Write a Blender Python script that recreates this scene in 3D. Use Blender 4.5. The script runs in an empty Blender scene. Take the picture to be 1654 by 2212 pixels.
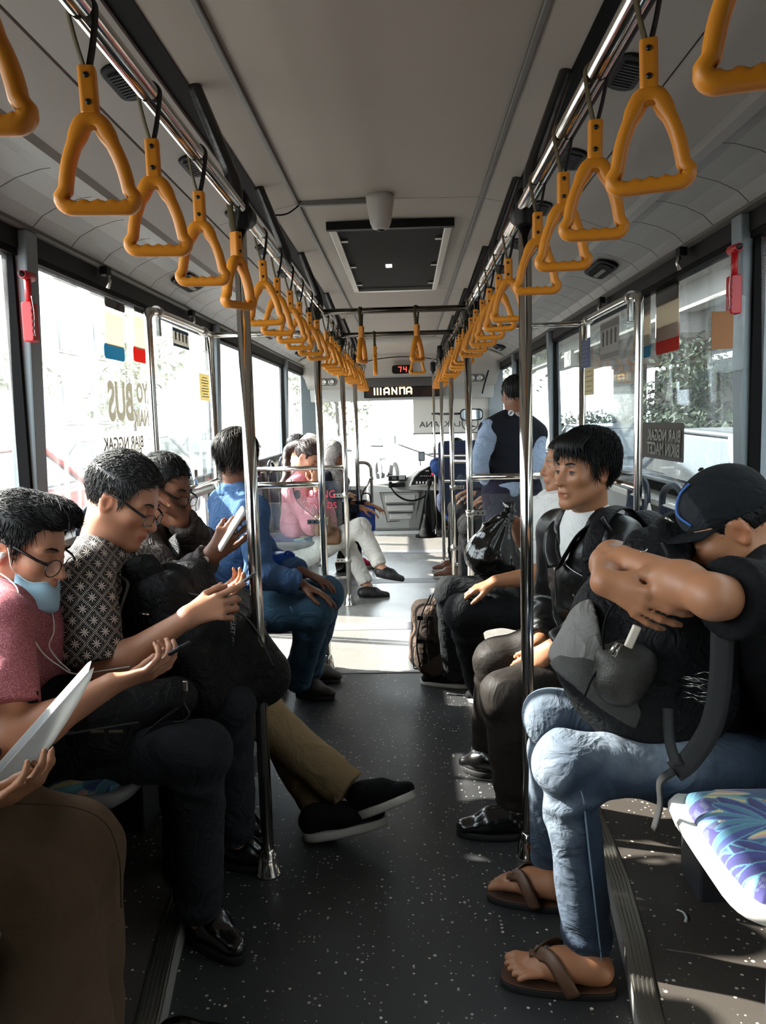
import bpy, bmesh, math, random
import numpy as np
from mathutils import Vector, Matrix
random.seed(7); RNG = np.random.default_rng(11)
SC = bpy.context.scene; COL = SC.collection
# ------------------------------------------------------------------ camera
FPX, W_, H_ = 1723.0, 1654.0, 2212.0
CAM = np.array([0.05, 0.0, 1.33])
VPX, VPY, ROLL = 878.0, 905.0, 0.023
def _nrm(v):
    v = np.asarray(v, float); return v / max(np.linalg.norm(v), 1e-9)
_fc = _nrm([(VPX - W_/2)/FPX, (H_/2 - VPY)/FPX, -1.0])
_uc = np.array([-math.sin(ROLL), math.cos(ROLL), 0.0]); _uc = _nrm(_uc - _fc*np.dot(_uc, _fc))
_rc = np.cross(_fc, _uc)
RWC = np.stack([_rc, _fc, _uc], axis=1)          # world -> camera
def ray(px, py):
    return RWC.T @ np.array([(px - W_/2)/FPX, (H_/2 - py)/FPX, -1.0])
def U(px, py, y):                                # point seen at a pixel, at distance y along the bus
    r = ray(px, py); return CAM + r*(y - CAM[1])/r[1]
def UZ(px, py, z=0.0):
    r = ray(px, py); return CAM + r*(z - CAM[2])/r[2]
def UX(px, py, x):
    r = ray(px, py); return CAM + r*(x - CAM[0])/r[0]
cam_d = bpy.data.cameras.new('camera'); cam = bpy.data.objects.new('camera', cam_d); COL.objects.link(cam)
cam_d.sensor_fit = 'VERTICAL'; cam_d.sensor_height = 24.0; cam_d.lens = FPX/H_*24.0
cam_d.clip_start = 0.02; cam_d.clip_end = 300
cam.matrix_world = Matrix.Translation(Vector(CAM)) @ Matrix(RWC.T.tolist()).to_4x4()
SC.camera = cam
# ------------------------------------------------------------------ light
SC.view_settings.view_transform = 'Standard'; SC.view_settings.look = 'None'
SC.view_settings.gamma = 1.0; SC.view_settings.use_curve_mapping = False
SC.view_settings.exposure = 0.92
wd = bpy.data.worlds.new('hazy_sky'); SC.world = wd; wd.use_nodes = True
_b = wd.node_tree.nodes['Background']; _b.inputs[0].default_value = (0.86, 0.94, 1.0, 1); _b.inputs[1].default_value = 4.9
sun_d = bpy.data.lights.new('sun', 'SUN'); sun = bpy.data.objects.new('sun', sun_d); COL.objects.link(sun)
sun_d.energy = 15.0; sun_d.angle = math.radians(0.9); sun_d.color = (1.0, 0.95, 0.87)
SUNDIR = Vector((1.0, -0.27, -0.74)).normalized()
sun.rotation_euler = SUNDIR.to_track_quat('-Z', 'Y').to_euler()
sun.location = (-6, 4, 6)
SC.cycles.max_bounces = 8; SC.cycles.diffuse_bounces = 4; SC.cycles.transparent_max_bounces = 24
SC.cycles.glossy_bounces = 4; SC.cycles.transmission_bounces = 6; SC.cycles.sample_clamp_indirect = 6.0
SC.cycles.caustics_reflective = False; SC.cycles.caustics_refractive = False
# ------------------------------------------------------------------ materials
MATS = {}
def srgb(h):
    h = h.lstrip('#'); c = [int(h[i:i+2], 16)/255 for i in (0, 2, 4)]
    return tuple(((x/12.92) if x <= .04045 else ((x+.055)/1.055)**2.4) for x in c) + (1,)
class NT:
    def __init__(s, t): s.t = t
    def n(s, typ, **kw):
        nd = s.t.nodes.new(typ)
        for k, v in kw.items():
            if k.startswith('i_'):
                k2 = k[2:]; nd.inputs[int(k2) if k2.isdigit() else k2.replace('_', ' ')].default_value = v
            else: setattr(nd, k, v)
        return nd
    def l(s, a, b): s.t.links.new(a, b)
    def math(s, op, a, b=None, c=None):
        nd = s.t.nodes.new('ShaderNodeMath'); nd.operation = op
        for i, v in enumerate((a, b, c)):
            if v is None: continue
            if isinstance(v, (int, float)): nd.inputs[i].default_value = v
            else: s.t.links.new(v, nd.inputs[i])
        return nd.outputs[0]
    def mix(s, f, a, b):
        nd = s.t.nodes.new('ShaderNodeMix'); nd.data_type = 'RGBA'
        for sock, v in ((nd.inputs[0], f), (nd.inputs[6], a), (nd.inputs[7], b)):
            if isinstance(v, (int, float)): sock.default_value = v
            elif isinstance(v, tuple): sock.default_value = v
            else: s.t.links.new(v, sock)
        return nd.outputs[2]
    def ramp(s, f, stops, interp='LINEAR'):
        nd = s.t.nodes.new('ShaderNodeValToRGB'); cr = nd.color_ramp; cr.interpolation = interp
        while len(cr.elements) < len(stops): cr.elements.new(.5)
        for e, (p, c) in zip(cr.elements, stops): e.position = p; e.color = c
        s.t.links.new(f, nd.inputs[0]); return nd.outputs[0]
def mat(name, col, rough=.5, metal=0.0, bump=None, var=None, coat=0, emit=None, spec=None, sheen=0, attr=None, vec=(1, 1, 1), sss=0, aniso=None, detail=4.0):
    """Principled material. bump=(scale, strength, distance); var=(scale, amount); attr = name of a colour attribute that multiplies."""
    if name in MATS: return MATS[name]
    m = bpy.data.materials.new(name); m.use_nodes = True; MATS[name] = m
    T = NT(m.node_tree); P = m.node_tree.nodes['Principled BSDF']
    c = srgb(col) if isinstance(col, str) else tuple(col)
    P.inputs['Roughness'].default_value = rough; P.inputs['Metallic'].default_value = metal
    P.inputs['Coat Weight'].default_value = coat
    if spec is not None: P.inputs['Specular IOR Level'].default_value = spec
    if sheen: P.inputs['Sheen Weight'].default_value = sheen; P.inputs['Sheen Roughness'].default_value = .4
    if sss:
        P.inputs['Subsurface Weight'].default_value = sss; P.inputs['Subsurface Radius'].default_value = (.012, .005, .003); P.inputs['Subsurface Scale'].default_value = 1.0
    out = None
    tc = None
    if bump or var:
        tc = T.n('ShaderNodeTexCoord'); mp = T.n('ShaderNodeMapping'); mp.inputs['Scale'].default_value = vec
        T.l(tc.outputs['Object'], mp.inputs['Vector']); tcv = mp.outputs[0]
    if var:
        nz = T.n('ShaderNodeTexNoise', i_Scale=var[0], i_Detail=detail); T.l(tcv, nz.inputs['Vector'])
        f = T.math('MULTIPLY_ADD', nz.outputs['Fac'], 2*var[1], 1 - var[1])
        mm = T.n('ShaderNodeVectorMath', operation='SCALE'); mm.inputs[0].default_value = c[:3]; T.l(f, mm.inputs['Scale'])
        out = mm.outputs[0]
    if attr:
        at = T.n('ShaderNodeAttribute', attribute_name=attr)
        mm = T.n('ShaderNodeVectorMath', operation='MULTIPLY'); T.l(at.outputs['Color'], mm.inputs[0])
        if out is None: mm.inputs[1].default_value = c[:3]
        else: T.l(out, mm.inputs[1])
        out = mm.outputs[0]
    if out is None: P.inputs['Base Color'].default_value = c
    else: T.l(out, P.inputs['Base Color'])
    if bump:
        nz = T.n('ShaderNodeTexNoise', i_Scale=bump[0], i_Detail=3.0); T.l(tcv, nz.inputs['Vector'])
        bp = T.n('ShaderNodeBump', i_Strength=bump[1], i_Distance=bump[2] if len(bump) > 2 else .002); T.l(nz.outputs['Fac'], bp.inputs['Height']); T.l(bp.outputs[0], P.inputs['Normal'])
    if emit: P.inputs['Emission Color'].default_value = srgb(emit[0]); P.inputs['Emission Strength'].default_value = emit[1]
    return m
def film(name, col, tr=.5):
    """thin sheet that lets light through: paper, window film"""
    if name in MATS: return MATS[name]
    m = bpy.data.materials.new(name); m.use_nodes = True; MATS[name] = m; T = NT(m.node_tree); P = m.node_tree.nodes['Principled BSDF']; P.inputs['Base Color'].default_value = srgb(col); P.inputs['Roughness'].default_value = .7
    t = T.n('ShaderNodeBsdfTranslucent'); t.inputs[0].default_value = srgb(col); x = T.n('ShaderNodeMixShader'); x.inputs[0].default_value = tr
    T.l(P.outputs[0], x.inputs[1]); T.l(t.outputs[0], x.inputs[2]); T.l(x.outputs[0], m.node_tree.nodes['Material Output'].inputs[0]); return m
# ------------------------------------------------------------------ object helpers
def tag(o, label=None, cat=None, group=None, kind=None):
    if label: o['label'] = label
    if cat: o['category'] = cat
    if group: o['group'] = group
    if kind: o['kind'] = kind
    return o
def empty(name, loc=(0, 0, 0), label=None, cat=None, group=None, kind=None):
    o = bpy.data.objects.new(name, None); COL.objects.link(o); o.location = loc; o.empty_display_size = .05
    return tag(o, label, cat, group, kind)
def mesh_np(name, V, F, smooth=True):
    me = bpy.data.meshes.new(name); V = np.asarray(V, np.float32)
    if isinstance(F, np.ndarray) and F.ndim == 2:
        nf, k = F.shape; me.vertices.add(len(V)); me.vertices.foreach_set('co', V.ravel())
        me.loops.add(nf*k); me.polygons.add(nf)
        me.loops.foreach_set('vertex_index', F.astype(np.int32).ravel())
        me.polygons.foreach_set('loop_start', np.arange(0, nf*k, k, dtype=np.int32))
        me.update(calc_edges=True); me.validate()
    else: me.from_pydata([tuple(map(float, v)) for v in V], [], F)
    if smooth: me.polygons.foreach_set('use_smooth', [True]*len(me.polygons))
    me.update(); return me
def link(name, me, m, parent=None, **kw):
    o = bpy.data.objects.new(name, me); COL.objects.link(o)
    if m is not None and not me.materials: me.materials.append(m)
    if m is not None and m.get('tint') and not me.color_attributes: me.color_attributes.new('tint', 'FLOAT_COLOR', 'POINT').data.foreach_set('color', [1.0]*(4*len(me.vertices)))
    if parent is not None:
        o.parent = parent
        o.matrix_parent_inverse = parent_world(parent).inverted()
    return tag(o, **kw)
def parent_world(o):
    M_ = Matrix.LocRotScale(o.location, o.rotation_euler, o.scale)
    if o.parent: return parent_world(o.parent) @ o.matrix_parent_inverse @ M_
    return M_
def copy_tree(o, parent=None):
    c = o.copy(); COL.objects.link(c)
    if parent is not None: c.parent = parent
    for ch in list(o.children): copy_tree(ch, c)
    return c
class MB:
    """collects shapes into one mesh (world coordinates)"""
    def __init__(s): s.v = []; s.f = []; s.sm = []
    def add(s, V, F, smooth=False):
        b = len(s.v); s.v += [tuple(map(float, v)) for v in V]; s.f += [tuple(b+i for i in f) for f in F]; s.sm += [smooth]*len(F); return s
    def box(s, c, size, R=None):
        x, y, z = [k/2 for k in size]; V = np.array([[-x,-y,-z],[x,-y,-z],[x,y,-z],[-x,y,-z],[-x,-y,z],[x,-y,z],[x,y,z],[-x,y,z]])
        if R is not None: V = V @ np.asarray(R).T
        return s.add(V + np.asarray(c), [(3,2,1,0),(4,5,6,7),(0,1,5,4),(1,2,6,5),(2,3,7,6),(3,0,4,7)])
    def rbox(s, c, size, r, R=None, n=5, axis=2):
        """box with rounded edges about one axis"""
        a = [0, 1, 2]; a.remove(axis); hx, hy = size[a[0]]/2, size[a[1]]/2; r = min(r, hx*.999, hy*.999)
        P = []
        for cx, cy, a0 in ((hx-r, hy-r, 0), (-hx+r, hy-r, 90), (-hx+r, -hy+r, 180), (hx-r, -hy+r, 270)):
            for i in range(n+1):
                t = math.radians(a0 + 90*i/n); P.append((cx + r*math.cos(t), cy + r*math.sin(t)))
        k = len(P); V = []
        for h in (-size[axis]/2, size[axis]/2):
            for p in P:
                q = [0, 0, 0]; q[a[0]] = p[0]; q[a[1]] = p[1]; q[axis] = h; V.append(q)
        V = np.array(V)
        if R is not None: V = V @ np.asarray(R).T
        F = [tuple(range(k))[::-1], tuple(range(k, 2*k))] + [(i, (i+1) % k, k+(i+1) % k, k+i) for i in range(k)]
        if axis == 1: F = [f[::-1] for f in F]
        return s.add(V + np.asarray(c), F)
    def tube(s, pts, r, n=10, caps=True, flat=None, closed=False):
        pts = [np.asarray(p, float) for p in pts]; m = len(pts)
        rr = list(r) if hasattr(r, '__len__') else [r]*m
        V = []; prev = None
        for i in range(m):
            if closed: t = pts[(i+1) % m] - pts[i-1]
            else: t = pts[min(i+1, m-1)] - pts[max(i-1, 0)]
            t = _nrm(t)
            if prev is None:
                a = np.array([0, 0, 1.]) if abs(t[2]) < .9 else np.array([1., 0, 0])
                if flat is not None: a = np.asarray(flat[0], float)
                u = _nrm(a - t*np.dot(a, t))
            else: u = _nrm(prev - t*np.dot(prev, t))
            prev = u; w = np.cross(t, u); k = flat[1] if flat is not None else 1.0
            for j in range(n):
                q = 2*math.pi*j/n; V.append(pts[i] + rr[i]*(math.cos(q)*u*k + math.sin(q)*w))
        F = []
        for i in range(m if closed else m-1):
            i2 = (i+1) % m
            for j in range(n):
                j2 = (j+1) % n; F.append((i*n+j, i*n+j2, i2*n+j2, i2*n+j))
        s.add(V, F, True)
        if caps and not closed:
            b = len(s.v) - len(V); s.f += [tuple(b+j for j in range(n))[::-1], tuple(b+(m-1)*n+j for j in range(n))]; s.sm += [False, False]
        return s
    def lathe(s, c, prof, n=20, R=None):
        V = []; k = len(prof)
        for r, h in prof:
            for j in range(n):
                q = 2*math.pi*j/n; V.append((r*math.cos(q), r*math.sin(q), h))
        V = np.array(V)
        if R is not None: V = V @ np.asarray(R).T
        F = [(i*n+j, i*n+(j+1) % n, (i+1)*n+(j+1) % n, (i+1)*n+j) for i in range(k-1) for j in range(n)]
        s.add(V + np.asarray(c), F, True)
        b = len(s.v) - len(V); s.f += [tuple(b+j for j in range(n))[::-1], tuple(b+(k-1)*n+j for j in range(n))]; s.sm += [False, False]
        return s
    def prism(s, poly, vec, smooth=False):
        k = len(poly); P = np.asarray(poly, float); V = np.concatenate([P, P + np.asarray(vec)])
        return s.add(V, [tuple(range(k))[::-1], tuple(range(k, 2*k))] + [(i, (i+1) % k, k+(i+1) % k, k+i) for i in range(k)], smooth)
    def loft(s, rings, smooth=True, caps=True, closed=True):
        n = len(rings[0]); V = [p for r_ in rings for p in r_]
        F = []
        for i in range(len(rings)-1):
            for j in range(n if closed else n-1):
                j2 = (j+1) % n; F.append((i*n+j, i*n+j2, (i+1)*n+j2, (i+1)*n+j))
        s.add(V, F, smooth)
        if caps and closed:
            b = len(s.v) - len(V); s.f += [tuple(b+j for j in range(n))[::-1], tuple(b+(len(rings)-1)*n+j for j in range(n))]; s.sm += [False, False]
        return s
    def mesh(s, name):
        me = bpy.data.meshes.new(name); me.from_pydata(s.v, [], s.f); me.polygons.foreach_set('use_smooth', s.sm); me.update(); return me
    def build(s, name, m, parent=None, bevel=0, seg=2, recalc=True, solid=0, **kw):
        me = s.mesh(name)
        if recalc:
            bm = bmesh.new(); bm.from_mesh(me); bmesh.ops.recalc_face_normals(bm, faces=bm.faces); bm.to_mesh(me); bm.free()
        o = link(name, me, m, parent, **kw)
        if solid:
            md = o.modifiers.new('thickness', 'SOLIDIFY'); md.thickness = solid; md.offset = 0
        if bevel:
            md = o.modifiers.new('edges', 'BEVEL'); md.width = bevel; md.segments = seg; md.limit_method = 'ANGLE'; md.angle_limit = math.radians(40); md.harden_normals = False
        return o
def text(name, body, loc, size, m, parent, R, extrude=.0004, align='CENTER', bold=0, sx=1.0):
    """flat lettering as a mesh object; R columns = text right, text up, text normal"""
    cu = bpy.data.curves.new(name, 'FONT'); cu.body = body; cu.size = size; cu.align_x = align; cu.align_y = 'CENTER'; cu.extrude = extrude; cu.offset = bold; cu.resolution_u = 3
    tmp = bpy.data.objects.new(name, cu); COL.objects.link(tmp)
    dg = bpy.context.evaluated_depsgraph_get(); me = bpy.data.meshes.new_from_object(tmp.evaluated_get(dg)); bpy.data.objects.remove(tmp)
    A = np.empty(len(me.vertices)*3, np.float32); me.vertices.foreach_get('co', A); A = A.reshape(-1, 3); A[:, 0] *= sx
    A = A @ np.asarray(R, float).T + np.asarray(loc, float); me.vertices.foreach_set('co', A.astype(np.float32).ravel()); me.update(); me.materials.clear()
    return link(name, me, m, parent)
def smooth_path(P, n=8):
    """Catmull-Rom through points"""
    P = [np.asarray(p, float) for p in P]; Q = [2*P[0]-P[1]] + P + [2*P[-1]-P[-2]]; out = []
    for i in range(1, len(Q)-2):
        for k in range(n):
            t = k/n; a, b, c, d = Q[i-1], Q[i], Q[i+1], Q[i+2]
            out.append(.5*((2*b) + (-a+c)*t + (2*a-5*b+4*c-d)*t*t + (-a+3*b-3*c+d)*t**3))
    out.append(P[-1]); return out
ORD = ['nearest', 'second', 'third', 'fourth', 'fifth', 'sixth', 'seventh', 'eighth', 'ninth', 'tenth', 'eleventh', 'twelfth', 'thirteenth', 'fourteenth', 'fifteenth', 'sixteenth', 'seventeenth', 'eighteenth', 'nineteenth', 'twentieth', 'twenty-first', 'twenty-second', 'twenty-third', 'twenty-fourth', 'twenty-fifth', 'twenty-sixth', 'twenty-seventh', 'twenty-eighth', 'twenty-ninth', 'thirtieth']
# ================================================================== BUS SHELL
m_ceil = mat('ceiling_laminate', '#a39c92', .62, bump=(260, .12, .001), var=(3, .05))
m_flank = mat('flank_laminate', '#9a9690', .55, bump=(240, .1, .001), var=(3, .05))
m_duct = mat('duct_plastic', '#8e8d89', .42, bump=(120, .05, .001))
m_black = mat('black_plastic', '#070808', .5, bump=(90, .1, .001), spec=.25)
m_rubber = mat('black_rubber', '#050505', .7, spec=.12)
m_trimgrey = mat('grey_trim', '#6c6a66', .5)
m_chrome = mat('chrome', '#d9d6cf', .13, 1.0, bump=(14, .03, .002), vec=(1, 1, .15))
m_alu = mat('aluminium', '#b9b6ae', .35, 1.0, bump=(60, .1, .001))
m_white = mat('white_plastic', '#d8d6cf', .35, bump=(50, .05, .001), var=(8, .05))
m_wallgrey = mat('wall_panel_grey', '#8d8f8d', .5, bump=(60, .06, .001), var=(3, .06))
m_post = mat('post_grey', '#7a8488', .5, bump=(200, .08, .001), var=(4, .05))
m_dark = mat('dark_grey_plastic', '#232527', .5, bump=(80, .1, .001))
m_red = mat('red_plastic', '#b3161c', .4)
def floor_mat(name, base, fleck, dens, wear, r0=.28):
    m = bpy.data.materials.new(name); m.use_nodes = True; T = NT(m.node_tree); P = m.node_tree.nodes['Principled BSDF']
    tc = T.n('ShaderNodeTexCoord')
    vo = T.n('ShaderNodeTexVoronoi', i_Scale=dens); T.l(tc.outputs['Object'], vo.inputs['Vector'])
    rnd = T.n('ShaderNodeSeparateColor'); T.l(vo.outputs['Color'], rnd.inputs[0])
    thr = T.math('MULTIPLY', T.math('POWER', rnd.outputs[0], 3.4), .36)
    f = T.math('LESS_THAN', vo.outputs['Distance'], thr)
    nz = T.n('ShaderNodeTexNoise', i_Scale=2.2, i_Detail=6.0); T.l(tc.outputs['Object'], nz.inputs['Vector'])
    nz2 = T.n('ShaderNodeTexNoise', i_Scale=340, i_Detail=2.0); T.l(tc.outputs['Object'], nz2.inputs['Vector'])
    b = T.mix(T.math('MULTIPLY', nz.outputs['Fac'], wear), srgb(base), srgb('#7d756a'))
    b = T.mix(T.math('MULTIPLY', nz2.outputs['Fac'], .25), b, srgb('#101214'))
    fl = T.mix(rnd.outputs[1], srgb(fleck), srgb('#8a8378'))
    T.l(T.mix(f, b, fl), P.inputs['Base Color'])
    T.l(T.math('MULTIPLY_ADD', nz.outputs['Fac'], .35, r0), P.inputs['Roughness'])
    bp = T.n('ShaderNodeBump', i_Strength=.25, i_Distance=.0015); T.l(nz2.outputs['Fac'], bp.inputs['Height']); T.l(bp.outputs[0], P.inputs['Normal'])
    return m
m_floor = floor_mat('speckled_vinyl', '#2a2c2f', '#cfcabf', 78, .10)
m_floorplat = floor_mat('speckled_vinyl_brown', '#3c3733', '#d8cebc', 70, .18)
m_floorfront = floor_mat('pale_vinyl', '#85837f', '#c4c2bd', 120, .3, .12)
YB, YF = -1.3, 9.75                # back and front of the cabin
XW = lambda z: 1.20 - .031*z       # wall lean
PLAT, PX = .075, .535
# floor
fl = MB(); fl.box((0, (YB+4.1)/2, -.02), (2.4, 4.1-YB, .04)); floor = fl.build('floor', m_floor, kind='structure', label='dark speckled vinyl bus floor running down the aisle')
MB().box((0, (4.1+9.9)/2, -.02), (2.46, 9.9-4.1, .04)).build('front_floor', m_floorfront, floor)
MB().box((0, 4.1, .0015), (2.3, .03, .003)).build('joint_strip', m_trimgrey, floor)
for k in range(3): MB().box((.0, 5.05+k*1.45, .001), (2.3, .18, .002)).build('painted_shadow_band', mat('painted_shadow_band', '#77767a', .5, var=(20, .1)), floor)  # darker strips painted across the floor in place of post shadows
MB().box((-.1, 9.42, .002), (.62, .5, .004)).build('entrance_mat', mat('mat_ribs', '#a7a6a2', .7), floor)
for k in range(7): MB().box((-.1, 9.2+k*.07, .006), (.6, .03, .006)).build('mat_rib', mat('mat_rib_light', '#c6c5c0', .6), floor)
EDGE = [(YB, .455), (.9, .465), (1.3, .487), (1.55, .512), (1.8, .55), (2.05, .578), (2.4, .595), (3.95, .60)]
def edge_strip(name, s, d0, d1, z0, z1, m, parent):
    return MB().loft([[(s*(x+d0), y, z0), (s*(x+d1), y, z0), (s*(x+d1), y, z1), (s*(x+d0), y, z1)] for y, x in EDGE], False).build(name, m, parent)
for s, nm in ((-1, 'left'), (1, 'right')):
    poly = [(s*x, y, 0) for y, x in EDGE] + [(s*1.2, 3.95, 0), (s*1.2, YB, 0)]
    MB().prism(poly, (0, 0, PLAT)).build('floor_platform', m_floorplat, floor)
    edge_strip('riser', s, -.006, 0, 0, PLAT, mat('riser_grey', '#8d8a84', .5), floor)
    edge_strip('step_edge', s, -.008, .044, PLAT-.002, PLAT+.003, m_alu, floor)
    for k in range(5): edge_strip('step_rib', s, -.004+k*.0095, .0008+k*.0095, PLAT+.003, PLAT+.0075, m_alu, floor)
MB().box((.86, 1.13, PLAT+.002), (.5, .012, .004)).build('platform_joint', m_alu, floor)
# ceiling profile
PROF = [(0, 2.21), (.35, 2.205), (.37, 2.20), (.49, 2.175), (.54, 2.165), (.70, 2.125), (.88, 2.055)]
DUCT = [(.89, 2.05), (.95, 2.045), (1.02, 2.025), (1.08, 1.995), (1.12, 1.955)]
def strip(nm, a, b, m, y0, y1, s, parent, th=.012):
    poly = [(s*x, y0, z) for x, z in a] ; top = [(s*x, y0, z+th) for x, z in a][::-1]
    return MB().prism(poly+top, (0, y1-y0, 0)).build(nm, m, parent)
ceil = empty('ceiling', (0, 4, 2.2), kind='structure'); ceil['label'] = 'grey panelled bus ceiling with black grooves and long trims'
seams = [YB, 1.0, 3.32, 5.55, 7.1, 8.7]
for a, b in zip(seams[:-1], seams[1:]):
    MB().prism([(-.36, a+.003, 2.203), (0, a+.003, 2.21), (.36, a+.003, 2.203), (.36, a+.003, 2.225), (-.36, a+.003, 2.225)], (0, b-a-.006, 0)).build('ceiling_panel', m_ceil, ceil)
MB().box((0, 4, 2.4), (2.5, 14, .02)).build('roof_skin', m_dark, ceil)
for s in (-1, 1):
    for a, b in zip(seams[:-1], seams[1:]):
        strip('side_panel', [(.375, 2.198), (.478, 2.178)], None, m_ceil, a+.003, b-.003, s, ceil)
        strip('flank_panel', [(.535, 2.165), (.697, 2.127)], None, m_flank, a+.003, b-.003, s, ceil)
        strip('flank_panel', [(.703, 2.124), (.865, 2.063)], None, m_flank, a+.003, b-.003, s, ceil)
    MB().box((s*.368, 3.7, 2.197), (.016, 10, .012)).build('trim_1', m_trimgrey, ceil, bevel=.003)
    MB().box((s*.508, 3.7, 2.19), (.062, 10, .03)).build('black_groove', m_rubber, ceil)
    MB().prism([(s*.865, YB, 2.066), (s*.88, YB, 2.046), (s*.91, YB, 2.04), (s*.91, YB, 2.07)], (0, 8.7-YB, 0)).build('trim_2', m_duct, ceil)
    # ducts made of short curved segments with joints
    yy = list(np.arange(-1.2, 8.7, .29))
    for a in yy: strip('duct_segment', [(x, z) for x, z in DUCT], None, m_duct, a+.002, a+.286, s, ceil, .01)
    MB().prism([(s*1.115, YB, 1.965), (s*1.145, YB, 1.965), (s*1.145, YB, 1.945), (s*1.105, YB, 1.945)], (0, 9.6-YB, 0)).build('trim_3', m_trimgrey, ceil)
# walls, headers, windows
LP = [(-.2, .1), (2.55, .11), (5.05, .12), (7.95, .13)]
RP = [(-.2, .1), (2.66, .11), (6.1, .12), (8.1, .13)]
SILL = 1.0; WT = 1.885
def glass_mat(name, dirt, tint):
    m = bpy.data.materials.new(name); m.use_nodes = True; T = NT(m.node_tree); nt = m.node_tree
    nt.nodes.remove(nt.nodes['Principled BSDF']); out = nt.nodes['Material Output']
    tc = T.n('ShaderNodeTexCoord'); mp = T.n('ShaderNodeMapping'); mp.inputs['Scale'].default_value = (5, 5, .6); T.l(tc.outputs['Object'], mp.inputs[0])
    nz = T.n('ShaderNodeTexNoise', i_Scale=2.2, i_Detail=7.0, i_Distortion=1.2); T.l(mp.outputs[0], nz.inputs['Vector'])
    f = T.ramp(nz.outputs['Fac'], [(.42, (0, 0, 0, 1)), (.72, (1, 1, 1, 1))])
    tr = T.n('ShaderNodeBsdfTransparent'); tr.inputs[0].default_value = tint
    df = T.n('ShaderNodeBsdfTranslucent'); df.inputs[0].default_value = (.8, .82, .82, 1)
    gl = T.n('ShaderNodeBsdfGlossy'); gl.inputs['Roughness'].default_value = .03; gl.inputs[0].default_value = (.9, .95, 1, 1)
    lw = T.n('ShaderNodeLayerWeight'); lw.inputs[0].default_value = .5; fr = T.math('MULTIPLY_ADD', T.math('POWER', lw.outputs['Facing'], 5.0), .55, .025)
    m1 = T.n('ShaderNodeMixShader'); T.l(T.math('MULTIPLY_ADD', f, dirt, dirt*.25), m1.inputs[0]); T.l(tr.outputs[0], m1.inputs[1]); T.l(df.outputs[0], m1.inputs[2])
    m2 = T.n('ShaderNodeMixShader'); T.l(fr, m2.inputs[0]); T.l(m1.outputs[0], m2.inputs[1]); T.l(gl.outputs[0], m2.inputs[2])
    T.l(m2.outputs[0], out.inputs[0]); return m
m_glassL = glass_mat('dusty_window_glass', .10, (.96, .98, .97, 1))
m_glassR = glass_mat('dusty_window_glass_dimmed', .07, (.46, .50, .50, 1))  # grey tint put into the right panes to darken the street outside
m_glassP = glass_mat('clear_panel_glass', .03, (.93, .95, .95, 1))
winno = 1
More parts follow.
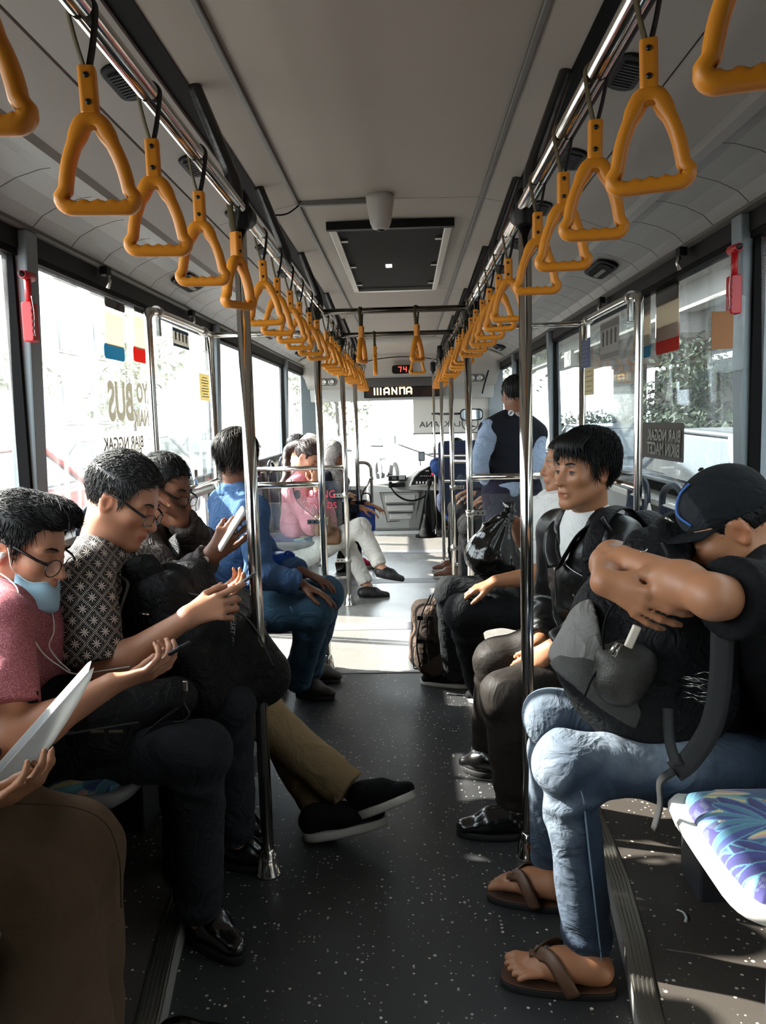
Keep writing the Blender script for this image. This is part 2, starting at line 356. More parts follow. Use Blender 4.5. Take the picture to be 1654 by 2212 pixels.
for s, nm, posts, mg in ((-1, 'left', LP, m_glassL), (1, 'right', RP, m_glassR)):
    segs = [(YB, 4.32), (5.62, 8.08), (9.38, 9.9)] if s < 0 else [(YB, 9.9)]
    wall = empty('wall_'+nm, (s*1.2, 4, 0), kind='structure'); wall['label'] = 'grey lower side wall panels below the %s windows' % nm
    for a, b in segs: MB().prism([(s*XW(0), a, -.02), (s*XW(SILL-.06), a, SILL-.06), (s*(XW(SILL)+.06), a, SILL-.06), (s*1.27, a, -.02)], (0, b-a, 0)).build('wall_panel', m_wallgrey, wall)
    if s < 0:
        for n_, (a, b) in enumerate(((4.32, 5.62), (8.08, 9.38))):
            dr = empty('door_%d' % (n_+1), (-1.2, (a+b)/2, 0), kind='structure'); dr['label'] = ['glazed folding door in the middle of the left side', 'glazed front door at the left of the dashboard'][n_]
            for k_ in range(2):
                y0_, y1_ = a+(b-a)*k_/2+.01, a+(b-a)*(k_+1)/2-.01
                for yy_ in (y0_+.02, y1_-.02): MB().box((-1.20, yy_, .5), (.035, .04, 1.0)).build('door_stile', m_black, dr)
                for zz_ in (.04, .96): MB().box((-1.20, (y0_+y1_)/2, zz_), (.035, y1_-y0_, .07)).build('door_rail', m_black, dr)
                MB().add([(-1.2, y0_+.03, .07), (-1.2, y1_-.03, .07), (-1.2, y1_-.03, .93), (-1.2, y0_+.03, .93)], [(0, 1, 2, 3)]).build('door_pane', mg, dr)
                MB().tube([(-1.15, y1_-.06, .35), (-1.13, y1_-.06, .4), (-1.13, y1_-.06, .85), (-1.15, y1_-.06, .9)], .012, 8).build('door_handle', m_chrome, dr)
    MB().prism([(s*(XW(SILL)-.045), YB, SILL-.075), (s*(XW(SILL)-.045), YB, SILL-.05), (s*(XW(SILL)+.03), YB, SILL-.02), (s*(XW(SILL)+.03), YB, SILL-.075)], (0, 9.6-YB, 0)).build('sill_ledge', mat('sill_light', '#b7b6ae', .45), wall, bevel=.004)
    MB().prism([(s*(XW(WT)-.004), YB, WT), (s*(XW(1.955)-.004), YB, 1.955), (s*(XW(1.955)+.07), YB, 1.955), (s*(XW(WT)+.07), YB, WT)], (0, 9.9-YB, 0)).build('header_rail', m_black, wall)
    MB().prism([(s*1.21, YB, 1.94), (s*1.21, YB, 2.42), (s*1.25, YB, 2.42), (s*1.25, YB, 1.94)], (0, 10.2-YB, 0)).build('roof_side', m_dark, wall)
    MB().prism([(s*(XW(SILL)+.0), YB, SILL-.02), (s*(XW(SILL)+.0), YB, SILL+.022), (s*(XW(SILL)+.05), YB, SILL+.022), (s*(XW(SILL)+.05), YB, SILL-.02)], (0, 9.6-YB, 0)).build('sill_gasket', m_rubber, wall)
    MB().prism([(s*(XW(WT)+.0), YB, WT-.02), (s*(XW(WT)+.0), YB, WT+.002), (s*(XW(WT)+.05), YB, WT+.002), (s*(XW(WT)+.05), YB, WT-.02)], (0, 9.6-YB, 0)).build('head_gasket', m_rubber, wall)
    MB().box((s*1.19, (YB-.25)/2, 1.45), (.05, abs(YB)+.25, 1.0)).build('rear_quarter_panel', m_dark, wall)
    for y, w in posts:
        q = MB(); zs = (SILL-.03, WT+.06)
        q.prism([(s*(XW(zs[0])-.03), y-w*.36, zs[0]), (s*(XW(zs[0])-.03), y+w*.36, zs[0]), (s*(XW(zs[0])+.05), y+w*.36, zs[0]), (s*(XW(zs[0])+.05), y-w*.36, zs[0])], (-s*.031*(zs[1]-zs[0]), 0, zs[1]-zs[0]))
        q.build('window_post', m_post, wall, bevel=.006)
        for e in (-1, 1):
            q = MB(); yy0 = y+e*w*.44
            q.box((s*(XW(1.45)+.012), yy0, 1.45), (.035, w*.16, .92)); q.build('post_gasket', m_rubber, wall)
    ys = [p[0] for p in posts] + [9.62]
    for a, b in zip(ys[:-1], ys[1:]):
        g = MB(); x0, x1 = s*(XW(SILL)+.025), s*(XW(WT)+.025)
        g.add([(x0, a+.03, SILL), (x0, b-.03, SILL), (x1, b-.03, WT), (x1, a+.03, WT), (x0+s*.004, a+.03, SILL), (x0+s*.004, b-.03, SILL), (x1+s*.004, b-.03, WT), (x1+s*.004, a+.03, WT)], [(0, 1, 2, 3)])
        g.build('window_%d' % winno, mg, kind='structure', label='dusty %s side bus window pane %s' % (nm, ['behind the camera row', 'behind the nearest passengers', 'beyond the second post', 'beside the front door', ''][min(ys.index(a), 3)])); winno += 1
MB().rbox((0, 4.0, 2.66), (1.9, 5.0, .5), .2, axis=1).build('added_roof_shade', m_white, ceil)  # unseen roof box, added to keep sun off the street on the right
bw = MB().box((0, YB-.02, 1.2), (2.5, .04, 2.5)).build('wall_back', m_dark, kind='structure', label='dark rear wall of the bus behind the camera')
# front end: dome, header, windscreen, dashboard
front = empty('wall_front', (0, 9.7, 0), kind='structure'); front['label'] = 'pale front header of the bus around the windscreen'
rings = []
dome = [(8.7, 2.205), (9.0, 2.15), (9.2, 2.06), (9.32, 1.95), (9.38, 1.82), (9.4, 1.70)]
for y, z in dome:
    t = (y-8.7)/.7; row = []
    for i in range(25):
        x = -1.16 + 2.32*i/24; ax = abs(x)
        zc = np.interp(ax, [0, .36, .54, .7, .88, 1.02, 1.14], [2.21, 2.203, 2.165, 2.125, 2.055, 2.02, 1.95])
        k = max(0, 1-((2.21-z)/.5)); row.append((x, y, min(z, zc) if z > 1.72 else z))
    rings.append(row)
MB().loft(rings, True, False, False).build('front_dome', mat('dome_cream', '#b3b0a8', .5, bump=(90, .05, .001)), front, solid=.012)
MB().box((0, 9.44, 1.63), (2.3, .06, .16)).build('header_panel', mat('header_grey', '#a9a7a1', .5), front, bevel=.01)
MB().tube(smooth_path([(-.62, 9.33, 1.76), (-.55, 9.27, 1.92), (-.35, 9.2, 2.0), (0, 9.17, 2.03), (.35, 9.2, 2.0), (.5, 9.24, 1.95)], 6), .006, 6).build('arch_gasket', m_rubber, front)
MB().box((-.02, 9.385, 1.755), (1.02, .06, .11)).build('visor_box', mat('visor_grey', '#4d4a46', .55), front, bevel=.012)
sg = MB().box((.02, 9.38, 1.645), (.92, .05, .125)).build('destination_box', m_black, front, bevel=.006)
MB().box((.02, 9.352, 1.645), (.86, .006, .10)).build('sign_screen', mat('sign_screen', '#2a2522', .15, coat=.5), front)
m_led = mat('led_yellow', '#ffe9b0', .4, emit=('#ffe6a8', 1.4))
lt = MB()
def stroke(mb, pts, w, x0, z0, h, y):
    for (a, b) in zip(pts[:-1], pts[1:]):
        A = np.array([x0+a[0]*h, z0+a[1]*h]); B = np.array([x0+b[0]*h, z0+b[1]*h]); d = _nrm(B-A); nrm = np.array([-d[1], d[0]])*w/2
        A2 = A-d*w/2; B2 = B+d*w/2
        P = [(A2+nrm), (B2+nrm), (B2-nrm), (A2-nrm)]; mb.prism([(p[0], y, p[1]) for p in P], (0, .003, 0))
hh = .068; x0 = -.315; z0 = 1.622
for i in range(3): stroke(lt, [(0, 0), (0, 1)], .016, x0+i*.036, z0, hh, 9.345)
for cx, kind in ((.125, 'A'), (.21, 'N'), (.295, 'n'), (.385, 'A')):
    if kind == 'A': stroke(lt, [(0, 0), (0, .8), (.25, 1), (.65, 1), (.8, .8), (.8, 0)], .016, x0+cx-.012, z0, hh, 9.345); stroke(lt, [(0, .3), (.8, .3)], .016, x0+cx-.012, z0, hh, 9.345)
    elif kind == 'N': stroke(lt, [(0, 0), (0, 1), (.75, 0), (.75, 1)], .015, x0+cx-.005, z0, hh, 9.345)
    else: stroke(lt, [(0, 0), (0, 1), (.75, 1), (.75, 0)], .016, x0+cx, z0, hh, 9.345)
lt.build('sign_letters', m_led, front)
lb = MB().rbox((-.015+.03, 9.26, 1.895), (.24, .05, .095), .03, axis=1).build('number_display', m_black, label='black oval display with red digits seven and four', cat='display')
m_redled = mat('led_red', '#ff3326', .4, emit=('#ff4a3a', 2.2))
d7 = MB(); stroke(d7, [(0, 1), (.6, 1), (.45, 0)], .007, -.030, 1.868, .052, 9.228); d7.build('digit', m_redled, lb)
d4 = MB(); stroke(d4, [(0, 1), (0, .5), (.55, .5)], .007, .03, 1.868, .052, 9.228); stroke(d4, [(.55, 1), (.55, 0)], .007, .03, 1.868, .052, 9.228); d4.build('digit', m_redled, lb)
for s in (-1, 1):
    vt = MB().rbox((s*.86, 9.375, 1.78), (.21, .03, .085), .04, axis=1).build('air_outlet', m_trimgrey, front, bevel=.004)
    for k in (-.045, .045): MB().lathe((s*.86+k, 9.36, 1.78), [(.034, 0), (.034, .012), (.024, .012), (.018, .004)], 16, R=[[1, 0, 0], [0, 0, -1], [0, 1, 0]]).build('nozzle', m_alu, front)
    MB().prism([(s*1.17, 9.3, 1.0), (s*1.02, 9.42, 1.0), (s*1.02, 9.6, 1.0), (s*1.2, 9.6, 1.0)], (0, .05, 1.05)).build('front_pillar', m_post, front, bevel=.01)
    MB().tube([(s*1.0, 9.3, 1.86), (s*.96, 9.34, 1.72), (s*.93, 9.36, 1.6)], .008, 6).build('header_cable', m_rubber, front)
ws = MB(); ws.add([(-1.15, 10.0, .55), (1.15, 10.0, .55), (1.1, 9.62, 1.62), (-1.1, 9.62, 1.62)], [(0, 1, 2, 3)]); ws.build('window_%d' % winno, glass_mat('windscreen_glass', .05, (.97, .99, .98, 1)), kind='structure', label='wide front windscreen glass above the dashboard')
MB().box((0, 9.6, 1.59), (2.2, .08, .03)).build('windscreen_gasket', m_rubber, front)
MB().box((0, 9.97, .25), (2.4, .05, .62)).build('front_bulkhead', m_dark, front)
# sun blind with reversed lettering
bl = empty('sun_blind', (.62, 9.6, 1.3), label='cream pull-down sun blind with reversed lettering across the windscreen', cat='sun blind')
m_blind = mat('blind_cream', '#cfcac0', .8)
MB().box((.62, 9.56, 1.36), (.98, .006, .42)).build('blind_sheet', m_blind, bl)
MB().tube([(.12, 9.56, 1.15), (1.12, 9.56, 1.15)], .009, 8).build('blind_bar', m_trimgrey, bl)
RM = np.array([[-1, 0, 0], [0, 0, 1], [0, 1, 0]]).T     # reversed lettering facing the camera
m_print = mat('print_black', '#1c1c1c', .6)
tx = text('blind_lettering', 'LAKSANA', (.445, 9.5545, 1.255), .098, m_print, bl, np.array([[-1, 0, 0], [0, 0, 1], [0, 1, 0]]).T, sx=1.15)
lg = MB(); lg.tube([(.80+.095*math.cos(t), 9.553, 1.265+.095*math.sin(t)) for t in np.linspace(0, 2*math.pi, 36)[:-1]], .005, 6, closed=True)
lg.prism([(.87, 9.553, 1.345), (.785, 9.553, 1.225), (.76, 9.553, 1.255), (.80, 9.553, 1.27)], (0, .003, 0)); lg.prism([(.75, 9.553, 1.215), (.885, 9.553, 1.215), (.80, 9.553, 1.245)], (0, .003, 0))
lg.build('blind_emblem', m_print, bl)
# ------------------------------------------------------------------ rails and poles
def base_cover(mb, x, y): mb.lathe((x, y, 0), [(.04, 0), (.04, .006), (.034, .012), (.03, .05), (.021, .075), (.017, .08)], 20)
RX, RZ = .385, 1.905
for s, nm in ((-1, 'left'), (1, 'right')):
    rl = empty('ceiling_handrail', (s*RX, 4, RZ), label='long chrome ceiling handrail along the %s side of the aisle' % nm, cat='handrail')
    MB().tube([(s*RX, YB, RZ), (s*RX, 8.75, RZ)], .0175, 14).build('rail_tube', m_chrome, rl)
    MB().tube([(s*(RX+.05), YB, RZ+.05), (s*(RX+.05), 8.7, RZ+.05)], .009, 8).build('cable_tube', m_dark, rl)
    for y in (1.02, 2.16, 3.05, 4.2, 5.5, 6.9, 8.3):
        pth = smooth_path([(s*RX, y, RZ), (s*(RX+.005), y+.0, RZ+.06), (s*(RX+.04), y-.02, RZ+.16), (s*(RX+.09), y-.05, 2.2)], 5)
        MB().tube(pth, [.02]*6+[.018]*(len(pth)-6), 10).build('ceiling_bracket', mat('bracket_dark', '#1c1b1a', .3, coat=.3, bump=(40, .4, .004)), rl)
PL = [(-RX-.005, 2.22, 'nearest chrome floor pole on the left, in front of the crossed khaki legs'), (-RX-.02, 4.18, 'chrome floor pole on the left beside the man in blue'), (-RX-.01, 5.66, 'chrome floor pole beside the seated woman in pink'), (-RX-.01, 7.05, 'farthest chrome floor pole on the left near the dashboard'),
      (RX+.005, 2.30, 'nearest chrome floor pole on the right, before the young man in leather'), (RX+.005, 4.42, 'chrome floor pole on the right before the standing officer'), (RX+.005, 6.1, 'chrome floor pole behind the black carrier bag on the right'), (RX-.03, 7.0, 'slim chrome floor pole right of the aisle before the driver'), (RX-.03, 9.0, 'farthest chrome floor pole at the driver cabin')]
for i, (x, y, lab) in enumerate(PL):
    o = empty('grab_pole', (x, y, 0), label=lab, cat='pole', group='chrome poles along the aisle')
    top = RZ if y < 8.8 else 2.0
    MB().tube([(x, y, .0), (x, y, top)], .0185 if i not in (7, 8) else .015, 16).build('tube', m_chrome, o)
    b = MB(); base_cover(b, x, y); b.build('base_cover', m_chrome, o)
    MB().lathe((x, y, RZ-.055), [(.024, 0), (.028, .01), (.028, .06), (.03, .085), (.022, .1)], 14).build('top_joint', m_black, o)
    if i < 8:
        MB().lathe((x, y+.06, RZ), [(.03, -.05), (.03, .05)], 12, R=[[1, 0, 0], [0, 0, 1], [0, 1, 0]]).build('rail_clamp', m_black, o)
for k, y in enumerate((4.32, 5.5)):
    o = empty('cross_bar', (0, y, RZ), label=['near dark cross bar joining the two ceiling handrails', 'far dark cross bar joining the two ceiling handrails'][k], cat='handrail', group='cross bars at the ceiling')
    MB().tube([(-RX, y, RZ), (RX, y, RZ)], .016, 12).build('tube', mat('dark_metal', '#5b564e', .25, 1.0), o)
    for s in (-1, 1): MB().lathe((s*RX, y, RZ), [(.032, 0), (.034, .05), (.024, .085)], 12, R=np.array([[0, 0, -s], [0, 1, 0], [s, 0, 0]]).T).build('end_socket', m_black, o)
# ------------------------------------------------------------------ screens with clear panels
def hoop(s, lab):
    o = empty('screen_frame', (s*.95, 3.65, 0), label=lab, cat='screen', group='clear screens by the windows')
    X = s*.95
    MB().tube(smooth_path([(X, 3.15, PLAT), (X, 3.15, 1.0), (X, 3.15, 1.70), (X, 3.18, 1.765), (X, 3.26, 1.785), (X, 3.7, 1.79), (X, 4.0, 1.79), (X, 4.15, 1.785)], 6), .0165, 12).build('frame_tube', m_chrome, o)
    MB().tube([(X, 4.15, 0), (X, 4.15, 1.80)], .0165, 12).build('frame_post', m_chrome, o)
    MB().tube([(X, 4.15, 1.785), (s*RX, 4.2, 1.785)], .014, 10).build('cross_tube', m_chrome, o)
    MB().tube([(X, 3.15, 1.035), (X, 4.15, 1.035)], .0165, 12).build('low_rail', m_chrome, o)
    MB().tube([(X, 3.72, 1.035), (X, 3.72, 1.12)], .012, 10).build('rail_stub', m_chrome, o)
    MB().box((X, 3.65, 1.38), (.004, .9, .66)).build('panel', m_glassP, o)
    for y in (3.28, 4.02): MB().box((X, y, 1.735), (.02, .022, .09)).build('clip', m_chrome, o, bevel=.003); 
    for y in (3.28, 4.02): MB().lathe((X-.0, y-.02, 1.788), [(.023, 0), (.023, .04)], 12, R=[[1, 0, 0], [0, 0, 1], [0, 1, 0]]).build('clip_ring', m_alu, o)
hoop(-1, 'chrome hoop screen with clear panel before the left window'); hoop(1, 'chrome hoop screen with clear panel before the right window')
def low_screen(x0, x1, y, lab, zt=1.0, zb=.2):
    o = empty('glass_partition', (x0, y, 0), label=lab, cat='partition', group='low glass partitions across the seats')
    MB().tube([(x0, y, zt), (x1, y, zt)], .0165, 12).build('top_rail', m_chrome, o)
    MB().tube([(x0, y, zb), (x1, y, zb)], .012, 10).build('bottom_rail', m_chrome, o)
    sg_ = 1 if x1 > x0 else -1; w = abs(x1-x0)-.06
    MB().rbox(((x0+x1)/2+sg_*.0, y, (zb+zt)/2-.02), (w, .006, zt-zb-.15), .05, axis=1).build('glass', m_glassP, o)
    for z in (.80, .33):
        MB().box((x0+sg_*.045, y, z), (.085, .014, .028)).build('clamp', m_alu, o, bevel=.003)
        MB().lathe((x0, y, z-.018), [(.024, 0), (.024, .036)], 14).build('clamp_ring', m_alu, o)
        for dx in (.045, .07): MB().lathe((x0+sg_*dx, y-.008, z), [(.005, 0), (.005, .003)], 8, R=[[1, 0, 0], [0, 0, -1], [0, 1, 0]]).build('screw', m_black, o)
low_screen(-RX-.02, -.95, 4.2, 'low glass partition with chrome rail behind the man in blue')
low_screen(-RX-.01, -1.1, 5.66, 'low glass partition with chrome rail beside the woman in pink')
low_screen(RX+.005, .95, 4.42, 'low glass partition with chrome rail before the standing officer')
low_screen(RX+.005, 1.1, 6.1, 'low glass partition with chrome rail behind the officer')
o = empty('curved_grab_rail', (-.3, 7.05, 0), label='curved chrome grab rail bending to the floor near the dashboard', cat='handrail')
MB().tube(smooth_path([(-.395, 7.05, .955), (-.33, 7.05, .955), (-.29, 7.05, .93), (-.275, 7.05, .86), (-.275, 7.05, .5), (-.275, 7.05, 0)], 6), .0135, 10).build('rail_tube', m_chrome, o)
MB().lathe((-.275, 7.05, .80), [(.02, 0), (.02, .03)], 12).build('collar', m_alu, o); MB().tube([(-.275, 7.05, .82), (-.36, 7.05, .68)], .01, 8).build('brace', m_chrome, o)
o = empty('cabin_rail', (.4, 8.0, 0), label='chrome rails of the driver cabin gate with small clamps', cat='handrail')
for z, x0, x1, y in ((1.0, .355, .95, 7.0), (.78, .355, .95, 7.0), (.78, .33, .355, 9.0)): MB().tube([(x0, y, z), (x1, y+.0, z)], .012, 10).build('rail_tube', m_chrome, o)
for z in (1.38, 1.16): MB().box((.375, 9.0, z), (.09, .02, .02)).build('clamp', m_black, o)
# ------------------------------------------------------------------ hand straps
m_or = mat('orange_plastic', '#d8871c', .42, bump=(160, .12, .001), var=(9, .06), sss=0)
m_web = mat('webbing', '#4a4026', .85, bump=(420, .6, .002))
m_webd = mat('webbing_dark', '#1b1915', .85, bump=(420, .6, .002))
m_rivet = mat('rivet', '#14100c', .4)
def handle_mesh():
    P = []
    def arc(c, r, a0, a1, n):
        for i in range(n+1):
            t = math.radians(a0+(a1-a0)*i/n); P.append((c[0]+r*math.cos(t), c[1]+r*math.sin(t)))
    arc((0, -.018), .018, 25, 155, 8)
    for t in np.linspace(.12, .92, 7): P.append((-.016-.031*t-.006*math.sin(math.pi*t), -.010-.098*t))
    arc((-.040, -.112), .0145, 180, 270, 6)
    n = 14
    for i in range(1, n): x = -.040+.08*i/n; P.append((x, -.1265))
    arc((.040, -.112), .0145, 270, 360, 6)
    for t in np.linspace(.92, .12, 7): P.append((.016+.031*t+.006*math.sin(math.pi*t), -.010-.098*t))
    P = np.array(P); m = len(P); prof = []
    hw, hd, n = .0108, .0150, 12
    V = []
    for i in range(m):
        t = _nrm(P[(i+1) % m]-P[i-1]); nn = np.array([-t[1], t[0]])
        a = hw*1.3 if P[i][1] > -.03 else hw
        ridge = 0
        bot = P[i][1] < -.126
        for j in range(n):
            q = 2*math.pi*j/n; u, w = math.cos(q), math.sin(q)
            sg = lambda v, e: math.copysign(abs(v)**e, v)
            off = a*sg(u, .75)
            if bot and u > .2: off += .0020*math.cos((P[i][0])*300)
            V.append((P[i][0]+nn[0]*off, hd*sg(w, .75), P[i][1]+nn[1]*off))
    F = [(i*n+j, i*n+(j+1) % n, ((i+1) % m)*n+(j+1) % n, ((i+1) % m)*n+j) for i in range(m) for j in range(n)]
    return V, F
HV, HF = handle_mesh()
def strap_proto():
    # origin on the rail axis; everything hangs in -z, faces -y
    r = empty('hand_strap', (0, 0, 0))
    for s in (-1, 1):
        w = MB(); pts = [(s*.003, -.002*s, -.088), (s*.012, 0, -.05), (s*.0195, 0, -.006), (s*.019, 0, .008), (s*.010, 0, .019), (0, 0, .0215)]
        w.tube(smooth_path(pts, 3), .0026, 6, flat=((.35*s, 1, 0), 3.6)); w.build('webbing', m_web if s < 0 else m_webd, r)
    MB().rbox((0, 0, -.119), (.026, .030, .068), .007, axis=2).build('sleeve', m_or, r, bevel=.002)
    for z in (-.100, -.138):
        MB().lathe((.0, -.0150, z), [(.0046, 0), (.0042, .002), (.002, .003)], 10, R=[[1, 0, 0], [0, 0, -1], [0, 1, 0]]).build('rivet', m_rivet, r)
    MB().box((0, 0, -.156), (.012, .02, .016)).build('hanger_tab', m_webd, r)
    h = MB(); h.add(np.array(HV)+np.array([0, 0, -.160]), HF, True); h.build('handle', m_or, r)
    MB().box((0, -.012, -.174), (.016, .001, .007)).build('moulded_mark', mat('orange_mark', '#b46a12', .5), r)
    return r
sp = strap_proto(); first = True
def put_strap(x, y, z, rz, lab, tilt=0, grp='orange hand straps on the ceiling rails', sc=.93):
    global first
    o = sp if first else copy_tree(sp); first = False
    o.location = (x, y, z); o.rotation_euler = (0, tilt, rz); o.scale = (sc, sc, sc)
    tag(o, lab, 'hand strap', grp); return o
LY = [.84, 1.16, 1.45, 1.77, 2.14, 2.52, 2.82, 3.1, 3.4, 3.72, 4.0, 4.5, 4.8, 5.1, 5.35, 5.8, 6.1, 6.4, 6.7, 7.2, 7.5, 7.8, 8.1, 8.4]
RY = [.80, 1.15, 1.44, 1.73, 2.05, 2.62, 2.9, 3.2, 3.5, 3.8, 4.1, 4.6, 4.9, 5.2, 5.75, 6.05, 6.4, 6.7, 7.1, 7.4, 7.7, 8.0, 8.3]
for s, nm, ys in ((-1, 'left', LY), (1, 'right', RY)):
    for i, y in enumerate(ys):
        rz = -s*random.uniform(.05, .28)
        if s < 0 and i == 4: rz = 1.0
        put_strap(s*RX, y, RZ, rz, 'orange triangular hand strap on the %s rail, %s from the camera' % (nm, ORD[i]), tilt=random.uniform(-.03, .03))
for (x, y, rz, lab) in ((-.18, 4.32, 1.25, 'left orange strap turned sideways on the near cross bar'), (.115, 4.32, .95, 'right orange strap on the near cross bar'), (-.155, 5.5, 1.62, 'left orange strap seen edge-on on the far cross bar'), (.13, 5.5, .15, 'right orange strap on the far cross bar')):
    o = put_strap(x, y, RZ, rz, lab, grp='orange hand straps on the cross bars')
# ------------------------------------------------------------------ ceiling fittings
m_mesh = bpy.data.materials.new('grille_mesh'); m_mesh.use_nodes = True
T = NT(m_mesh.node_tree); P = m_mesh.node_tree.nodes['Principled BSDF']; tc = T.n('ShaderNodeTexCoord'); vo = T.n('ShaderNodeTexVoronoi', i_Scale=70.0); vo.inputs['Randomness'].default_value = 0
T.l(tc.outputs['Object'], vo.inputs['Vector']); fm = T.math('LESS_THAN', vo.outputs['Distance'], .42); T.l(T.mix(fm, srgb('#1e1d1b'), srgb('#020202')), P.inputs['Base Color']); P.inputs['Roughness'].default_value = .7; P.inputs['Specular IOR Level'].default_value = .1
gr = empty('roof_grille', (0, 4.5, 2.2), label='black mesh air return grille in chrome frame on the ceiling', cat='grille')
x0, x1, y0, y1 = -.262, .255, 3.66, 5.42
MB().box(((x0+x1)/2, y0, 2.187), (x1-x0+.05, .035, .035)).build('front_lip', m_black, gr)
for a in ((x0, y0, x0, y1), (x1, y0, x1, y1)): MB().box((a[0], (y0+y1)/2, 2.187), (.035, y1-y0, .028)).build('side_frame', m_alu, gr, bevel=.004)
MB().box(((x0+x1)/2, y1, 2.187), (x1-x0, .04, .028)).build('end_frame', m_alu, gr, bevel=.004)
MB().box(((x0+x1)/2, (y0+y1)/2, 2.196), (x1-x0-.03, y1-y0-.04, .008)).build('mesh_panel', m_mesh, gr)
MB().box((-.03, 4.62, 2.188), (.035, .07, .006)).build('white_plate', mat('plate_white_glow', '#f4f4f4', .4, emit=('#ffffff', .9)), gr)  # small glowing white plate set in the grille
for y in (3.95, 4.6, 5.2):
    for x in (x0+.025, x1-.025): MB().box((x, y, 2.184), (.05, .03, .006)).build('latch', m_alu, gr, bevel=.002)
cc = empty('ceiling_camera', (-.035, 3.27, 2.2), label='small white dome camera hanging from the ceiling before the grille', cat='camera')
MB().lathe((-.035, 3.27, 2.075), [(.012, 0), (.033, .008), (.042, .03), (.048, .07), (.055, .11), (.057, .135)], 20).build('housing', mat('cam_white', '#b9b6b0', .4), cc)
MB().lathe((-.035, 3.27, 2.07), [(.0, 0), (.014, .003), (.02, .012)], 12).build('lens', m_black, cc)
cd = empty('ceiling_conduit', (-.2, 3.3, 2.2), label='slim grey cable conduit leading to the dome camera', cat='conduit')
MB().box((-.215, 3.3, 2.196), (.29, .022, .02)).build('channel', m_trimgrey, cd, bevel=.002)
MB().tube(smooth_path([(-.36, 3.3, 2.19), (-.41, 3.32, 2.165), (-.46, 3.34, 2.165), (-.5, 3.36, 2.175)], 6), .0035, 6).build('cable', m_rubber, cd)
k = 0
for s, nm in ((-1, 'left'), (1, 'right')):
    ys = [.75, 1.37, 1.99, 2.62, 3.25, 3.87, 4.5, 5.2, 6.0] if s < 0 else [.8, 1.42, 2.05, 2.7, 3.3, 3.95, 4.6, 5.3, 6.1]
    Rv = np.array([[1, 0, -s*.24], [0, 1, 0], [s*.24, 0, 1]]).T; Rv = np.array([[.972, 0, s*.235], [0, 1, 0], [-s*.235, 0, .972]])
    for i, y in enumerate(ys):
        o = empty('air_vent', (s*.60, y, 2.148), label='black slatted air vent on the %s ceiling flank, %s from the camera' % (nm, ORD[i]), cat='vent', group='air vents on the ceiling flanks')
        MB().rbox((s*.60, y, 2.146), (.075, .19, .012), .035, R=Rv).build('rim', m_black, o, bevel=.003)
        for j in range(9): MB().box((s*.60, y-.06+j*.015, 2.139), (.045, .006, .008), R=Rv).build('slat', m_dark, o)
    for i, y in enumerate((3.98, 6.4, 8.2)):
        o = empty('ceiling_speaker', (s*1.0, y, 2.03), label='oval black speaker in the %s ceiling duct, %s from the camera' % (nm, ORD[i]), cat='speaker', group='oval speakers in the ceiling ducts')
        Rs = np.array([[.93, 0, s*.36], [0, 1, 0], [-s*.36, 0, .93]])
        MB().rbox((s*1.0, y, 2.022), (.10, .36, .016), .05, R=Rs, n=8).build('rim', m_black, o, bevel=.004)
        MB().rbox((s*1.0, y, 2.012), (.07, .30, .008), .035, R=Rs, n=8).build('grille', m_mesh, o)
        MB().rbox((s*1.0, y+.02, 2.006), (.02, .20, .006), .01, R=Rs, n=4).build('slot', m_trimgrey, o)
    for i, y in enumerate((2.28, 3.15, 4.4)):
        o = empty('blind_hook', (s*1.1, y, 1.93), label='small clear hook under the %s window header, %s from the camera' % (nm, ORD[i]), cat='hook', group='hooks under the window headers')
        MB().box((s*1.105, y, 1.93), (.03, .05, .035)).build('base', m_black, o, bevel=.004)
        MB().tube([(s*1.10, y, 1.92), (s*1.09, y, 1.89), (s*1.10, y, 1.865)], .008, 8).build('stem', m_alu, o)
# ------------------------------------------------------------------ hammers and holder
def hammer(x, y, z, lab, s):
    o = empty('emergency_hammer', (x, y, z), label=lab, cat='hammer', group='red emergency hammers')
    R_ = np.eye(3)
    MB().rbox((x, y, z-.055), (.035, .042, .12), .008, axis=1).build('holder', m_red, o, bevel=.004)
    MB().tube([(x, y, z), (x, y, z+.075)], .011, 8).build('grip', m_red, o)
    MB().tube([(x, y-.035, z+.085), (x, y+.03, z+.085)], [.013, .016], 8).build('head', m_red, o)
    MB().tube([(x, y-.055, z+.086), (x, y-.033, z+.085)], [.004, .011], 8).build('tip', m_dark, o)
    for k_ in range(5): MB().box((x-s*.018, y-.022, z-.015-k_*.02), (.004, .01, .009)).build('rib', mat('red_dark', '#7c0f12', .5), o)
    MB().tube(smooth_path([(x-s*.02, y-.025, z+.02), (x-s*.025, y-.026, z-.03), (x-s*.02, y-.02, z-.08), (x-s*.024, y-.026, z-.1)], 4), .0012, 5).build('chain', m_alu, o)
pt = U(120, 655, 2.475); hammer(-1.10, 2.475, pt[2], 'red emergency hammer in its holder on the left window post', -1)
pt = U(1553, 600, 2.59); hammer(1.08, 2.585, pt[2], 'red emergency hammer in its holder on the right window post', 1)
o = empty('leaflet_holder', (1.08, 2.56, 1.5), label='clear plastic leaflet holder with brown paper on the right post', cat='holder')
p0 = U(1568, 720, 2.57); x_, z_ = p0[0]-.0, p0[2]
MB().rbox((x_+.012, 2.60, z_), (.10, .05, .235), .012, axis=1).build('clear_box', glass_mat('clear_plastic', .22, (.9, .92, .9, 1)), o, bevel=.004)
MB().box((x_-.012, 2.57, z_+.01), (.066, .004, .115)).build('paper', mat('brown_paper', '#9a6a45', .8), o)
for zz in (.09, .098): MB().lathe((x_+.035, 2.572, z_+zz), [(.006, 0), (.006, .004)], 8, R=[[1, 0, 0], [0, 0, -1], [0, 1, 0]]).build('screw', m_black, o)
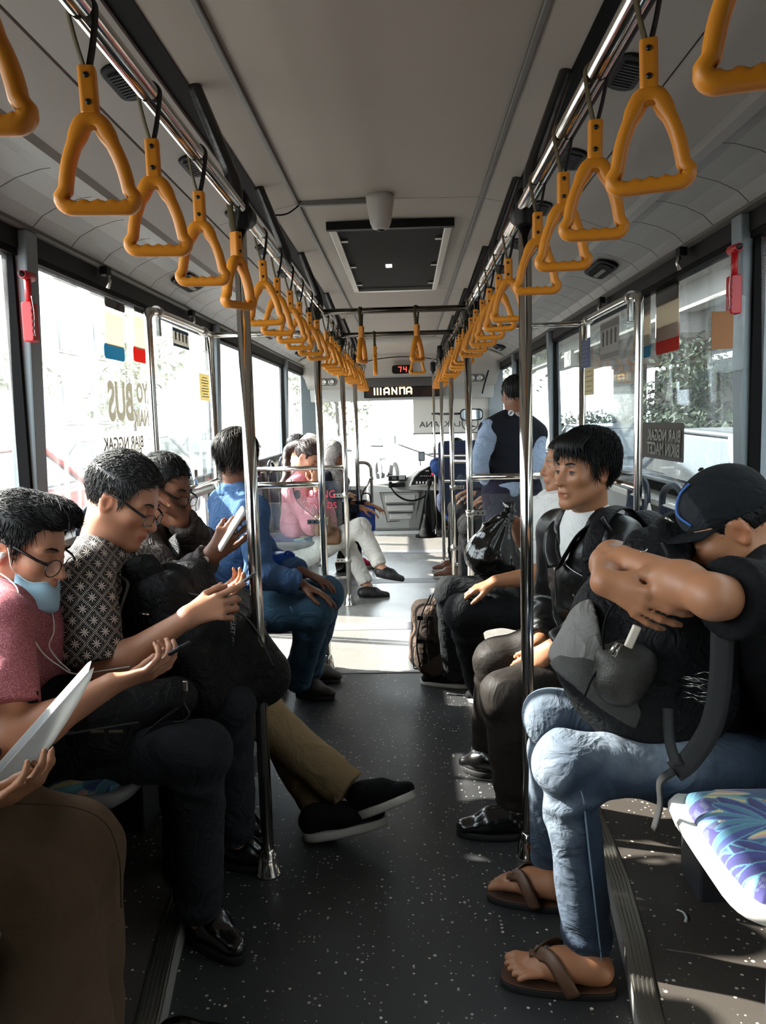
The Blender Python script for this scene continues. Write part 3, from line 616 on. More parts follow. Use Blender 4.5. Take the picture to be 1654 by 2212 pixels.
# ------------------------------------------------------------------ dashboard
m_dash = mat('dash_grey', '#8f908c', .55, bump=(120, .06, .001), var=(5, .04))
db = empty('dashboard', (0, 9.6, 0), label='grey moulded dashboard with instrument binnacle under the windscreen', cat='dashboard')
# centre console body
MB().loft([[(-.52, 9.62, z0_), (-.42, 9.42+dy, z0_), (.05, 9.36+dy, z0_), (.30, 9.40+dy, z0_), (.36, 9.6, z0_), (.36, 9.9, z0_), (-.52, 9.9, z0_)] for z0_, dy in ((.0, .06), (.05, .01), (.25, -.02), (.48, -.03), (.56, .0))], smooth=False).build('console', m_dash, db, bevel=.02)
MB().prism([(-.30, 9.335, .49), (.20, 9.335, .49), (.14, 9.39, .12), (-.22, 9.39, .12)], (0, -.012, 0)).build('access_panel', m_dash, db, bevel=.008)
MB().tube([(-.285, 9.32, .478), (.185, 9.32, .478), (.128, 9.375, .13), (-.208, 9.375, .13)], .004, 6, closed=True).build('panel_seam', m_black, db)
for i, z0_ in enumerate((.40, .29, .19)):
    w_ = .36-.05*i; MB().box((-.045, 9.335+.012*i, z0_), (w_, .02, .075 if i else .09)).build('louvre', mat('dash_light', '#a7a7a3', .5), db, bevel=.01)
    if i: MB().box((-.045, 9.318+.012*i, z0_+.045), (w_+.03, .014, .012)).build('louvre_edge', m_dark, db, bevel=.003)
for sx_, sz in ((-.26, .46), (.16, .46), (-.19, .15), (.11, .15)): MB().lathe((sx_, 9.32, sz), [(.012, 0), (.012, .006)], 10, R=[[1, 0, 0], [0, 0, -1], [0, 1, 0]]).build('bolt', m_alu, db)
# upper dash sweeping up to the right
top = []
for x, z, yb in ((-1.1, .60, 9.62), (-.45, .60, 9.5), (-.1, .64, 9.4), (.1, .70, 9.32), (.3, .79, 9.2), (.5, .84, 9.1), (.8, .84, 9.1), (1.1, .82, 9.2)):
    top.append([(x, yb, .5), (x, yb-.04, z-.05), (x, yb+.02, z), (x, 9.95, z-.02), (x, 9.95, .5)])
MB().loft(top, smooth=False, caps=True).build('dash_top', m_dash, db, bevel=.01)
bn = []
MB().prism([(.06, 9.24, .555), (.40, 9.14, .575), (.40, 9.12, .80), (.30, 9.15, .80), (.17, 9.2, .735), (.10, 9.23, .66)], (0, -.03, 0)).build('binnacle_rim', m_alu, db, bevel=.006)
MB().prism([(.085, 9.205, .57), (.39, 9.105, .59), (.39, 9.085, .785), (.30, 9.115, .785), (.185, 9.165, .72), (.12, 9.195, .65)], (0, -.006, 0)).build('instrument_face', mat('instrument_black', '#0b0b0c', .2, coat=.4), db)
for i in range(6): MB().box((.15+.036*i, 9.17-.012*i, .60), (.016, .01, .026)).build('switch', mat('switch_white', '#d5d5d5', .4), db)
for i in range(7): MB().box((.20+.022*i, 9.155-.007*i, .675), (.010, .008, .006)).build('marking', mat('switch_white', '#d5d5d5', .4), db)
MB().box((.335, 9.09, .70), (.034, .01, .02)).build('warning_lamp', mat('warning_red', '#d8303a', .4, emit=('#ff3040', 1.0)), db)
MB().box((.27, 9.11, .735), (.04, .008, .008)).build('marking', mat('switch_white', '#d5d5d5', .4), db)
rd = empty('bus_radio', (-.08, 9.3, .6), label='black two-way radio set with coiled cord on the dashboard', cat='radio')
MB().box((-.075, 9.31, .645), (.21, .05, .065)).build('upper_unit', m_black, rd, bevel=.006); MB().box((-.085, 9.31, .565), (.19, .05, .05)).build('lower_unit', m_black, rd, bevel=.006)
MB().box((-.11, 9.28, .65), (.05, .006, .035)).build('screen', mat('radio_screen', '#4b4d4a', .3), rd)
for i in range(3): MB().box((-.02, 9.282, .665-.014*i), (.07, .005, .006)).build('button_row', mat('switch_white', '#d5d5d5', .4), rd)
MB().rbox((-.155, 9.25, .575), (.04, .03, .075), .012, axis=1).build('handset', m_black, rd, bevel=.005)
cp = smooth_path([(-.155, 9.24, .55), (-.09, 9.16, .47), (.0, 9.12, .415), (.1, 9.08, .40), (.2, 9.06, .43), (.27, 9.05, .48)], 16); hp = []
for i, p in enumerate(cp):
    for q in range(6):
        a = 2*math.pi*q/6; hp.append(np.asarray(p)+np.array([.004*math.sin(a)*.4, .011*math.cos(a), .011*math.sin(a)]))
MB().tube(hp, .0032, 5).build('coiled_cord', m_rubber, rd)
gs = empty('gear_lever', (.24, 8.95, 0), label='black gear lever with rubber boot right of the dashboard', cat='gear lever')
MB().lathe((.24, 8.95, 0), [(.12, 0), (.12, .02), (.085, .03), (.085, .05), (.072, .06), (.072, .08), (.06, .09), (.055, .12), (.03, .2), (.022, .26)], 18).build('boot', m_rubber, gs)
MB().tube([(.24, 8.95, .1), (.25, 8.97, .4), (.29, 9.0, .58)], [.02, .014, .012], 8).build('stick', m_black, gs); MB().lathe((.29, 9.0, .57), [(.014, 0), (.028, .02), (.03, .05), (.02, .075)], 12).build('knob', m_black, gs)
MB().prism([(.16, 9.05, .05), (.31, 9.02, .05), (.29, 9.1, .5), (.25, 9.1, .5)], (0, .12, 0)).build('shroud', m_rubber, gs, bevel=.01)
# steering wheel and mirror, wiper, gadget
o = empty('steering_wheel', (.72, 8.9, .8), label='black steering wheel in front of the driver', cat='steering wheel')
Rw = np.array([[1, 0, 0], [0, .5, -.866], [0, .866, .5]])
MB().tube([np.array([.72, 8.88, .86]) + Rw @ np.array([.21*math.cos(t), .21*math.sin(t), 0]) for t in np.linspace(0, 2*math.pi, 33)[:-1]], .014, 8, closed=True).build('rim', m_black, o)
for t in (.5, 2.6, 4.7): MB().tube([np.array([.72, 8.88, .86]), np.array([.72, 8.88, .86]) + Rw @ np.array([.21*math.cos(t), .21*math.sin(t), 0])], .012, 6).build('spoke', m_black, o)
o = empty('rear_view_mirror', (.78, 9.3, 1.42), label='wide rear-view mirror in front of the sun blind', cat='mirror')
MB().rbox((.80, 9.32, 1.36), (.26, .03, .135), .045, axis=1, n=8).build('casing', m_black, o, bevel=.006); MB().rbox((.80, 9.303, 1.36), (.235, .004, .11), .04, axis=1, n=8).build('mirror_glass', mat('mirror', '#cfd2d4', .05, 1.0), o)
MB().tube([(.42, 9.34, 1.375), (.70, 9.33, 1.375)], .012, 8).build('arm', m_dark, o)
o = empty('windscreen_wiper', (.3, 9.9, .95), label='long grey wiper resting low across the windscreen', cat='wiper')
MB().tube([(-.06, 9.86, 1.02), (.30, 9.9, .88), (.55, 9.9, .8)], .008, 6).build('arm', m_dark, o); MB().box((-.0, 9.86, 1.0), (.14, .008, .01), R=Matrix.Rotation(.38, 3, 'Y')).build('blade', m_rubber, o)
o = empty('ticket_gadget', (.25, 9.3, .8), label='small grey screen on a stalk standing on the dashboard', cat='device')
MB().tube([(.20, 9.38, .78), (.20, 9.38, .86)], .006, 6).build('stalk', m_dark, o); MB().rbox((.215, 9.37, .89), (.075, .015, .11), .01, axis=1).build('casing', m_dark, o, bevel=.003); MB().box((.215, 9.36, .89), (.055, .003, .085)).build('screen', mat('gadget_grey', '#7e8283', .3), o)
o = empty('dash_figurine', (-.16, 9.5, .73), label='tiny dark ornament standing on the pale dashboard', cat='ornament')
MB().lathe((-.18, 9.46, .655), [(.03, 0), (.028, .02), (.012, .035), (.004, .05)], 8).build('body', m_black, o); MB().lathe((-.15, 9.46, .655), [(.02, 0), (.02, .015), (.008, .035)], 8).build('tail', m_black, o)
# ================================================================== SCULPTING (distance fields -> meshes)
_LAT = RNG.random((32, 32, 32)).astype(np.float32)
def vnoise(P, freq, off=0.0):
    Q = np.asarray(P, np.float32)*freq + off; I = np.floor(Q).astype(np.int32); f = Q - I; f = f*f*(3-2*f)
    r = 0
    for dx in (0, 1):
        wx = f[:, 0] if dx else 1-f[:, 0]
        for dy in (0, 1):
            wy = f[:, 1] if dy else 1-f[:, 1]
            for dz in (0, 1):
                wz = f[:, 2] if dz else 1-f[:, 2]
                r = r + wx*wy*wz*_LAT[(I[:, 0]+dx) & 31, (I[:, 1]+dy) & 31, (I[:, 2]+dz) & 31]
    return r*2-1
def frame(fwd, up=(0, 0, 1)):
    """columns: right, forward, up"""
    f = _nrm(fwd); u = np.asarray(up, float); u = _nrm(u - f*np.dot(u, f)); r = np.cross(f, u); return np.stack([r, f, u], axis=1)
class Sdf:
    def __init__(s, vox): s.vox = vox; s.ops = []; s.lo = np.full(3, 1e9); s.hi = np.full(3, -1e9)
    def _bb(s, lo, hi): s.lo = np.minimum(s.lo, lo); s.hi = np.maximum(s.hi, hi)
    def cap(s, a, b, ra, rb, k=.02, flat=None, sub=False, clip=None):
        """tapered capsule; flat=(axis, factor>1) squeezes it along axis; clip=list of (point, normal) cuts it"""
        a = np.asarray(a, float); b = np.asarray(b, float); R = max(ra, rb)
        lo, hi = np.minimum(a, b)-R, np.maximum(a, b)+R
        if not sub: s._bb(lo, hi)
        s.ops.append(('cap', lo, hi, k, sub, (a, b, ra, rb, flat, clip))); return s
    def ell(s, c, r, R=None, k=.02, sub=False, clip=None):
        c = np.asarray(c, float); r = np.asarray(r, float); m = r.max() if R is not None else r
        if not sub: s._bb(c-m, c+m)
        s.ops.append(('ell', c-m, c+m, k, sub, (c, r, R, clip))); return s
    def rb(s, c, h, rad, R=None, k=.02, sub=False, clip=None):
        """rounded box, half sizes h"""
        c = np.asarray(c, float); h = np.asarray(h, float); m = np.linalg.norm(h)+rad
        if R is None: m = h+rad
        if not sub: s._bb(c-m, c+m)
        s.ops.append(('rb', c-m, c+m, k, sub, (c, h, rad, R, clip))); return s
    def chain(s, pts, rad, k=.02, flat=None):
        for i in range(len(pts)-1): s.cap(pts[i], pts[i+1], rad[i], rad[i+1], k, flat)
        return s
    def cut(s, p, n, k=0.0): s.ops.append(('cut', None, None, k, True, (np.asarray(p, float), _nrm(n)))); return s
    def mesh(s, smooth=1):
        vx = s.vox; lo = s.lo - 3*vx; n = np.ceil((s.hi + 3*vx - lo)/vx).astype(int) + 1
        D = np.full(n, .08, np.float32)
        ax = [lo[i] + vx*np.arange(n[i]) for i in range(3)]
        for typ, l, h, k, sub, q in s.ops:
            if typ == 'cut':
                p, nn = q; d = (ax[0][:, None, None]-p[0])*nn[0] + (ax[1][None, :, None]-p[1])*nn[1] + (ax[2][None, None, :]-p[2])*nn[2]
                D = np.maximum(D, d.astype(np.float32)); continue
            mg = k + 2*vx
            i0 = np.clip(np.floor((l-mg-lo)/vx).astype(int), 0, n-1); i1 = np.clip(np.ceil((h+mg-lo)/vx).astype(int)+1, 1, n)
            if np.any(i1 <= i0): continue
            X = ax[0][i0[0]:i1[0]][:, None, None]; Y = ax[1][i0[1]:i1[1]][None, :, None]; Z = ax[2][i0[2]:i1[2]][None, None, :]
            if typ == 'cap':
                a, b, ra, rb_, flat, clip = q; px, py, pz = X-a[0], Y-a[1], Z-a[2]; ba = b-a
                if flat is not None:
                    fa = _nrm(flat[0]); g = flat[1]-1; dd = px*fa[0]+py*fa[1]+pz*fa[2]; px = px+g*dd*fa[0]; py = py+g*dd*fa[1]; pz = pz+g*dd*fa[2]; ba = ba + g*np.dot(ba, fa)*fa
                L2 = max(float(ba@ba), 1e-9); t = np.clip((px*ba[0]+py*ba[1]+pz*ba[2])/L2, 0, 1)
                d = np.sqrt((px-t*ba[0])**2+(py-t*ba[1])**2+(pz-t*ba[2])**2) - (ra+(rb_-ra)*t)
            elif typ == 'ell':
                c, r, R, clip = q; px, py, pz = X-c[0], Y-c[1], Z-c[2]
                if R is not None: px, py, pz = (px*R[0, i]+py*R[1, i]+pz*R[2, i] for i in range(3))
                k0 = np.sqrt((px/r[0])**2+(py/r[1])**2+(pz/r[2])**2); k1 = np.sqrt((px/r[0]**2)**2+(py/r[1]**2)**2+(pz/r[2]**2)**2)
                d = k0*(k0-1)/np.maximum(k1, 1e-6)
            else:
                c, hh_, rad, R, clip = q; px, py, pz = X-c[0], Y-c[1], Z-c[2]
                if R is not None: px, py, pz = (px*R[0, i]+py*R[1, i]+pz*R[2, i] for i in range(3))
                qx, qy, qz = np.abs(px)-hh_[0], np.abs(py)-hh_[1], np.abs(pz)-hh_[2]
                d = np.sqrt(np.maximum(qx, 0)**2+np.maximum(qy, 0)**2+np.maximum(qz, 0)**2) + np.minimum(np.maximum(qx, np.maximum(qy, qz)), 0) - rad
            if clip:
                for (cp_, cn) in clip:
                    cn = _nrm(cn); d = np.maximum(d, (X-cp_[0])*cn[0]+(Y-cp_[1])*cn[1]+(Z-cp_[2])*cn[2])
            sl = (slice(i0[0], i1[0]), slice(i0[1], i1[1]), slice(i0[2], i1[2])); A = D[sl]
            if sub:
                d = -d; hh2 = np.maximum(k-np.abs(A-d), 0)/max(k, 1e-6); D[sl] = np.maximum(A, d) + hh2*hh2*k/4
            else:
                hh2 = np.maximum(k-np.abs(A-d), 0)/max(k, 1e-6); D[sl] = np.minimum(A, d) - hh2*hh2*k/4
        V, F = surface_nets(D); V = V*vx + lo
        for _ in range(smooth): V = relax(V, F)
        return V, F
def surface_nets(D):
    ins = D < 0; n = D.shape
    c = np.zeros((n[0]-1, n[1]-1, n[2]-1), np.int8)
    for i in (0, 1):
        for j in (0, 1):
            for k in (0, 1): c += ins[i:n[0]-1+i, j:n[1]-1+j, k:n[2]-1+k]
    act = np.argwhere((c > 0) & (c < 8)); idx = np.full(c.shape, -1, np.int32); idx[act[:, 0], act[:, 1], act[:, 2]] = np.arange(len(act))
    corners = [(i, j, k) for i in (0, 1) for j in (0, 1) for k in (0, 1)]
    val = np.stack([D[act[:, 0]+i, act[:, 1]+j, act[:, 2]+k] for i, j, k in corners], 1)
    S = np.zeros((len(act), 3), np.float32); N = np.zeros(len(act), np.float32)
    for a in range(8):
        for b in range(a+1, 8):
            ca, cb = np.array(corners[a]), np.array(corners[b])
            if np.abs(ca-cb).sum() != 1: continue
            va, vb = val[:, a], val[:, b]; m = (va < 0) != (vb < 0)
            t = np.where(m, va/np.where(m, va-vb, 1), 0)
            S += m[:, None]*(ca + t[:, None]*(cb-ca)); N += m
    V = act + S/np.maximum(N, 1)[:, None]
    F = []
    for axn in range(3):
        sl0 = [slice(None)]*3; sl1 = [slice(None)]*3; sl0[axn] = slice(0, -1); sl1[axn] = slice(1, None)
        a, b = ins[tuple(sl0)], ins[tuple(sl1)]; E = np.argwhere(a != b); flip = a[E[:, 0], E[:, 1], E[:, 2]]
        u, v = [(1, 2), (2, 0), (0, 1)][axn]
        ok = (E[:, u] > 0) & (E[:, v] > 0) & (E[:, u] < n[u]-1) & (E[:, v] < n[v]-1); E = E[ok]; flip = flip[ok]
        def cell(du, dv):
            C = E.copy(); C[:, u] += du; C[:, v] += dv; return idx[C[:, 0], C[:, 1], C[:, 2]]
        Q = np.stack([cell(-1, -1), cell(0, -1), cell(0, 0), cell(-1, 0)], 1)
        Q[~flip] = Q[~flip][:, ::-1]; F.append(Q)
    return V, np.concatenate(F)
def relax(V, F, w=.5):
    n = len(V); A = np.zeros((n, 3)); C = np.zeros(n)
    for i in range(4):
        a, b = F[:, i], F[:, (i+1) % 4]
        for d in range(3): A[:, d] += np.bincount(a, V[b, d], n) + np.bincount(b, V[a, d], n)
        C += np.bincount(a, minlength=n) + np.bincount(b, minlength=n)
    return V*(1-w) + w*A/np.maximum(C, 1)[:, None]
def normals(V, F):
    a = np.cross(V[F[:, 2]]-V[F[:, 0]], V[F[:, 3]]-V[F[:, 1]]); n = len(V); N = np.zeros((n, 3))
    for i in range(4):
        for d in range(3): N[:, d] += np.bincount(F[:, i], a[:, d], n)
    return N/np.maximum(np.linalg.norm(N, axis=1), 1e-9)[:, None]
def seg_t(P, a, b):
    ba = b-a; t = np.clip(((P-a)@ba)/max(ba@ba, 1e-9), 0, 1); return t, np.linalg.norm(P-(a+t[:, None]*ba), axis=1)
def folds(V, F, amp=.004, freq=9.0, seed=0.0, joints=(), stretch=(1, 1, 1)):
    """cloth creases: broad noise plus tight rings around bent joints [(point, axis, radius, amp, freq)]"""
    N = normals(V, F); S = V*np.asarray(stretch)
    n1 = vnoise(S, freq, seed+3.1); n2 = vnoise(S, freq*2.3, seed+17.7)
    d = amp*(1-np.abs(n1)*2.0)*.7 + amp*.4*n2
    for p, a, r, am, fr in joints:
        p = np.asarray(p, float); a = _nrm(a); dist = np.linalg.norm(V-p, axis=1); w = np.exp(-(dist/r)**2)
        ph = (V-p)@a; wob = vnoise(V, 14.0, seed+5)*1.6
        d += w*am*np.sin(ph*fr+wob*2.0)
    return V + N*d[:, None]
def col_attr(me, C, name='tint'):
    at = me.color_attributes.new(name, 'FLOAT_COLOR', 'POINT'); A = np.ones((len(C), 4), np.float32); A[:, :3] = C; at.data.foreach_set('color', A.ravel())
def sculpt(name, s, m, parent, fold=None, tint=None, smooth=1, **kw):
    V, F = s.mesh(smooth)
    if fold: V = folds(V, F, **fold)
    me = mesh_np(name, V, F)
    if tint is not None: col_attr(me, tint(V, normals(V, F)))
    return link(name, me, m, parent, **kw)
# ------------------------------------------------------------------ anatomy
class Head:
    """c = centre between the ears; f = face direction; u = up; sc = scale"""
    def __init__(s, c, f, u=(0, 0, 1), sc=1.0): s.c = np.asarray(c, float); s.R = frame(f, u); s.sc = sc
    def w(s, x, y, z): return s.c + s.R @ (np.array([x, y, z])*s.sc)
    def loc(s, P): return ((np.asarray(P)-s.c) @ s.R)/s.sc
def head_sdf(S, H, male=True, lids='down', jaw=1.0):
    k = H.sc; w = H.w
    def e(x, y, z, r, kk=.02, sub=False): S.ell(w(x, y, z), np.array(r)*k, H.R, kk*k, sub)
    def c(a, b, ra, rb, kk=.015, sub=False): S.cap(w(*a), w(*b), ra*k, rb*k, kk*k, None, sub)
    e(0, -.014, .038, (.073, .094, .082)); e(0, .012, .0, (.068, .078, .075), .03)
    e(0, .034, -.045, (.053*jaw, .056, .074), .03)
    for s in (-1, 1):
        c((s*.05*jaw, .0, -.055), (s*.016, .078, -.103), .019, .015, .03)
        e(s*.040, .062, -.022, (.022, .022, .018), .025)
        c((s*.012, .088, .017), (s*.045, .072, .018), .009, .008, .014)
        e(s*.031, .098, -.003, (.019, .016, .0125), .014, True)
        c((s*.012, .094, -.040), (s*.013, .098, -.039), .0075, .0075, .008)
        # eyeball mound with lids
        e(s*.031, .0775, -.003, (.0145, .0135, .0125), .004)
        e(s*.0755, -.006, -.012, (.0085, .019, .031), .006); e(s*.081, .002, -.012, (.006, .010, .016), .004, True)
        c((s*.079, -.016, .012), (s*.080, -.02, -.012), .0045, .0045, .005); c((s*.079, -.016, .012), (s*.077, .004, .016), .0045, .004, .005)
    c((0, .090, .008), (0, .112, -.034), .0075, .0115, .012); e(0, .113, -.037, (.011, .010, .009), .008)
    for s in (-1, 1): e(s*.0065, .105, -.049, (.0042, .005, .005), .004, True)
    e(0, .092, -.066, (.024, .013, .018), .015)
    c((-.020, .094, -.067), (0, .102, -.064), .0052, .0062, .005); c((.020, .094, -.067), (0, .102, -.064), .0052, .0062, .005)
    c((-.016, .094, -.0775), (.016, .094, -.0775), .0072, .0072, .006)
    c((-.024, .099, -.0715), (.024, .099, -.0715), .0016, .0016, .003, True)
    e(0, .083, -.104, (.017, .014, .015), .02)
def skin_tint(H, lip=(.78, .52, .50)):
    def f(V, N):
        L = H.loc(V); C = np.ones((len(V), 3))
        d = ((L[:, 0]/.026)**2 + ((L[:, 1]-.1)/.018)**2 + ((L[:, 2]+.071)/.0125)**2); m = np.clip(1.25-d, 0, 1)[:, None]*.9
        C = C*(1-m) + m*np.array(lip)
        for s in (-1, 1):
            d = ((L[:, 0]-s*.078)/.02)**2+((L[:, 1]+.006)/.026)**2+((L[:, 2]+.012)/.034)**2; m = np.clip(1.2-d, 0, 1)[:, None]*.6; C = C*(1-m)+m*np.array([1.05, .74, .66])*C
            dx = (L[:, 0]-s*.031)/.022; dz = (L[:, 2]-.019+.06*(L[:, 0]-s*.031)**2*4)/.0042; m = (np.clip(1.3-dx**2-dz**2, 0, 1)*(L[:, 1] > .055)*(L[:, 1] < .105))[:, None]*.9; C = C*(1-m)+m*np.array([.16, .13, .12])
            dx = (L[:, 0]-s*.031)/.0155; dz = (L[:, 2]+.0085)/.0020; m = (np.clip(1.3-dx**2-dz**2, 0, 1)*(L[:, 1] > .06)*(L[:, 1] < .105))[:, None]*.85; C = C*(1-m)+m*np.array([.18, .13, .11])
        n = vnoise(V, 40, 2.0)*.035+vnoise(V, 11, 5.0)*.05; return np.clip(C*(1+n[:, None]), 0, 2)
    return f
def brows(H, parent, m, thick=.0034):
    for s in (-1, 1):
        MB().tube([H.w(s*.013, .0955, .0205), H.w(s*.022, .0950, .0245), H.w(s*.034, .0895, .0265), H.w(s*.046, .0795, .0215)], [thick*.8*H.sc, thick*H.sc, thick*.9*H.sc, thick*.3*H.sc], 6, flat=(H.R[:, 1], .5)).build('eyebrow', m, parent)
def eyes(H, parent, m_iris, look=(0, 1, 0)):
    def on(s, x, z, e): return H.w(s*.031+x, .0775+.0136*math.sqrt(max(0, 1-(x/.0148)**2-(z/.0128)**2))+e, -.003+z)
    for s in (-1, 1):
        top = [on(s, x, .0005+.0046*(1-(x/.0125)**2), .0007) for x in np.linspace(-.0125, .0125, 13)]; bot = [on(s, x, .0005-.0034*(1-(x/.0125)**2), .0007) for x in np.linspace(-.0125, .0125, 13)]
        eo = MB().loft([bot, [lerp(a, b, .5)+H.R[:, 1]*.0003 for a, b in zip(top, bot)], top], True, False, False).build('eye', mat('eye_white', '#8a8078', .4), parent)
        ir = MB(); cx = look[0]*.008
        ir.add([on(s, cx+.0058*math.cos(t), np.clip(.001+.0058*math.sin(t), -.0028, .0046), .0016) for t in np.linspace(0, 6.283, 19)[:-1]], [tuple(range(18))]); ir.build('iris', m_iris, eo)
        MB().tube(top, .0011, 5).build('eyelash', m_iris, eo); continue
        c = H.w(s*.031, .0805, -.0035); b = MB(); R = H.R
        b.lathe(c, [(.0001, -.012), (.008, -.009), (.0115, -.003), (.0115, .003), (.009, .0075), (.006, .0098), (.0001, .0113)], 14, R=np.stack([R[:, 0]*H.sc, R[:, 2]*H.sc, R[:, 1]*H.sc], 1)*1.06)
        eo = b.build('eye', mat('eye_white', '#c9c2ba', .25), parent)
        b = MB(); b.lathe(c + R[:, 1]*.0118*H.sc + R[:, 0]*look[0]*.004*H.sc, [(.0052, -.002), (.0048, 0), (.0001, .0009)], 12, R=np.stack([R[:, 0], R[:, 2], R[:, 1]], 1)*H.sc); b.build('iris', m_iris, eo)
def hair_line(L, style):
    """True where the scalp carries hair (head-local unit points)"""
    y, z, x = L[:, 1], L[:, 2], np.abs(L[:, 0])
    h = np.interp(y, style['y'], style['z']); return z > h
SHORT = dict(y=[-.12, -.07, -.035, -.02, .0, .018, .03, .045, .065, .1], z=[-.075, -.065, -.035, .02, .026, .018, -.012, .03, .066, .082])
def hair(H, parent, m, style=SHORT, thick=.010, n=1400, length=.035, comb=None, seed=1, vox=.005, width=.0015, fringe=None, puff=None, lift=.35):
    rng = np.random.default_rng(seed); k = H.sc
    S = Sdf(vox); S.ell(H.w(0, -.014, .038), np.array([.073+thick, .094+thick, .082+thick])*k, H.R, .01); S.ell(H.w(0, .004, .01), np.array([.070+thick*.7, .082+thick*.5, .072])*k, H.R, .02)
    if puff:
        for (p, r) in puff: S.ell(H.w(*p), np.array(r)*k, H.R, .02*k)
    V, F = S.mesh(2); L = H.loc(V)
    keep = hair_line(L, style); inner = H.c
    low = ~keep; V2 = V.copy()
    V2[low] = H.c + (V[low]-H.c)*.72         # tuck everything below the hair line inside the head
    nz = vnoise(np.stack([L[:, 0]*90, L[:, 1]*22, L[:, 2]*22], 1), 1.0, seed)*.0016 + vnoise(L*28, 1.0, seed+9)*.0012
    V2[keep] += ((V[keep]-H.c)/np.linalg.norm(V[keep]-H.c, axis=1)[:, None])*nz[keep][:, None]*k
    me = mesh_np('hair', V2, F); ho = link('hair', me, m, parent)
    # loose strands
    cand = np.where(keep)[0]
    if len(cand) and n:
        N = normals(V, F); ch = rng.choice(cand, n); B = MB(); Vs = []; Fs = []
        for q, i in enumerate(ch):
            l = L[i]; d = np.asarray(comb(l) if comb else (0, -.3, -.9)) + rng.normal(0, .18, 3); d = H.R @ d
            nn = N[i]; d = _nrm(d - nn*np.dot(d, nn)*.8); ln = length*k*rng.uniform(.6, 1.25); p = V2[i] - nn*.002
            b0 = len(Vs); sd = np.cross(nn, d)*width*k*rng.uniform(.7, 1.4)
            for j in range(4):
                t = j/3; wd_ = (1-t**1.6)+.02; pt = p + d*ln*t + nn*(lift*ln*t*(1-t)*1.3+.0015) ; tq = H.loc(pt[None])[0]
                pt = pt - nn*ln*.12*t*t
                Vs += [pt - sd*wd_, pt + sd*wd_, pt + nn*width*k*.9*wd_]
            for j in range(3):
                a = b0+3*j
                Fs += [(a, a+1, a+4, a+3), (a+1, a+2, a+5, a+4), (a+2, a, a+3, a+5)]
        me = mesh_np('hair_strands', np.array(Vs), np.array(Fs)); link('hair_strands', me, m, parent, kind='stuff')
    if fringe:
        Vs = []; Fs = []
        for (a, b, c_, wd0) in fringe:
            P0 = smooth_path([H.w(*a), H.w(*b), H.w(*c_)], 5); bm_ = MB()
            bm_.tube(P0, [wd0*k*(1-.92*(j/(len(P0)-1))**1.5) for j in range(len(P0))], 6); o0 = len(Vs); Vs += bm_.v; Fs += [tuple(o0+i for i in f) for f in bm_.f]
        me = mesh_np('hair_fringe', np.array(Vs), Fs); link('hair_fringe', me, m, parent, kind='stuff')
    return ho
def hand_pts(wrist, fdir, palm, side, curl=(.3, .35, .4, .45), thumb=(.7, .4), spread=.12, sc=1.0, thumb_in=.35, bend=None):
    """returns palm prims and finger chains. fdir = wrist->knuckles, palm = direction the palm faces, side=+1 when the thumb lies along cross(fdir, palm)"""
    f = _nrm(fdir); p = np.asarray(palm, float); p = _nrm(p - f*np.dot(p, f)); t = np.cross(f, p)*side
    w = np.asarray(wrist, float); out = []
    pal = [(w + t*.004*sc, w + f*.085*sc + t*.026*sc, .020*sc, .0125*sc), (w + t*.0*sc, w + f*.088*sc + t*.004*sc, .021*sc, .0125*sc), (w - t*.006*sc, w + f*.082*sc - t*.022*sc, .019*sc, .0115*sc), (w + t*.012*sc, w + f*.05*sc + t*.03*sc + p*.006*sc, .018*sc, .014*sc)]
    base = [(.027, .090), (.006, .095), (-.014, .091), (-.032, .082)]; lens = [(.042, .026, .02), (.046, .029, .021), (.043, .027, .02), (.033, .021, .018)]; rad = [.0092, .0095, .009, .0078]
    for i in range(4):
        q = w + f*base[i][1]*sc + t*base[i][0]*sc; ang = 0.0; d0 = _nrm(f + t*spread*(1.3-i)*.8); ch = [q]; cu = curl[i]
        for j in range(3):
            ang += (cu if bend is None else bend[i][j]) if not isinstance(cu, (tuple, list)) else cu[j]; d = d0*math.cos(ang) + p*math.sin(ang); q = q + d*lens[i][j]*sc; ch.append(q)
        out.append((ch, [rad[i]*sc, rad[i]*.95*sc, rad[i]*.88*sc, rad[i]*.72*sc]))
    q = w + f*.028*sc + t*.026*sc + p*.008*sc; ch = [q]; a = thumb[0]
    for j, ln in enumerate((.045, .032, .026)):
        d = _nrm(f*math.cos(a) + t*math.sin(a) + p*thumb_in); q = q + d*ln*sc; ch.append(q); a -= thumb[1]
    out.append((ch, [.0125*sc, .011*sc, .0102*sc, .008*sc]))
    return pal, out, p, t
def hand_sdf(S, *a, **kw):
    pal, fin, p, t = hand_pts(*a, **kw)
    for (A, B, ra, rb) in pal: S.cap(A, B, ra, rb, .014, (p, 1.25))
    for ch, r in fin:
        for j in range(3): S.cap(ch[j], ch[j+1], r[j], r[j+1], .006)
    return fin
def lerp(a, b, t): return np.asarray(a, float)*(1-t)+np.asarray(b, float)*t
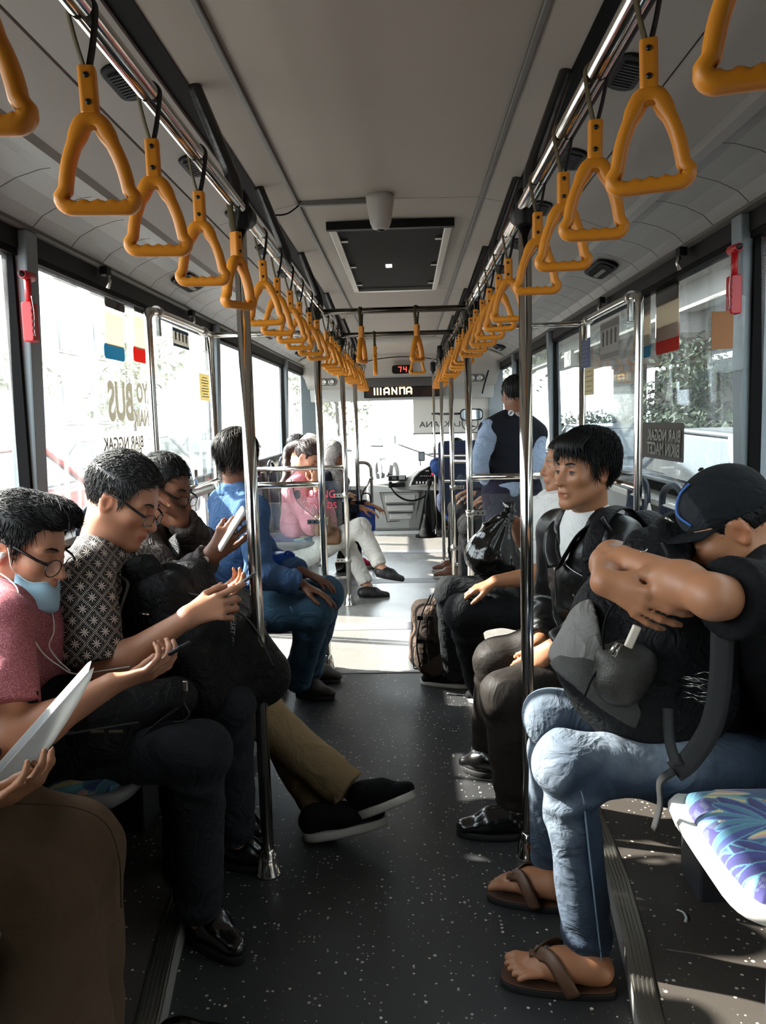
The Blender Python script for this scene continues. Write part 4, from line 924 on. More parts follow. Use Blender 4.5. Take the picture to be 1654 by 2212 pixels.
def shoe(name, heel, toe, m_up, m_sole, parent, w=.048, h=.075, sole=.022, up=(0, 0, 1), vox=.0068, style='sneaker', **kw):
    """shoe from heel to toe (points at the ground)"""
    heel = np.asarray(heel, float); toe = np.asarray(toe, float); R = frame(toe-heel, up); L = np.linalg.norm(toe-heel); q = lambda x, y, z: heel + R @ np.array([x, y*L, z])
    S = Sdf(vox); S.cap(q(0, .14, sole+.03), q(0, .5, sole+.025), .036, .040, .03, (R[:, 2], 1.0)); S.cap(q(0, .5, sole+.02), q(-.004, .86, sole+.008), .043, .033, .03, (R[:, 2], 1.35)); S.cap(q(0, .12, sole+.03), q(0, .16, h), .034, .036, .03); S.cap(q(0, .3, sole+.04), q(0, .5, sole+.035), .032, .026, .03)
    S.cut(q(0, 0, sole*.7), -R[:, 2])
    o = sculpt(name, S, m_up, parent)
    ring = []
    for t in np.linspace(0, 2*math.pi, 40)[:-1]:
        yy = .5-.5*math.cos(t); wd = w*(.78+.26*math.sin(math.pi*min(1, yy*.62+.34)**1.0))*math.sqrt(max(0, 1-abs(2*yy-1)**3.2)); ring.append((wd*math.copysign(1, math.sin(t)) if abs(math.sin(t)) > 1e-6 else 0, yy))
    rings = []
    for z, g in ((0, .97), (sole*.25, 1.0), (sole*.9, 1.0), (sole, .95)): rings.append([q(x*g, .5+(y-.5)*(.97+.03*g), z) for x, y in ring])
    MB().loft(rings, True).build('sole', m_sole, o)
    return o
# ================================================================== PEOPLE
m_skinA = mat('skin_light', '#b07c60', .5, attr='tint', bump=(260, .12, .001), sss=.08)
m_skinB = mat('skin_tan', '#9f6c4c', .5, attr='tint', bump=(260, .12, .001), sss=.08)
m_skinC = mat('skin_brown', '#744a34', .5, attr='tint', bump=(260, .12, .001), sss=.08)
m_hair = mat('hair_black', '#080707', .5, spec=.22, bump=(500, .5, .002), vec=(1, .25, .25))
m_hairbrown = mat('hair_dark_brown', '#1d140e', .45, spec=.3, bump=(500, .5, .002), vec=(1, .25, .25))
m_hairgrey = mat('hair_greying', '#232221', .45, spec=.35, var=(420, .7), bump=(500, .5, .002), vec=(1, .3, .3))
m_iris = mat('iris_dark', '#0d0705', .4, spec=.2)
def cloth(name, col, scale=900, amt=.25, rough=.85, sheen=.0, fold=(16, .35, .012), var=.10, spec=.18):
    """woven cloth: fine weave bump over a broad crease bump"""
    if name in MATS: return MATS[name]
    m = bpy.data.materials.new(name); m.use_nodes = True; m['tint'] = 1; MATS[name] = m; T = NT(m.node_tree); P = m.node_tree.nodes['Principled BSDF']
    tc = T.n('ShaderNodeTexCoord'); at = T.n('ShaderNodeAttribute', attribute_name='tint')
    nz = T.n('ShaderNodeTexNoise', i_Scale=float(scale), i_Detail=2.0); T.l(tc.outputs['Object'], nz.inputs['Vector'])
    nf = T.n('ShaderNodeTexNoise', i_Scale=float(fold[0]), i_Detail=4.0, i_Distortion=.8); T.l(tc.outputs['Object'], nf.inputs['Vector'])
    f = T.math('MULTIPLY_ADD', nz.outputs['Fac'], 2*amt, 1-amt); f = T.math('MULTIPLY', f, T.math('MULTIPLY_ADD', nf.outputs['Fac'], 2*var, 1-var))
    v = T.n('ShaderNodeVectorMath', operation='SCALE'); v.inputs[0].default_value = srgb(col)[:3]; T.l(f, v.inputs['Scale'])
    v2 = T.n('ShaderNodeVectorMath', operation='MULTIPLY'); T.l(v.outputs[0], v2.inputs[0]); T.l(at.outputs['Color'], v2.inputs[1]); T.l(v2.outputs[0], P.inputs['Base Color'])
    P.inputs['Roughness'].default_value = rough; P.inputs['Sheen Weight'].default_value = sheen; P.inputs['Specular IOR Level'].default_value = spec
    rg = T.math('SUBTRACT', 1.0, T.math('ABSOLUTE', T.math('MULTIPLY_ADD', nf.outputs['Fac'], 4.0, -2.0)))
    b1 = T.n('ShaderNodeBump', i_Strength=min(1, fold[1]*1.5), i_Distance=fold[2]*.8); T.l(rg, b1.inputs['Height'])
    b2 = T.n('ShaderNodeBump', i_Strength=.25, i_Distance=.0008); T.l(nz.outputs['Fac'], b2.inputs['Height']); T.l(b1.outputs[0], b2.inputs['Normal']); T.l(b2.outputs[0], P.inputs['Normal'])
    return m
def white_tint(V, N): return np.ones((len(V), 3))
def torso_sdf(S, p, g=0.0, sx=1.0, parts='cwp'):
    up = _nrm(p['neck']-p['pel']); R = frame(p['fwd'], up); shm = (p['sh'][0]+p['sh'][1])/2; k = p.get('sc', 1.0)
    if 'c' in parts:
        S.ell(lerp(shm, p['waist'], .34), np.array([.150*sx+g, .100+g, .165+g])*k, R, .05)
        for i in (0, 1): S.cap(lerp(p['neck'], p['sh'][i], .30), lerp(p['sh'][i], p['waist'], .03), (.045+g)*k, (.056+g)*k, .05)
    if 'w' in parts: S.ell(p['waist'], np.array([.135*sx+g, .100+g+p.get('belly', 0), .14+g])*k, R, .07)
    if 'p' in parts: S.ell(p['pel'], np.array([.158*sx+g, .115+g, .11+g])*k, R, .06)
def person(name, label, p):
    k = p.get('sc', 1.0); vox = p.get('vox', .006); H = p['H']; pel = p['pel']
    root = empty(name, (pel[0], pel[1], 0 if not p.get('z0') else p['z0']), label, 'person'); root['group'] = 'passengers on the bus'; p['root'] = root
    # ---- body
    S = Sdf(vox if 'bvox' not in p else p['bvox'])
    if not p.get('nohead'): head_sdf(S, H, jaw=p.get('jaw', 1.0))
    S.cap(H.w(0, -.022, -.045), p['neck'], .052*k*p.get('nk', 1), .058*k*p.get('nk', 1), .03); S.cap(H.w(0, .0, -.06), lerp(p['neck'], H.c, .1), .045*k, .05*k, .03)
    torso_sdf(S, p, -.045)
    fat = p.get('arm', 1.0)
    for i in (0, 1):
        S.cap(p['sh'][i], p['el'][i], .046*k*fat, .038*k*fat, .03); m1 = lerp(p['el'][i], p['wr'][i], .3)
        S.cap(p['el'][i], m1, .038*k*fat, .041*k*fat, .03); S.cap(m1, p['wr'][i], .041*k*fat, .026*k*fat, .03)
        hd = p['hand'][i]
        if hd: p.setdefault('fin', {})[i] = hand_sdf(S, p['wr'][i], **dict(dict(sc=k), **hd))
        lr = 1.0 if p.get('ankle') or p.get('barefoot') else .75; S.cap(p['hip'][i], p['kn'][i], .036*k, .032*k, .03); S.cap(p['kn'][i], lerp(p['kn'][i], p['an'][i], .7), .030*k, .030*k, .03); S.cap(lerp(p['kn'][i], p['an'][i], .7), p['an'][i], .034*k*lr, .034*k*lr, .03)
        if p.get('barefoot') or p.get('ankle'):
            h_, t_ = p['foot'][i]; h_ = np.asarray(h_, float); t_ = np.asarray(t_, float); R = frame(t_-h_); L = np.linalg.norm(t_-h_); q = lambda x, y, z: h_ + R @ np.array([x, y*L, z])
            zz = p.get('footz', .012)
            S.cap(p['an'][i], q(0, .20, zz+.035), .034*k, .032*k, .03); S.cap(q(0, .1, zz+.022), q(0, .5, zz+.03), .028*k, .034*k, .03); S.cap(q(0, .45, zz+.03), q(0, .72, zz+.016), .034*k, .026*k, .03, (R[:, 2], 1.2))
            if p.get('barefoot'):
                sd = p['big'][i]
                for j, (tx, r_, ly) in enumerate(((.026, .0115, .97), (.009, .0085, .98), (-.006, .008, .95), (-.019, .0078, .91), (-.031, .0075, .86))):
                    S.cap(q(sd*tx*.95, .66, zz+.018), q(sd*tx*1.22, ly-.07, zz+.017), r_*1.1, r_, .005); S.cap(q(sd*tx*1.22, ly-.07, zz+.017), q(sd*tx*1.28, ly, zz+.009), r_, r_*.95, .003)
    body = sculpt('body', S, p['skin'], root, tint=skin_tint(H) if not p.get('nohead') else white_tint)
    p['body'] = body
    if not p.get('nohead') and vox < .0072: brows(H, root, m_hair)
    # ---- top
    t = p.get('top')
    if t:
        S = Sdf(t.get('vox', vox)); g = t.get('g', .006); torso_sdf(S, p, g, t.get('sx', 1.0), t.get('parts', 'cwp'))
        js = []
        for i in (0, 1):
            a, b, c = p['sh'][i], p['el'][i], p['wr'][i]; r = t.get('r', (.062, .054, .046, .036))
            if t['sleeve'] == 'none': continue
            if t['sleeve'] == 'short':
                e = lerp(a, b, t.get('len', .62)); S.cap(a, lerp(a, b, t.get('len', .62)+.25), r[0]*k, r[1]*k*1.1, .04, None, False, [(e, b-a)]); js.append((lerp(a, b, .15), b-a, .09, .003, 90))
            else:
                S.cap(a, b, r[0]*k, r[1]*k, .04); e = lerp(b, c, t.get('len', .93)); S.cap(b, lerp(b, c, 1.02), r[2]*k*1.08, r[3]*k, .03, None, False, [(e, c-b)]); js.append((b, c-a, .10, t.get('ja', .006), 75)); js.append((lerp(b, c, .8), c-b, .07, t.get('ja', .006)*.7, 100))
        if t.get('collar', 0):
            up = _nrm(H.c-p['neck']); S.cap(p['neck']-up*.01, p['neck']+up*t['collar'], .070*k, .062*k, .02); 
        for (A_, B_, r1, r2) in t.get('subs', []): S.cap(A_, B_, r1, r2, .012, None, True)
        if t.get('hem') is not None: S.cut(*t['hem'])
        js.append((p['waist'], p['neck']-p['pel'], .15, t.get('ta', .005), 55))
        p['top_o'] = sculpt(t.get('name', 'shirt'), S, t['mat'], root, fold=dict(amp=t.get('amp', .0045), freq=t.get('freq', 8), seed=t.get('seed', 1), joints=js), tint=t.get('tint', white_tint))
    # ---- trousers
    t = p.get('pants')
    if t:
        S = Sdf(t.get('vox', vox)); r = t.get('r', (.092, .068, .062, .054)); js = []
        R = frame(p['fwd'], _nrm(p['neck']-p['pel'])); S.ell(p['pel'] , np.array([.162, .125, .10])*k, R, .06)
        for i in (0, 1):
            h, kn, an = p['hip'][i], p['kn'][i], p['an'][i]; S.cap(h, lerp(h, kn, .5), r[0]*k, (r[0]*.55+r[1]*.45)*k, .05); S.cap(lerp(h, kn, .5), kn, (r[0]*.55+r[1]*.45)*k, r[1]*k, .04)
            e = lerp(kn, an, t.get('len', .93)); S.cap(kn, lerp(kn, an, 1.15), r[2]*k*1.03, r[3]*k, .035, None, False, [(e, an-kn)])
            js.append((lerp(kn, an, .12), lerp(an-kn, h-kn, .3), .085, t.get('ja', .005)*1.5, 62)); js.append((e, an-kn, .09, t.get('ja', .005)*1.1, 85)); js.append((h, kn-h, .13, t.get('ja', .005), 60))
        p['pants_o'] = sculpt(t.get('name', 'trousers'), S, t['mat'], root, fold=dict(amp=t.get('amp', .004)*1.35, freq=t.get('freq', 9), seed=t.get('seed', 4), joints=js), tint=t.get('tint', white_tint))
    return root
def collar(p, m, h=.034, r=.068, gap=24):
    up = _nrm(p['H'].c-p['neck']); R = frame(p['fwd'], up); rows = []
    for hh_, rr in ((-.004, r*.98), (h, r*.93), (h+.003, r*.97), (h*.35, r*1.16), (-.008, r*1.27)):
        row = []
        for a in np.linspace(math.radians(gap), 2*math.pi-math.radians(gap), 33):
            fr_ = (.5+.5*math.cos(a))**2; row.append(p['neck']+R @ np.array([math.sin(a)*rr*1.02, math.cos(a)*(rr+.012*fr_)+.004, hh_-.030*fr_*(1 if hh_ < h*.8 else .55)]))
        rows.append(row)
    return MB().loft(rows, True, False, False).build('collar', m, p['root'], solid=.003)
def seated(pel, fwd, w=.085, **kw):
    """hips from the pelvis; right side first"""
    r = frame(fwd)[:, 0]; return [pel + r*w, pel - r*w]
def glasses(H, parent, m, rimless=False, round_=False, drop=0.0):
    o = None; k = H.sc; B = MB()
    for s in (-1, 1):
        pts = []
        for t in np.linspace(0, 2*math.pi, 25)[:-1]:
            e = 1.0 if round_ else .55
            cx, cz = math.copysign(abs(math.cos(t))**e, math.cos(t)), math.copysign(abs(math.sin(t))**e, math.sin(t)); pts.append(H.w(s*.034+.027*cx, .112-abs(s*.034+.027*cx)*.12-drop*.1, -.008-drop+(.021 if round_ else .0165)*cz))
        B.tube(pts, .0014*k, 6, closed=True)
        B.tube([H.w(s*.060, .104, .0-drop*.6), H.w(s*.074, .085, .004-drop*.4), H.w(s*.081, .03, .012), H.w(s*.082, -.012, .016), H.w(s*.080, -.03, .002)], .0022*k, 6, flat=(H.R[:, 2], 1.6))
    B.tube([H.w(-.008, .112, -.002-drop), H.w(0, .115, .001-drop), H.w(.008, .112, -.002-drop)], .0013*k, 6)
    g = B.build('spectacles', m, parent)
    L = MB()
    for s in (-1, 1): L.add([H.w(s*.034+.025*math.cos(t), .1115-abs(s*.034+.025*math.cos(t))*.12-drop*.1, -.008-drop+(.019 if round_ else .0145)*math.sin(t)) for t in np.linspace(0, 2*math.pi, 19)[:-1]], [tuple(range(18))])
    L.build('lens', m_glassP, g); return g
def phone(name, c, along, normal, label, m_case, m_screen, w=.072, l=.148, t=.0085):
    a = _nrm(along); n = np.asarray(normal, float); n = _nrm(n-a*np.dot(n, a)); s = np.cross(a, n); R = np.stack([s, a, n], 1)
    o = empty(name, c, label, 'phone')
    MB().rbox(c, (w, l, t), .009, R=R, axis=2).build('casing', m_case, o, bevel=.0025); MB().rbox(np.asarray(c)+n*t*.52, (w*.92, l*.94, .0008), .007, R=R, axis=2).build('screen', m_screen, o)
    MB().lathe(np.asarray(c)-n*t*.52+a*l*.4+s*w*.3, [(.006, -.001), (.006, .001)], 10, R=R).build('camera_lens', m_black, o); return o
def strap_band(name, pts, w, nrm, m, parent, t=.003, n=6, **kw):
    P0 = smooth_path(pts, n); b = MB(); b.tube(P0, t, 6, flat=(nrm, w/t/2)); return b.build(name, m, parent, **kw)
m_jeans_dark = cloth('denim_charcoal', '#23262b', 1200, .22); m_black_cloth = cloth('black_cotton', '#0c0c0d', 1000, .2)
m_nylon = cloth('black_nylon', '#0c0d0f', 1500, .15, rough=.6, fold=(22, .5, .01)); m_nylon_grey = cloth('grey_nylon', '#6f6d69', 1500, .2, rough=.6)
m_zip = mat('zip_metal', '#b8b6ae', .3, 1.0); m_strap = mat('strap_web', '#0d0e0f', .8, bump=(700, .5, .001))
m_shoe_blk = mat('shoe_leather', '#0b0b0b', .22, coat=.4, bump=(60, .2, .003)); m_sole_blk = mat('sole_black', '#0c0c0c', .7); m_sole_white = mat('sole_white', '#c9c4ba', .6, var=(60, .1)); m_canvas_blk = cloth('black_canvas', '#0f1012', 1400, .2)
WHITE1 = np.array([1., 1, 1])
# ------------------------------------------------------------------ left: boy in pink shirt
m_pink = bpy.data.materials.new('pink_woven'); m_pink.use_nodes = True
T = NT(m_pink.node_tree); P = m_pink.node_tree.nodes['Principled BSDF']; tc = T.n('ShaderNodeTexCoord'); vo = T.n('ShaderNodeTexVoronoi', i_Scale=330.0); T.l(tc.outputs['Object'], vo.inputs['Vector'])
nf = T.n('ShaderNodeTexNoise', i_Scale=14.0, i_Detail=4.0, i_Distortion=.8); T.l(tc.outputs['Object'], nf.inputs['Vector'])
T.l(T.mix(T.math('LESS_THAN', vo.outputs['Distance'], .34), srgb('#8c4a52'), srgb('#c7858a')), P.inputs['Base Color']); P.inputs['Roughness'].default_value = .85
bp = T.n('ShaderNodeBump', i_Strength=.4, i_Distance=.012); T.l(nf.outputs['Fac'], bp.inputs['Height']); T.l(bp.outputs[0], P.inputs['Normal'])
H = Head(U(50, 1178, 1.92), (.93, -.13, -.34), (0.25, .04, 1), 1.04)
pel = U(15, 1600, 1.97); p = dict(H=H, vox=.0069, bvox=.005, skin=m_skinA, pel=pel, neck=U(22, 1268, 1.93), waist=U(35, 1480, 1.96), fwd=np.array([1, -.05, 0.]), sc=1.0,
    sh=[U(0, 1345, 1.74), U(85, 1320, 2.08)], el=[U(22, 1608, 1.60), U(165, 1490, 2.10)], wr=[U(240, 1478, 1.72), U(285, 1452, 2.02)],
    hand=[dict(fdir=(.8, .35, .15), palm=(.1, .6, .8), side=-1, curl=((.3, .5, .5), (.35, .6, .6), (.4, .7, .6), (.5, .8, .6)), thumb=(.75, .5), thumb_in=.5), dict(fdir=(.75, -.3, .25), palm=(-.35, -.5, .8), side=1, curl=((.25, .4, .4), (.35, .5, .5), (.5, .6, .6), (.6, .7, .6)), thumb=(.9, .45), thumb_in=.4)],
    hip=None, kn=[U(432, 1625, 1.83), U(395, 1605, 2.12)], an=[U(428, 1985, 1.90), U(400, 1900, 2.15)],
    top=dict(mat=m_pink, sleeve='short', len=.72, g=.008, r=(.066, .066), name='shirt', amp=.005, seed=2),
    pants=dict(mat=m_jeans_dark, r=(.092, .070, .064, .056), len=.96, ja=.006, amp=.0035))
p['hip'] = seated(pel, p['fwd']); boy = person('person', 'boy in pink shirt with glasses and lowered face mask, looking at phone', p); pb = p
collar(p, m_pink); hair(H, boy, m_hair, thick=.012, n=3200, length=.03, comb=lambda l: (-.2 if l[0] > 0.02 else .25, .75 if l[2] > .07 else .1, -.1 if l[2] > .07 else -.9), seed=3, puff=[((-.012, .045, .105), (.055, .055, .03)), ((-.01, .075, .09), (.045, .03, .025))], width=.0012)
m_specs = mat('spectacle_black', '#0c0b0b', .3); glasses(H, boy, m_specs, round_=True, drop=.008)
for i, (a, b) in enumerate(((UZ(412, 1990), UZ(522, 2085)), (UZ(395, 1950), UZ(450, 1985)))):
    so = shoe('shoe', a+np.array([0, 0, .001]), b+np.array([0, 0, .001]), m_shoe_blk, m_sole_blk, boy, h=.085)
    d_ = _nrm(b-a); l_ = np.linalg.norm(b-a)
    for j in range(4): q = a+d_*l_*(.42+.09*j); MB().tube([q+np.array([-d_[1], d_[0], 0])*.03+np.array([0, 0, .085-.013*j]), q+np.array([0, 0, .094-.013*j]), q-np.array([-d_[1], d_[0], 0])*.03+np.array([0, 0, .085-.013*j])], .003, 5).build('lace', m_strap, so)
# mask pulled under the chin
mk = empty('face_mask', H.w(0, .06, -.11), 'pale blue surgical mask pulled down under the boy\'s chin', 'mask')
m_mask = mat('mask_blue', '#9fc3d6', .8, bump=(300, .2, .001)); m_maskw = mat('elastic_white', '#e2ded6', .8)
rows = []
for j, (zz, yy, bul) in enumerate(((-.045, .018, .0), (-.062, .024, .006), (-.082, .028, .011), (-.100, .026, .013), (-.116, .018, .010))):
    row = []
    for i in range(15):
        a = -1.35 + 2.7*i/14; rr = .062+bul + (.0025 if j in (1, 3) else 0); row.append(H.w(math.sin(a)*rr*1.0, yy+math.cos(a)*(rr+.022) - .002*abs(math.sin(a*3)), zz-.018*math.cos(a)+ (.006*math.sin(a*5))))
    rows.append(row)
MB().loft(rows, True, False, False).build('mask_sheet', m_mask, mk, solid=.002)
for r_ in (0, 4): MB().tube(rows[r_], .0022, 5).build('mask_edge', mat('mask_edge', '#b9d3df', .8), mk)
for s in (-1, 1):
    e = rows[0][-1 if s > 0 else 0]; e2 = rows[4][-1 if s > 0 else 0]
    MB().tube(smooth_path([e, H.w(s*.078, .03, -.03), H.w(s*.082, .008, .014), H.w(s*.082, -.018, .016), H.w(s*.082, -.026, -.01), H.w(s*.076, -.012, -.05), e2], 6), .0016, 6).build('ear_loop', m_maskw, mk)
# earphones
ep = empty('earphones', H.w(.08, 0, -.02), 'white wired earphones running from the boy\'s ear down his shirt', 'earphones')
MB().tube([H.w(.070, .004, -.012), H.w(.084, .004, -.015), H.w(.087, .004, -.022), H.w(.087, .003, -.05)], [.007, .0075, .005, .0035], 8).build('earbud', m_maskw, ep)
pw = [H.w(.087, .003, -.05), U(37, 1270, 1.80), U(40, 1322, 1.78), U(62, 1360, 1.79), U(92, 1410, 1.83), U(130, 1440, 1.85), U(158, 1455, 1.87), U(200, 1452, 1.90), U(280, 1440, 1.92)]
MB().tube(smooth_path(pw, 7), .0018, 6).build('cord', m_maskw, ep)
MB().tube([U(37, 1302, 1.785), U(42, 1326, 1.78)], .0045, 8).build('remote', m_maskw, ep)
MB().tube(smooth_path([U(100, 1300, 1.95), U(114, 1330, 1.90), U(116, 1365, 1.87), U(106, 1395, 1.85), U(125, 1425, 1.86), U(152, 1450, 1.87)], 7), .0018, 6).build('cord', m_maskw, ep)
m_scr = mat('screen_dark', '#1a1c22', .1, coat=.6, emit=('#8fa4c0', .25)); m_scr_w = mat('screen_light', '#dfe3e6', .15, coat=.4, emit=('#ffffff', .25))
phone('phone', U(347, 1426, 1.80), (.84, -.05, .50), (-.50, .12, .85), 'black phone held edge-on in the boy\'s two hands', m_black, m_scr)
# lap bag of the boy
bg = empty('sling_bag', U(200, 1560, 1.85), 'black nylon sling bag lying across the boy\'s lap', 'bag')
S = Sdf(.0068); S.cap(U(-20, 1600, 1.78), U(200, 1552, 1.84), .075, .075, .05); S.cap(U(200, 1552, 1.84), U(375, 1512, 1.91), .07, .045, .05); S.cap(U(40, 1660, 1.74), U(240, 1600, 1.80), .06, .05, .05); S.cap(U(330, 1540, 1.88), U(385, 1500, 1.94), .05, .035, .05); S.cap(U(0, 1500, 1.86), U(300, 1490, 1.98), .04, .04, .04)
sculpt('bag_body', S, m_nylon, bg, fold=dict(amp=.008, freq=9, seed=8, stretch=(.6, 1, 1.6)), tint=white_tint)
strap_band('shoulder_strap', [U(-30, 1500, 1.66), U(20, 1530, 1.66), U(45, 1570, 1.66), U(30, 1640, 1.65), U(-30, 1720, 1.62)], .04, (1, -.3, .3), m_strap, bg)
MB().tube([U(47, 1498, 1.645), U(82, 1496, 1.65), U(80, 1518, 1.65), U(46, 1520, 1.645)], .004, 6, closed=True).build('buckle', m_black, bg)
MB().tube(smooth_path([U(396, 1470, 1.84), U(402, 1495, 1.83), U(396, 1515, 1.83), U(408, 1540, 1.83), U(398, 1556, 1.83), U(375, 1560, 1.83)], 6), .0025, 5).build('zip_cord', m_dark, bg)
MB().box(U(400, 1482, 1.83), (.012, .006, .026)).build('zip_pull', m_zip, bg, bevel=.002)
strap_band('loose_strap', [U(385, 1530, 1.84), U(340, 1562, 1.82), U(300, 1600, 1.80), U(285, 1625, 1.79)], .018, (.5, -.6, .6), m_strap, bg)
strap_band('zip_line', [U(60, 1600, 1.64), U(180, 1580, 1.70), U(300, 1560, 1.78)], .010, (0, -1, .4), m_dark, bg)
for a in ((330, 1580), (225, 1582), (290, 1580)): MB().box(U(a[0]-80, a[1], 1.70), (.03, .004, .005)).build('thread_mark', m_zip, bg)
# ------------------------------------------------------------------ left: man in patterned shirt
m_batik = bpy.data.materials.new('batik_print'); m_batik.use_nodes = True
T = NT(m_batik.node_tree); P = m_batik.node_tree.nodes['Principled BSDF']; P.inputs['Roughness'].default_value = .75
tc = T.n('ShaderNodeTexCoord'); sx_ = T.n('ShaderNodeSeparateXYZ'); T.l(tc.outputs['Object'], sx_.inputs[0])
nzb = T.n('ShaderNodeTexNoise', i_Scale=9.0, i_Detail=1.0); T.l(tc.outputs['Object'], nzb.inputs['Vector'])
wob = T.math('MULTIPLY', T.math('SUBTRACT', nzb.outputs['Fac'], .5), .02)
xx = T.math('ADD', T.math('ADD', sx_.outputs[0], T.math('MULTIPLY', sx_.outputs[1], .55)), wob); zz_ = T.math('ADD', sx_.outputs[2], T.math('MULTIPLY', sx_.outputs[1], .2))
K = 17.0
u_ = T.math('MULTIPLY', T.math('ADD', xx, zz_), K); v_ = T.math('MULTIPLY', T.math('SUBTRACT', xx, zz_), K)
fu = T.math('SUBTRACT', T.math('FRACT', u_), .5); fv = T.math('SUBTRACT', T.math('FRACT', v_), .5)
rr_ = T.math('SQRT', T.math('ADD', T.math('MULTIPLY', fu, fu), T.math('MULTIPLY', fv, fv))); th_ = T.math('ARCTAN2', fv, fu)
pet = T.math('MULTIPLY', T.math('POWER', T.math('ABSOLUTE', T.math('COSINE', T.math('MULTIPLY', th_, 4.0))), 1.6), .30)
flower = T.math('LESS_THAN', rr_, pet)
edge = T.math('MAXIMUM', T.math('ABSOLUTE', fu), T.math('ABSOLUTE', fv))
line = T.math('GREATER_THAN', edge, .40)
dots = T.n('ShaderNodeCombineXYZ'); T.l(T.math('MULTIPLY', u_, 9.0), dots.inputs[0]); T.l(T.math('MULTIPLY', v_, 9.0), dots.inputs[1])
vd = T.n('ShaderNodeTexVoronoi', i_Scale=1.0, voronoi_dimensions='2D'); vd.inputs['Randomness'].default_value = 0.15; T.l(dots.outputs[0], vd.inputs['Vector'])
dot = T.math('LESS_THAN', vd.outputs['Distance'], .33); gap = T.math('LESS_THAN', T.math('ABSOLUTE', T.math('SUBTRACT', edge, .43)), .055)
ring = T.math('MULTIPLY', T.math('LESS_THAN', T.math('ABSOLUTE', T.math('SUBTRACT', rr_, .36)), .016), dot)
pat = T.math('MAXIMUM', T.math('MAXIMUM', flower, T.math('MULTIPLY', dot, line)), ring)
T.l(T.mix(pat, srgb('#0d0908'), srgb('#d2c8bd')), P.inputs['Base Color'])
nf = T.n('ShaderNodeTexNoise', i_Scale=14.0, i_Detail=4.0, i_Distortion=.8); T.l(tc.outputs['Object'], nf.inputs['Vector']); bp = T.n('ShaderNodeBump', i_Strength=.4, i_Distance=.012); T.l(nf.outputs['Fac'], bp.inputs['Height']); T.l(bp.outputs[0], P.inputs['Normal'])
H = Head(U(264, 1076, 2.22), (.87, -.10, -.46), (.3, .05, 1), 1.03)
pel = U(165, 1490, 2.32); p = dict(H=H, vox=.0069, bvox=.005, skin=m_skinA, pel=pel, neck=U(218, 1186, 2.22), waist=U(195, 1380, 2.28), fwd=np.array([1, -.05, 0.]), jaw=1.08, nk=1.08,
    sh=[U(178, 1245, 2.05), U(290, 1225, 2.40)], el=[U(208, 1462, 1.97), U(320, 1370, 2.45)], wr=[U(405, 1335, 2.02), U(425, 1285, 2.30)],
    hand=[dict(fdir=(.85, .30, .25), palm=(-.05, .9, -.3), side=1, curl=((.15, .25, .2), (.5, .9, .7), (.6, 1.0, .7), (.7, 1.0, .7)), thumb=(.5, .3), thumb_in=.3), dict(fdir=(.8, -.1, .1), palm=(-.3, -.35, .9), side=1, curl=((.3, .4, .4), (.35, .5, .4), (.45, .5, .5), (.5, .6, .5)), thumb=(.7, .5), thumb_in=.55)],
    kn=[U(492, 1525, 2.14), U(450, 1500, 2.45)], an=[U(512, 1815, 2.20), U(500, 1760, 2.5)],
    top=dict(mat=m_batik, sleeve='short', len=.86, g=.012, r=(.072, .074), name='shirt', amp=.006, seed=5),
    pants=dict(mat=m_jeans_dark, r=(.092, .070, .062, .054), len=.98, seed=9))
p['hip'] = seated(pel, p['fwd']); bat = person('person', 'man in black and white patterned shirt and glasses, tapping a phone', p); pbat = p
collar(p, m_batik); hair(H, bat, m_hairgrey, thick=.009, n=3600, length=.022, comb=lambda l: (0, .8 if l[2] > .06 else .2, .25 if l[2] > .06 else -.8), seed=5, lift=.7, width=.0012)
glasses(H, bat, m_specs, drop=.006)
for i, (a, b) in enumerate(((UZ(478, 1858), UZ(592, 1880)), (UZ(490, 1800), UZ(570, 1815)))): shoe('shoe', a, b, m_shoe_blk, m_sole_blk, bat, h=.085)
phone('phone', U(504, 1273, 2.17), (.80, .1, .55), (-.55, .06, .83), 'dark phone lying in the palm of the man in the patterned shirt', mat('case_grey', '#3b3a38', .35), m_scr)
# backpack on his lap
bk = empty('backpack', U(430, 1420, 2.25), 'large black backpack with zip pulls on the lap of the man in the patterned shirt', 'backpack')
S = Sdf(.007); Rb = frame((.95, -.15, .25)); S.rb(U(430, 1420, 2.30), (.11, .10, .10), .075, Rb, .05); S.rb(U(365, 1325, 2.28), (.10, .06, .07), .06, Rb, .06); S.cap(U(480, 1370, 2.24), U(560, 1460, 2.28), .10, .09, .06); S.rb(U(420, 1450, 2.18), (.09, .05, .05), .06, Rb, .05)
sculpt('bag_body', S, m_nylon, bk, fold=dict(amp=.006, freq=7, seed=12), tint=white_tint)
S = Sdf(.0055)
for pts in ([U(262, 1300, 2.18), U(285, 1240, 2.17), U(318, 1222, 2.18), U(330, 1260, 2.18), U(312, 1310, 2.18)], [U(330, 1250, 2.2), U(370, 1238, 2.22), U(400, 1260, 2.22), U(385, 1300, 2.2)]):
    q = smooth_path(pts, 4)
    for a, b in zip(q[:-1], q[1:]): S.cap(a, b, .024, .024, .02, ((.3, -.9, .2), 1.8))
sculpt('strap_pad', S, m_nylon, bk, fold=dict(amp=.003, freq=18, seed=3), tint=white_tint)
strap_band('side_strap', [U(258, 1245, 2.12), U(276, 1262, 2.11), U(262, 1310, 2.1), U(250, 1360, 2.1)], .03, (.6, -.8, 0), mat('strap_grey', '#4c4d4d', .7, bump=(600, .5, .001)), bk)
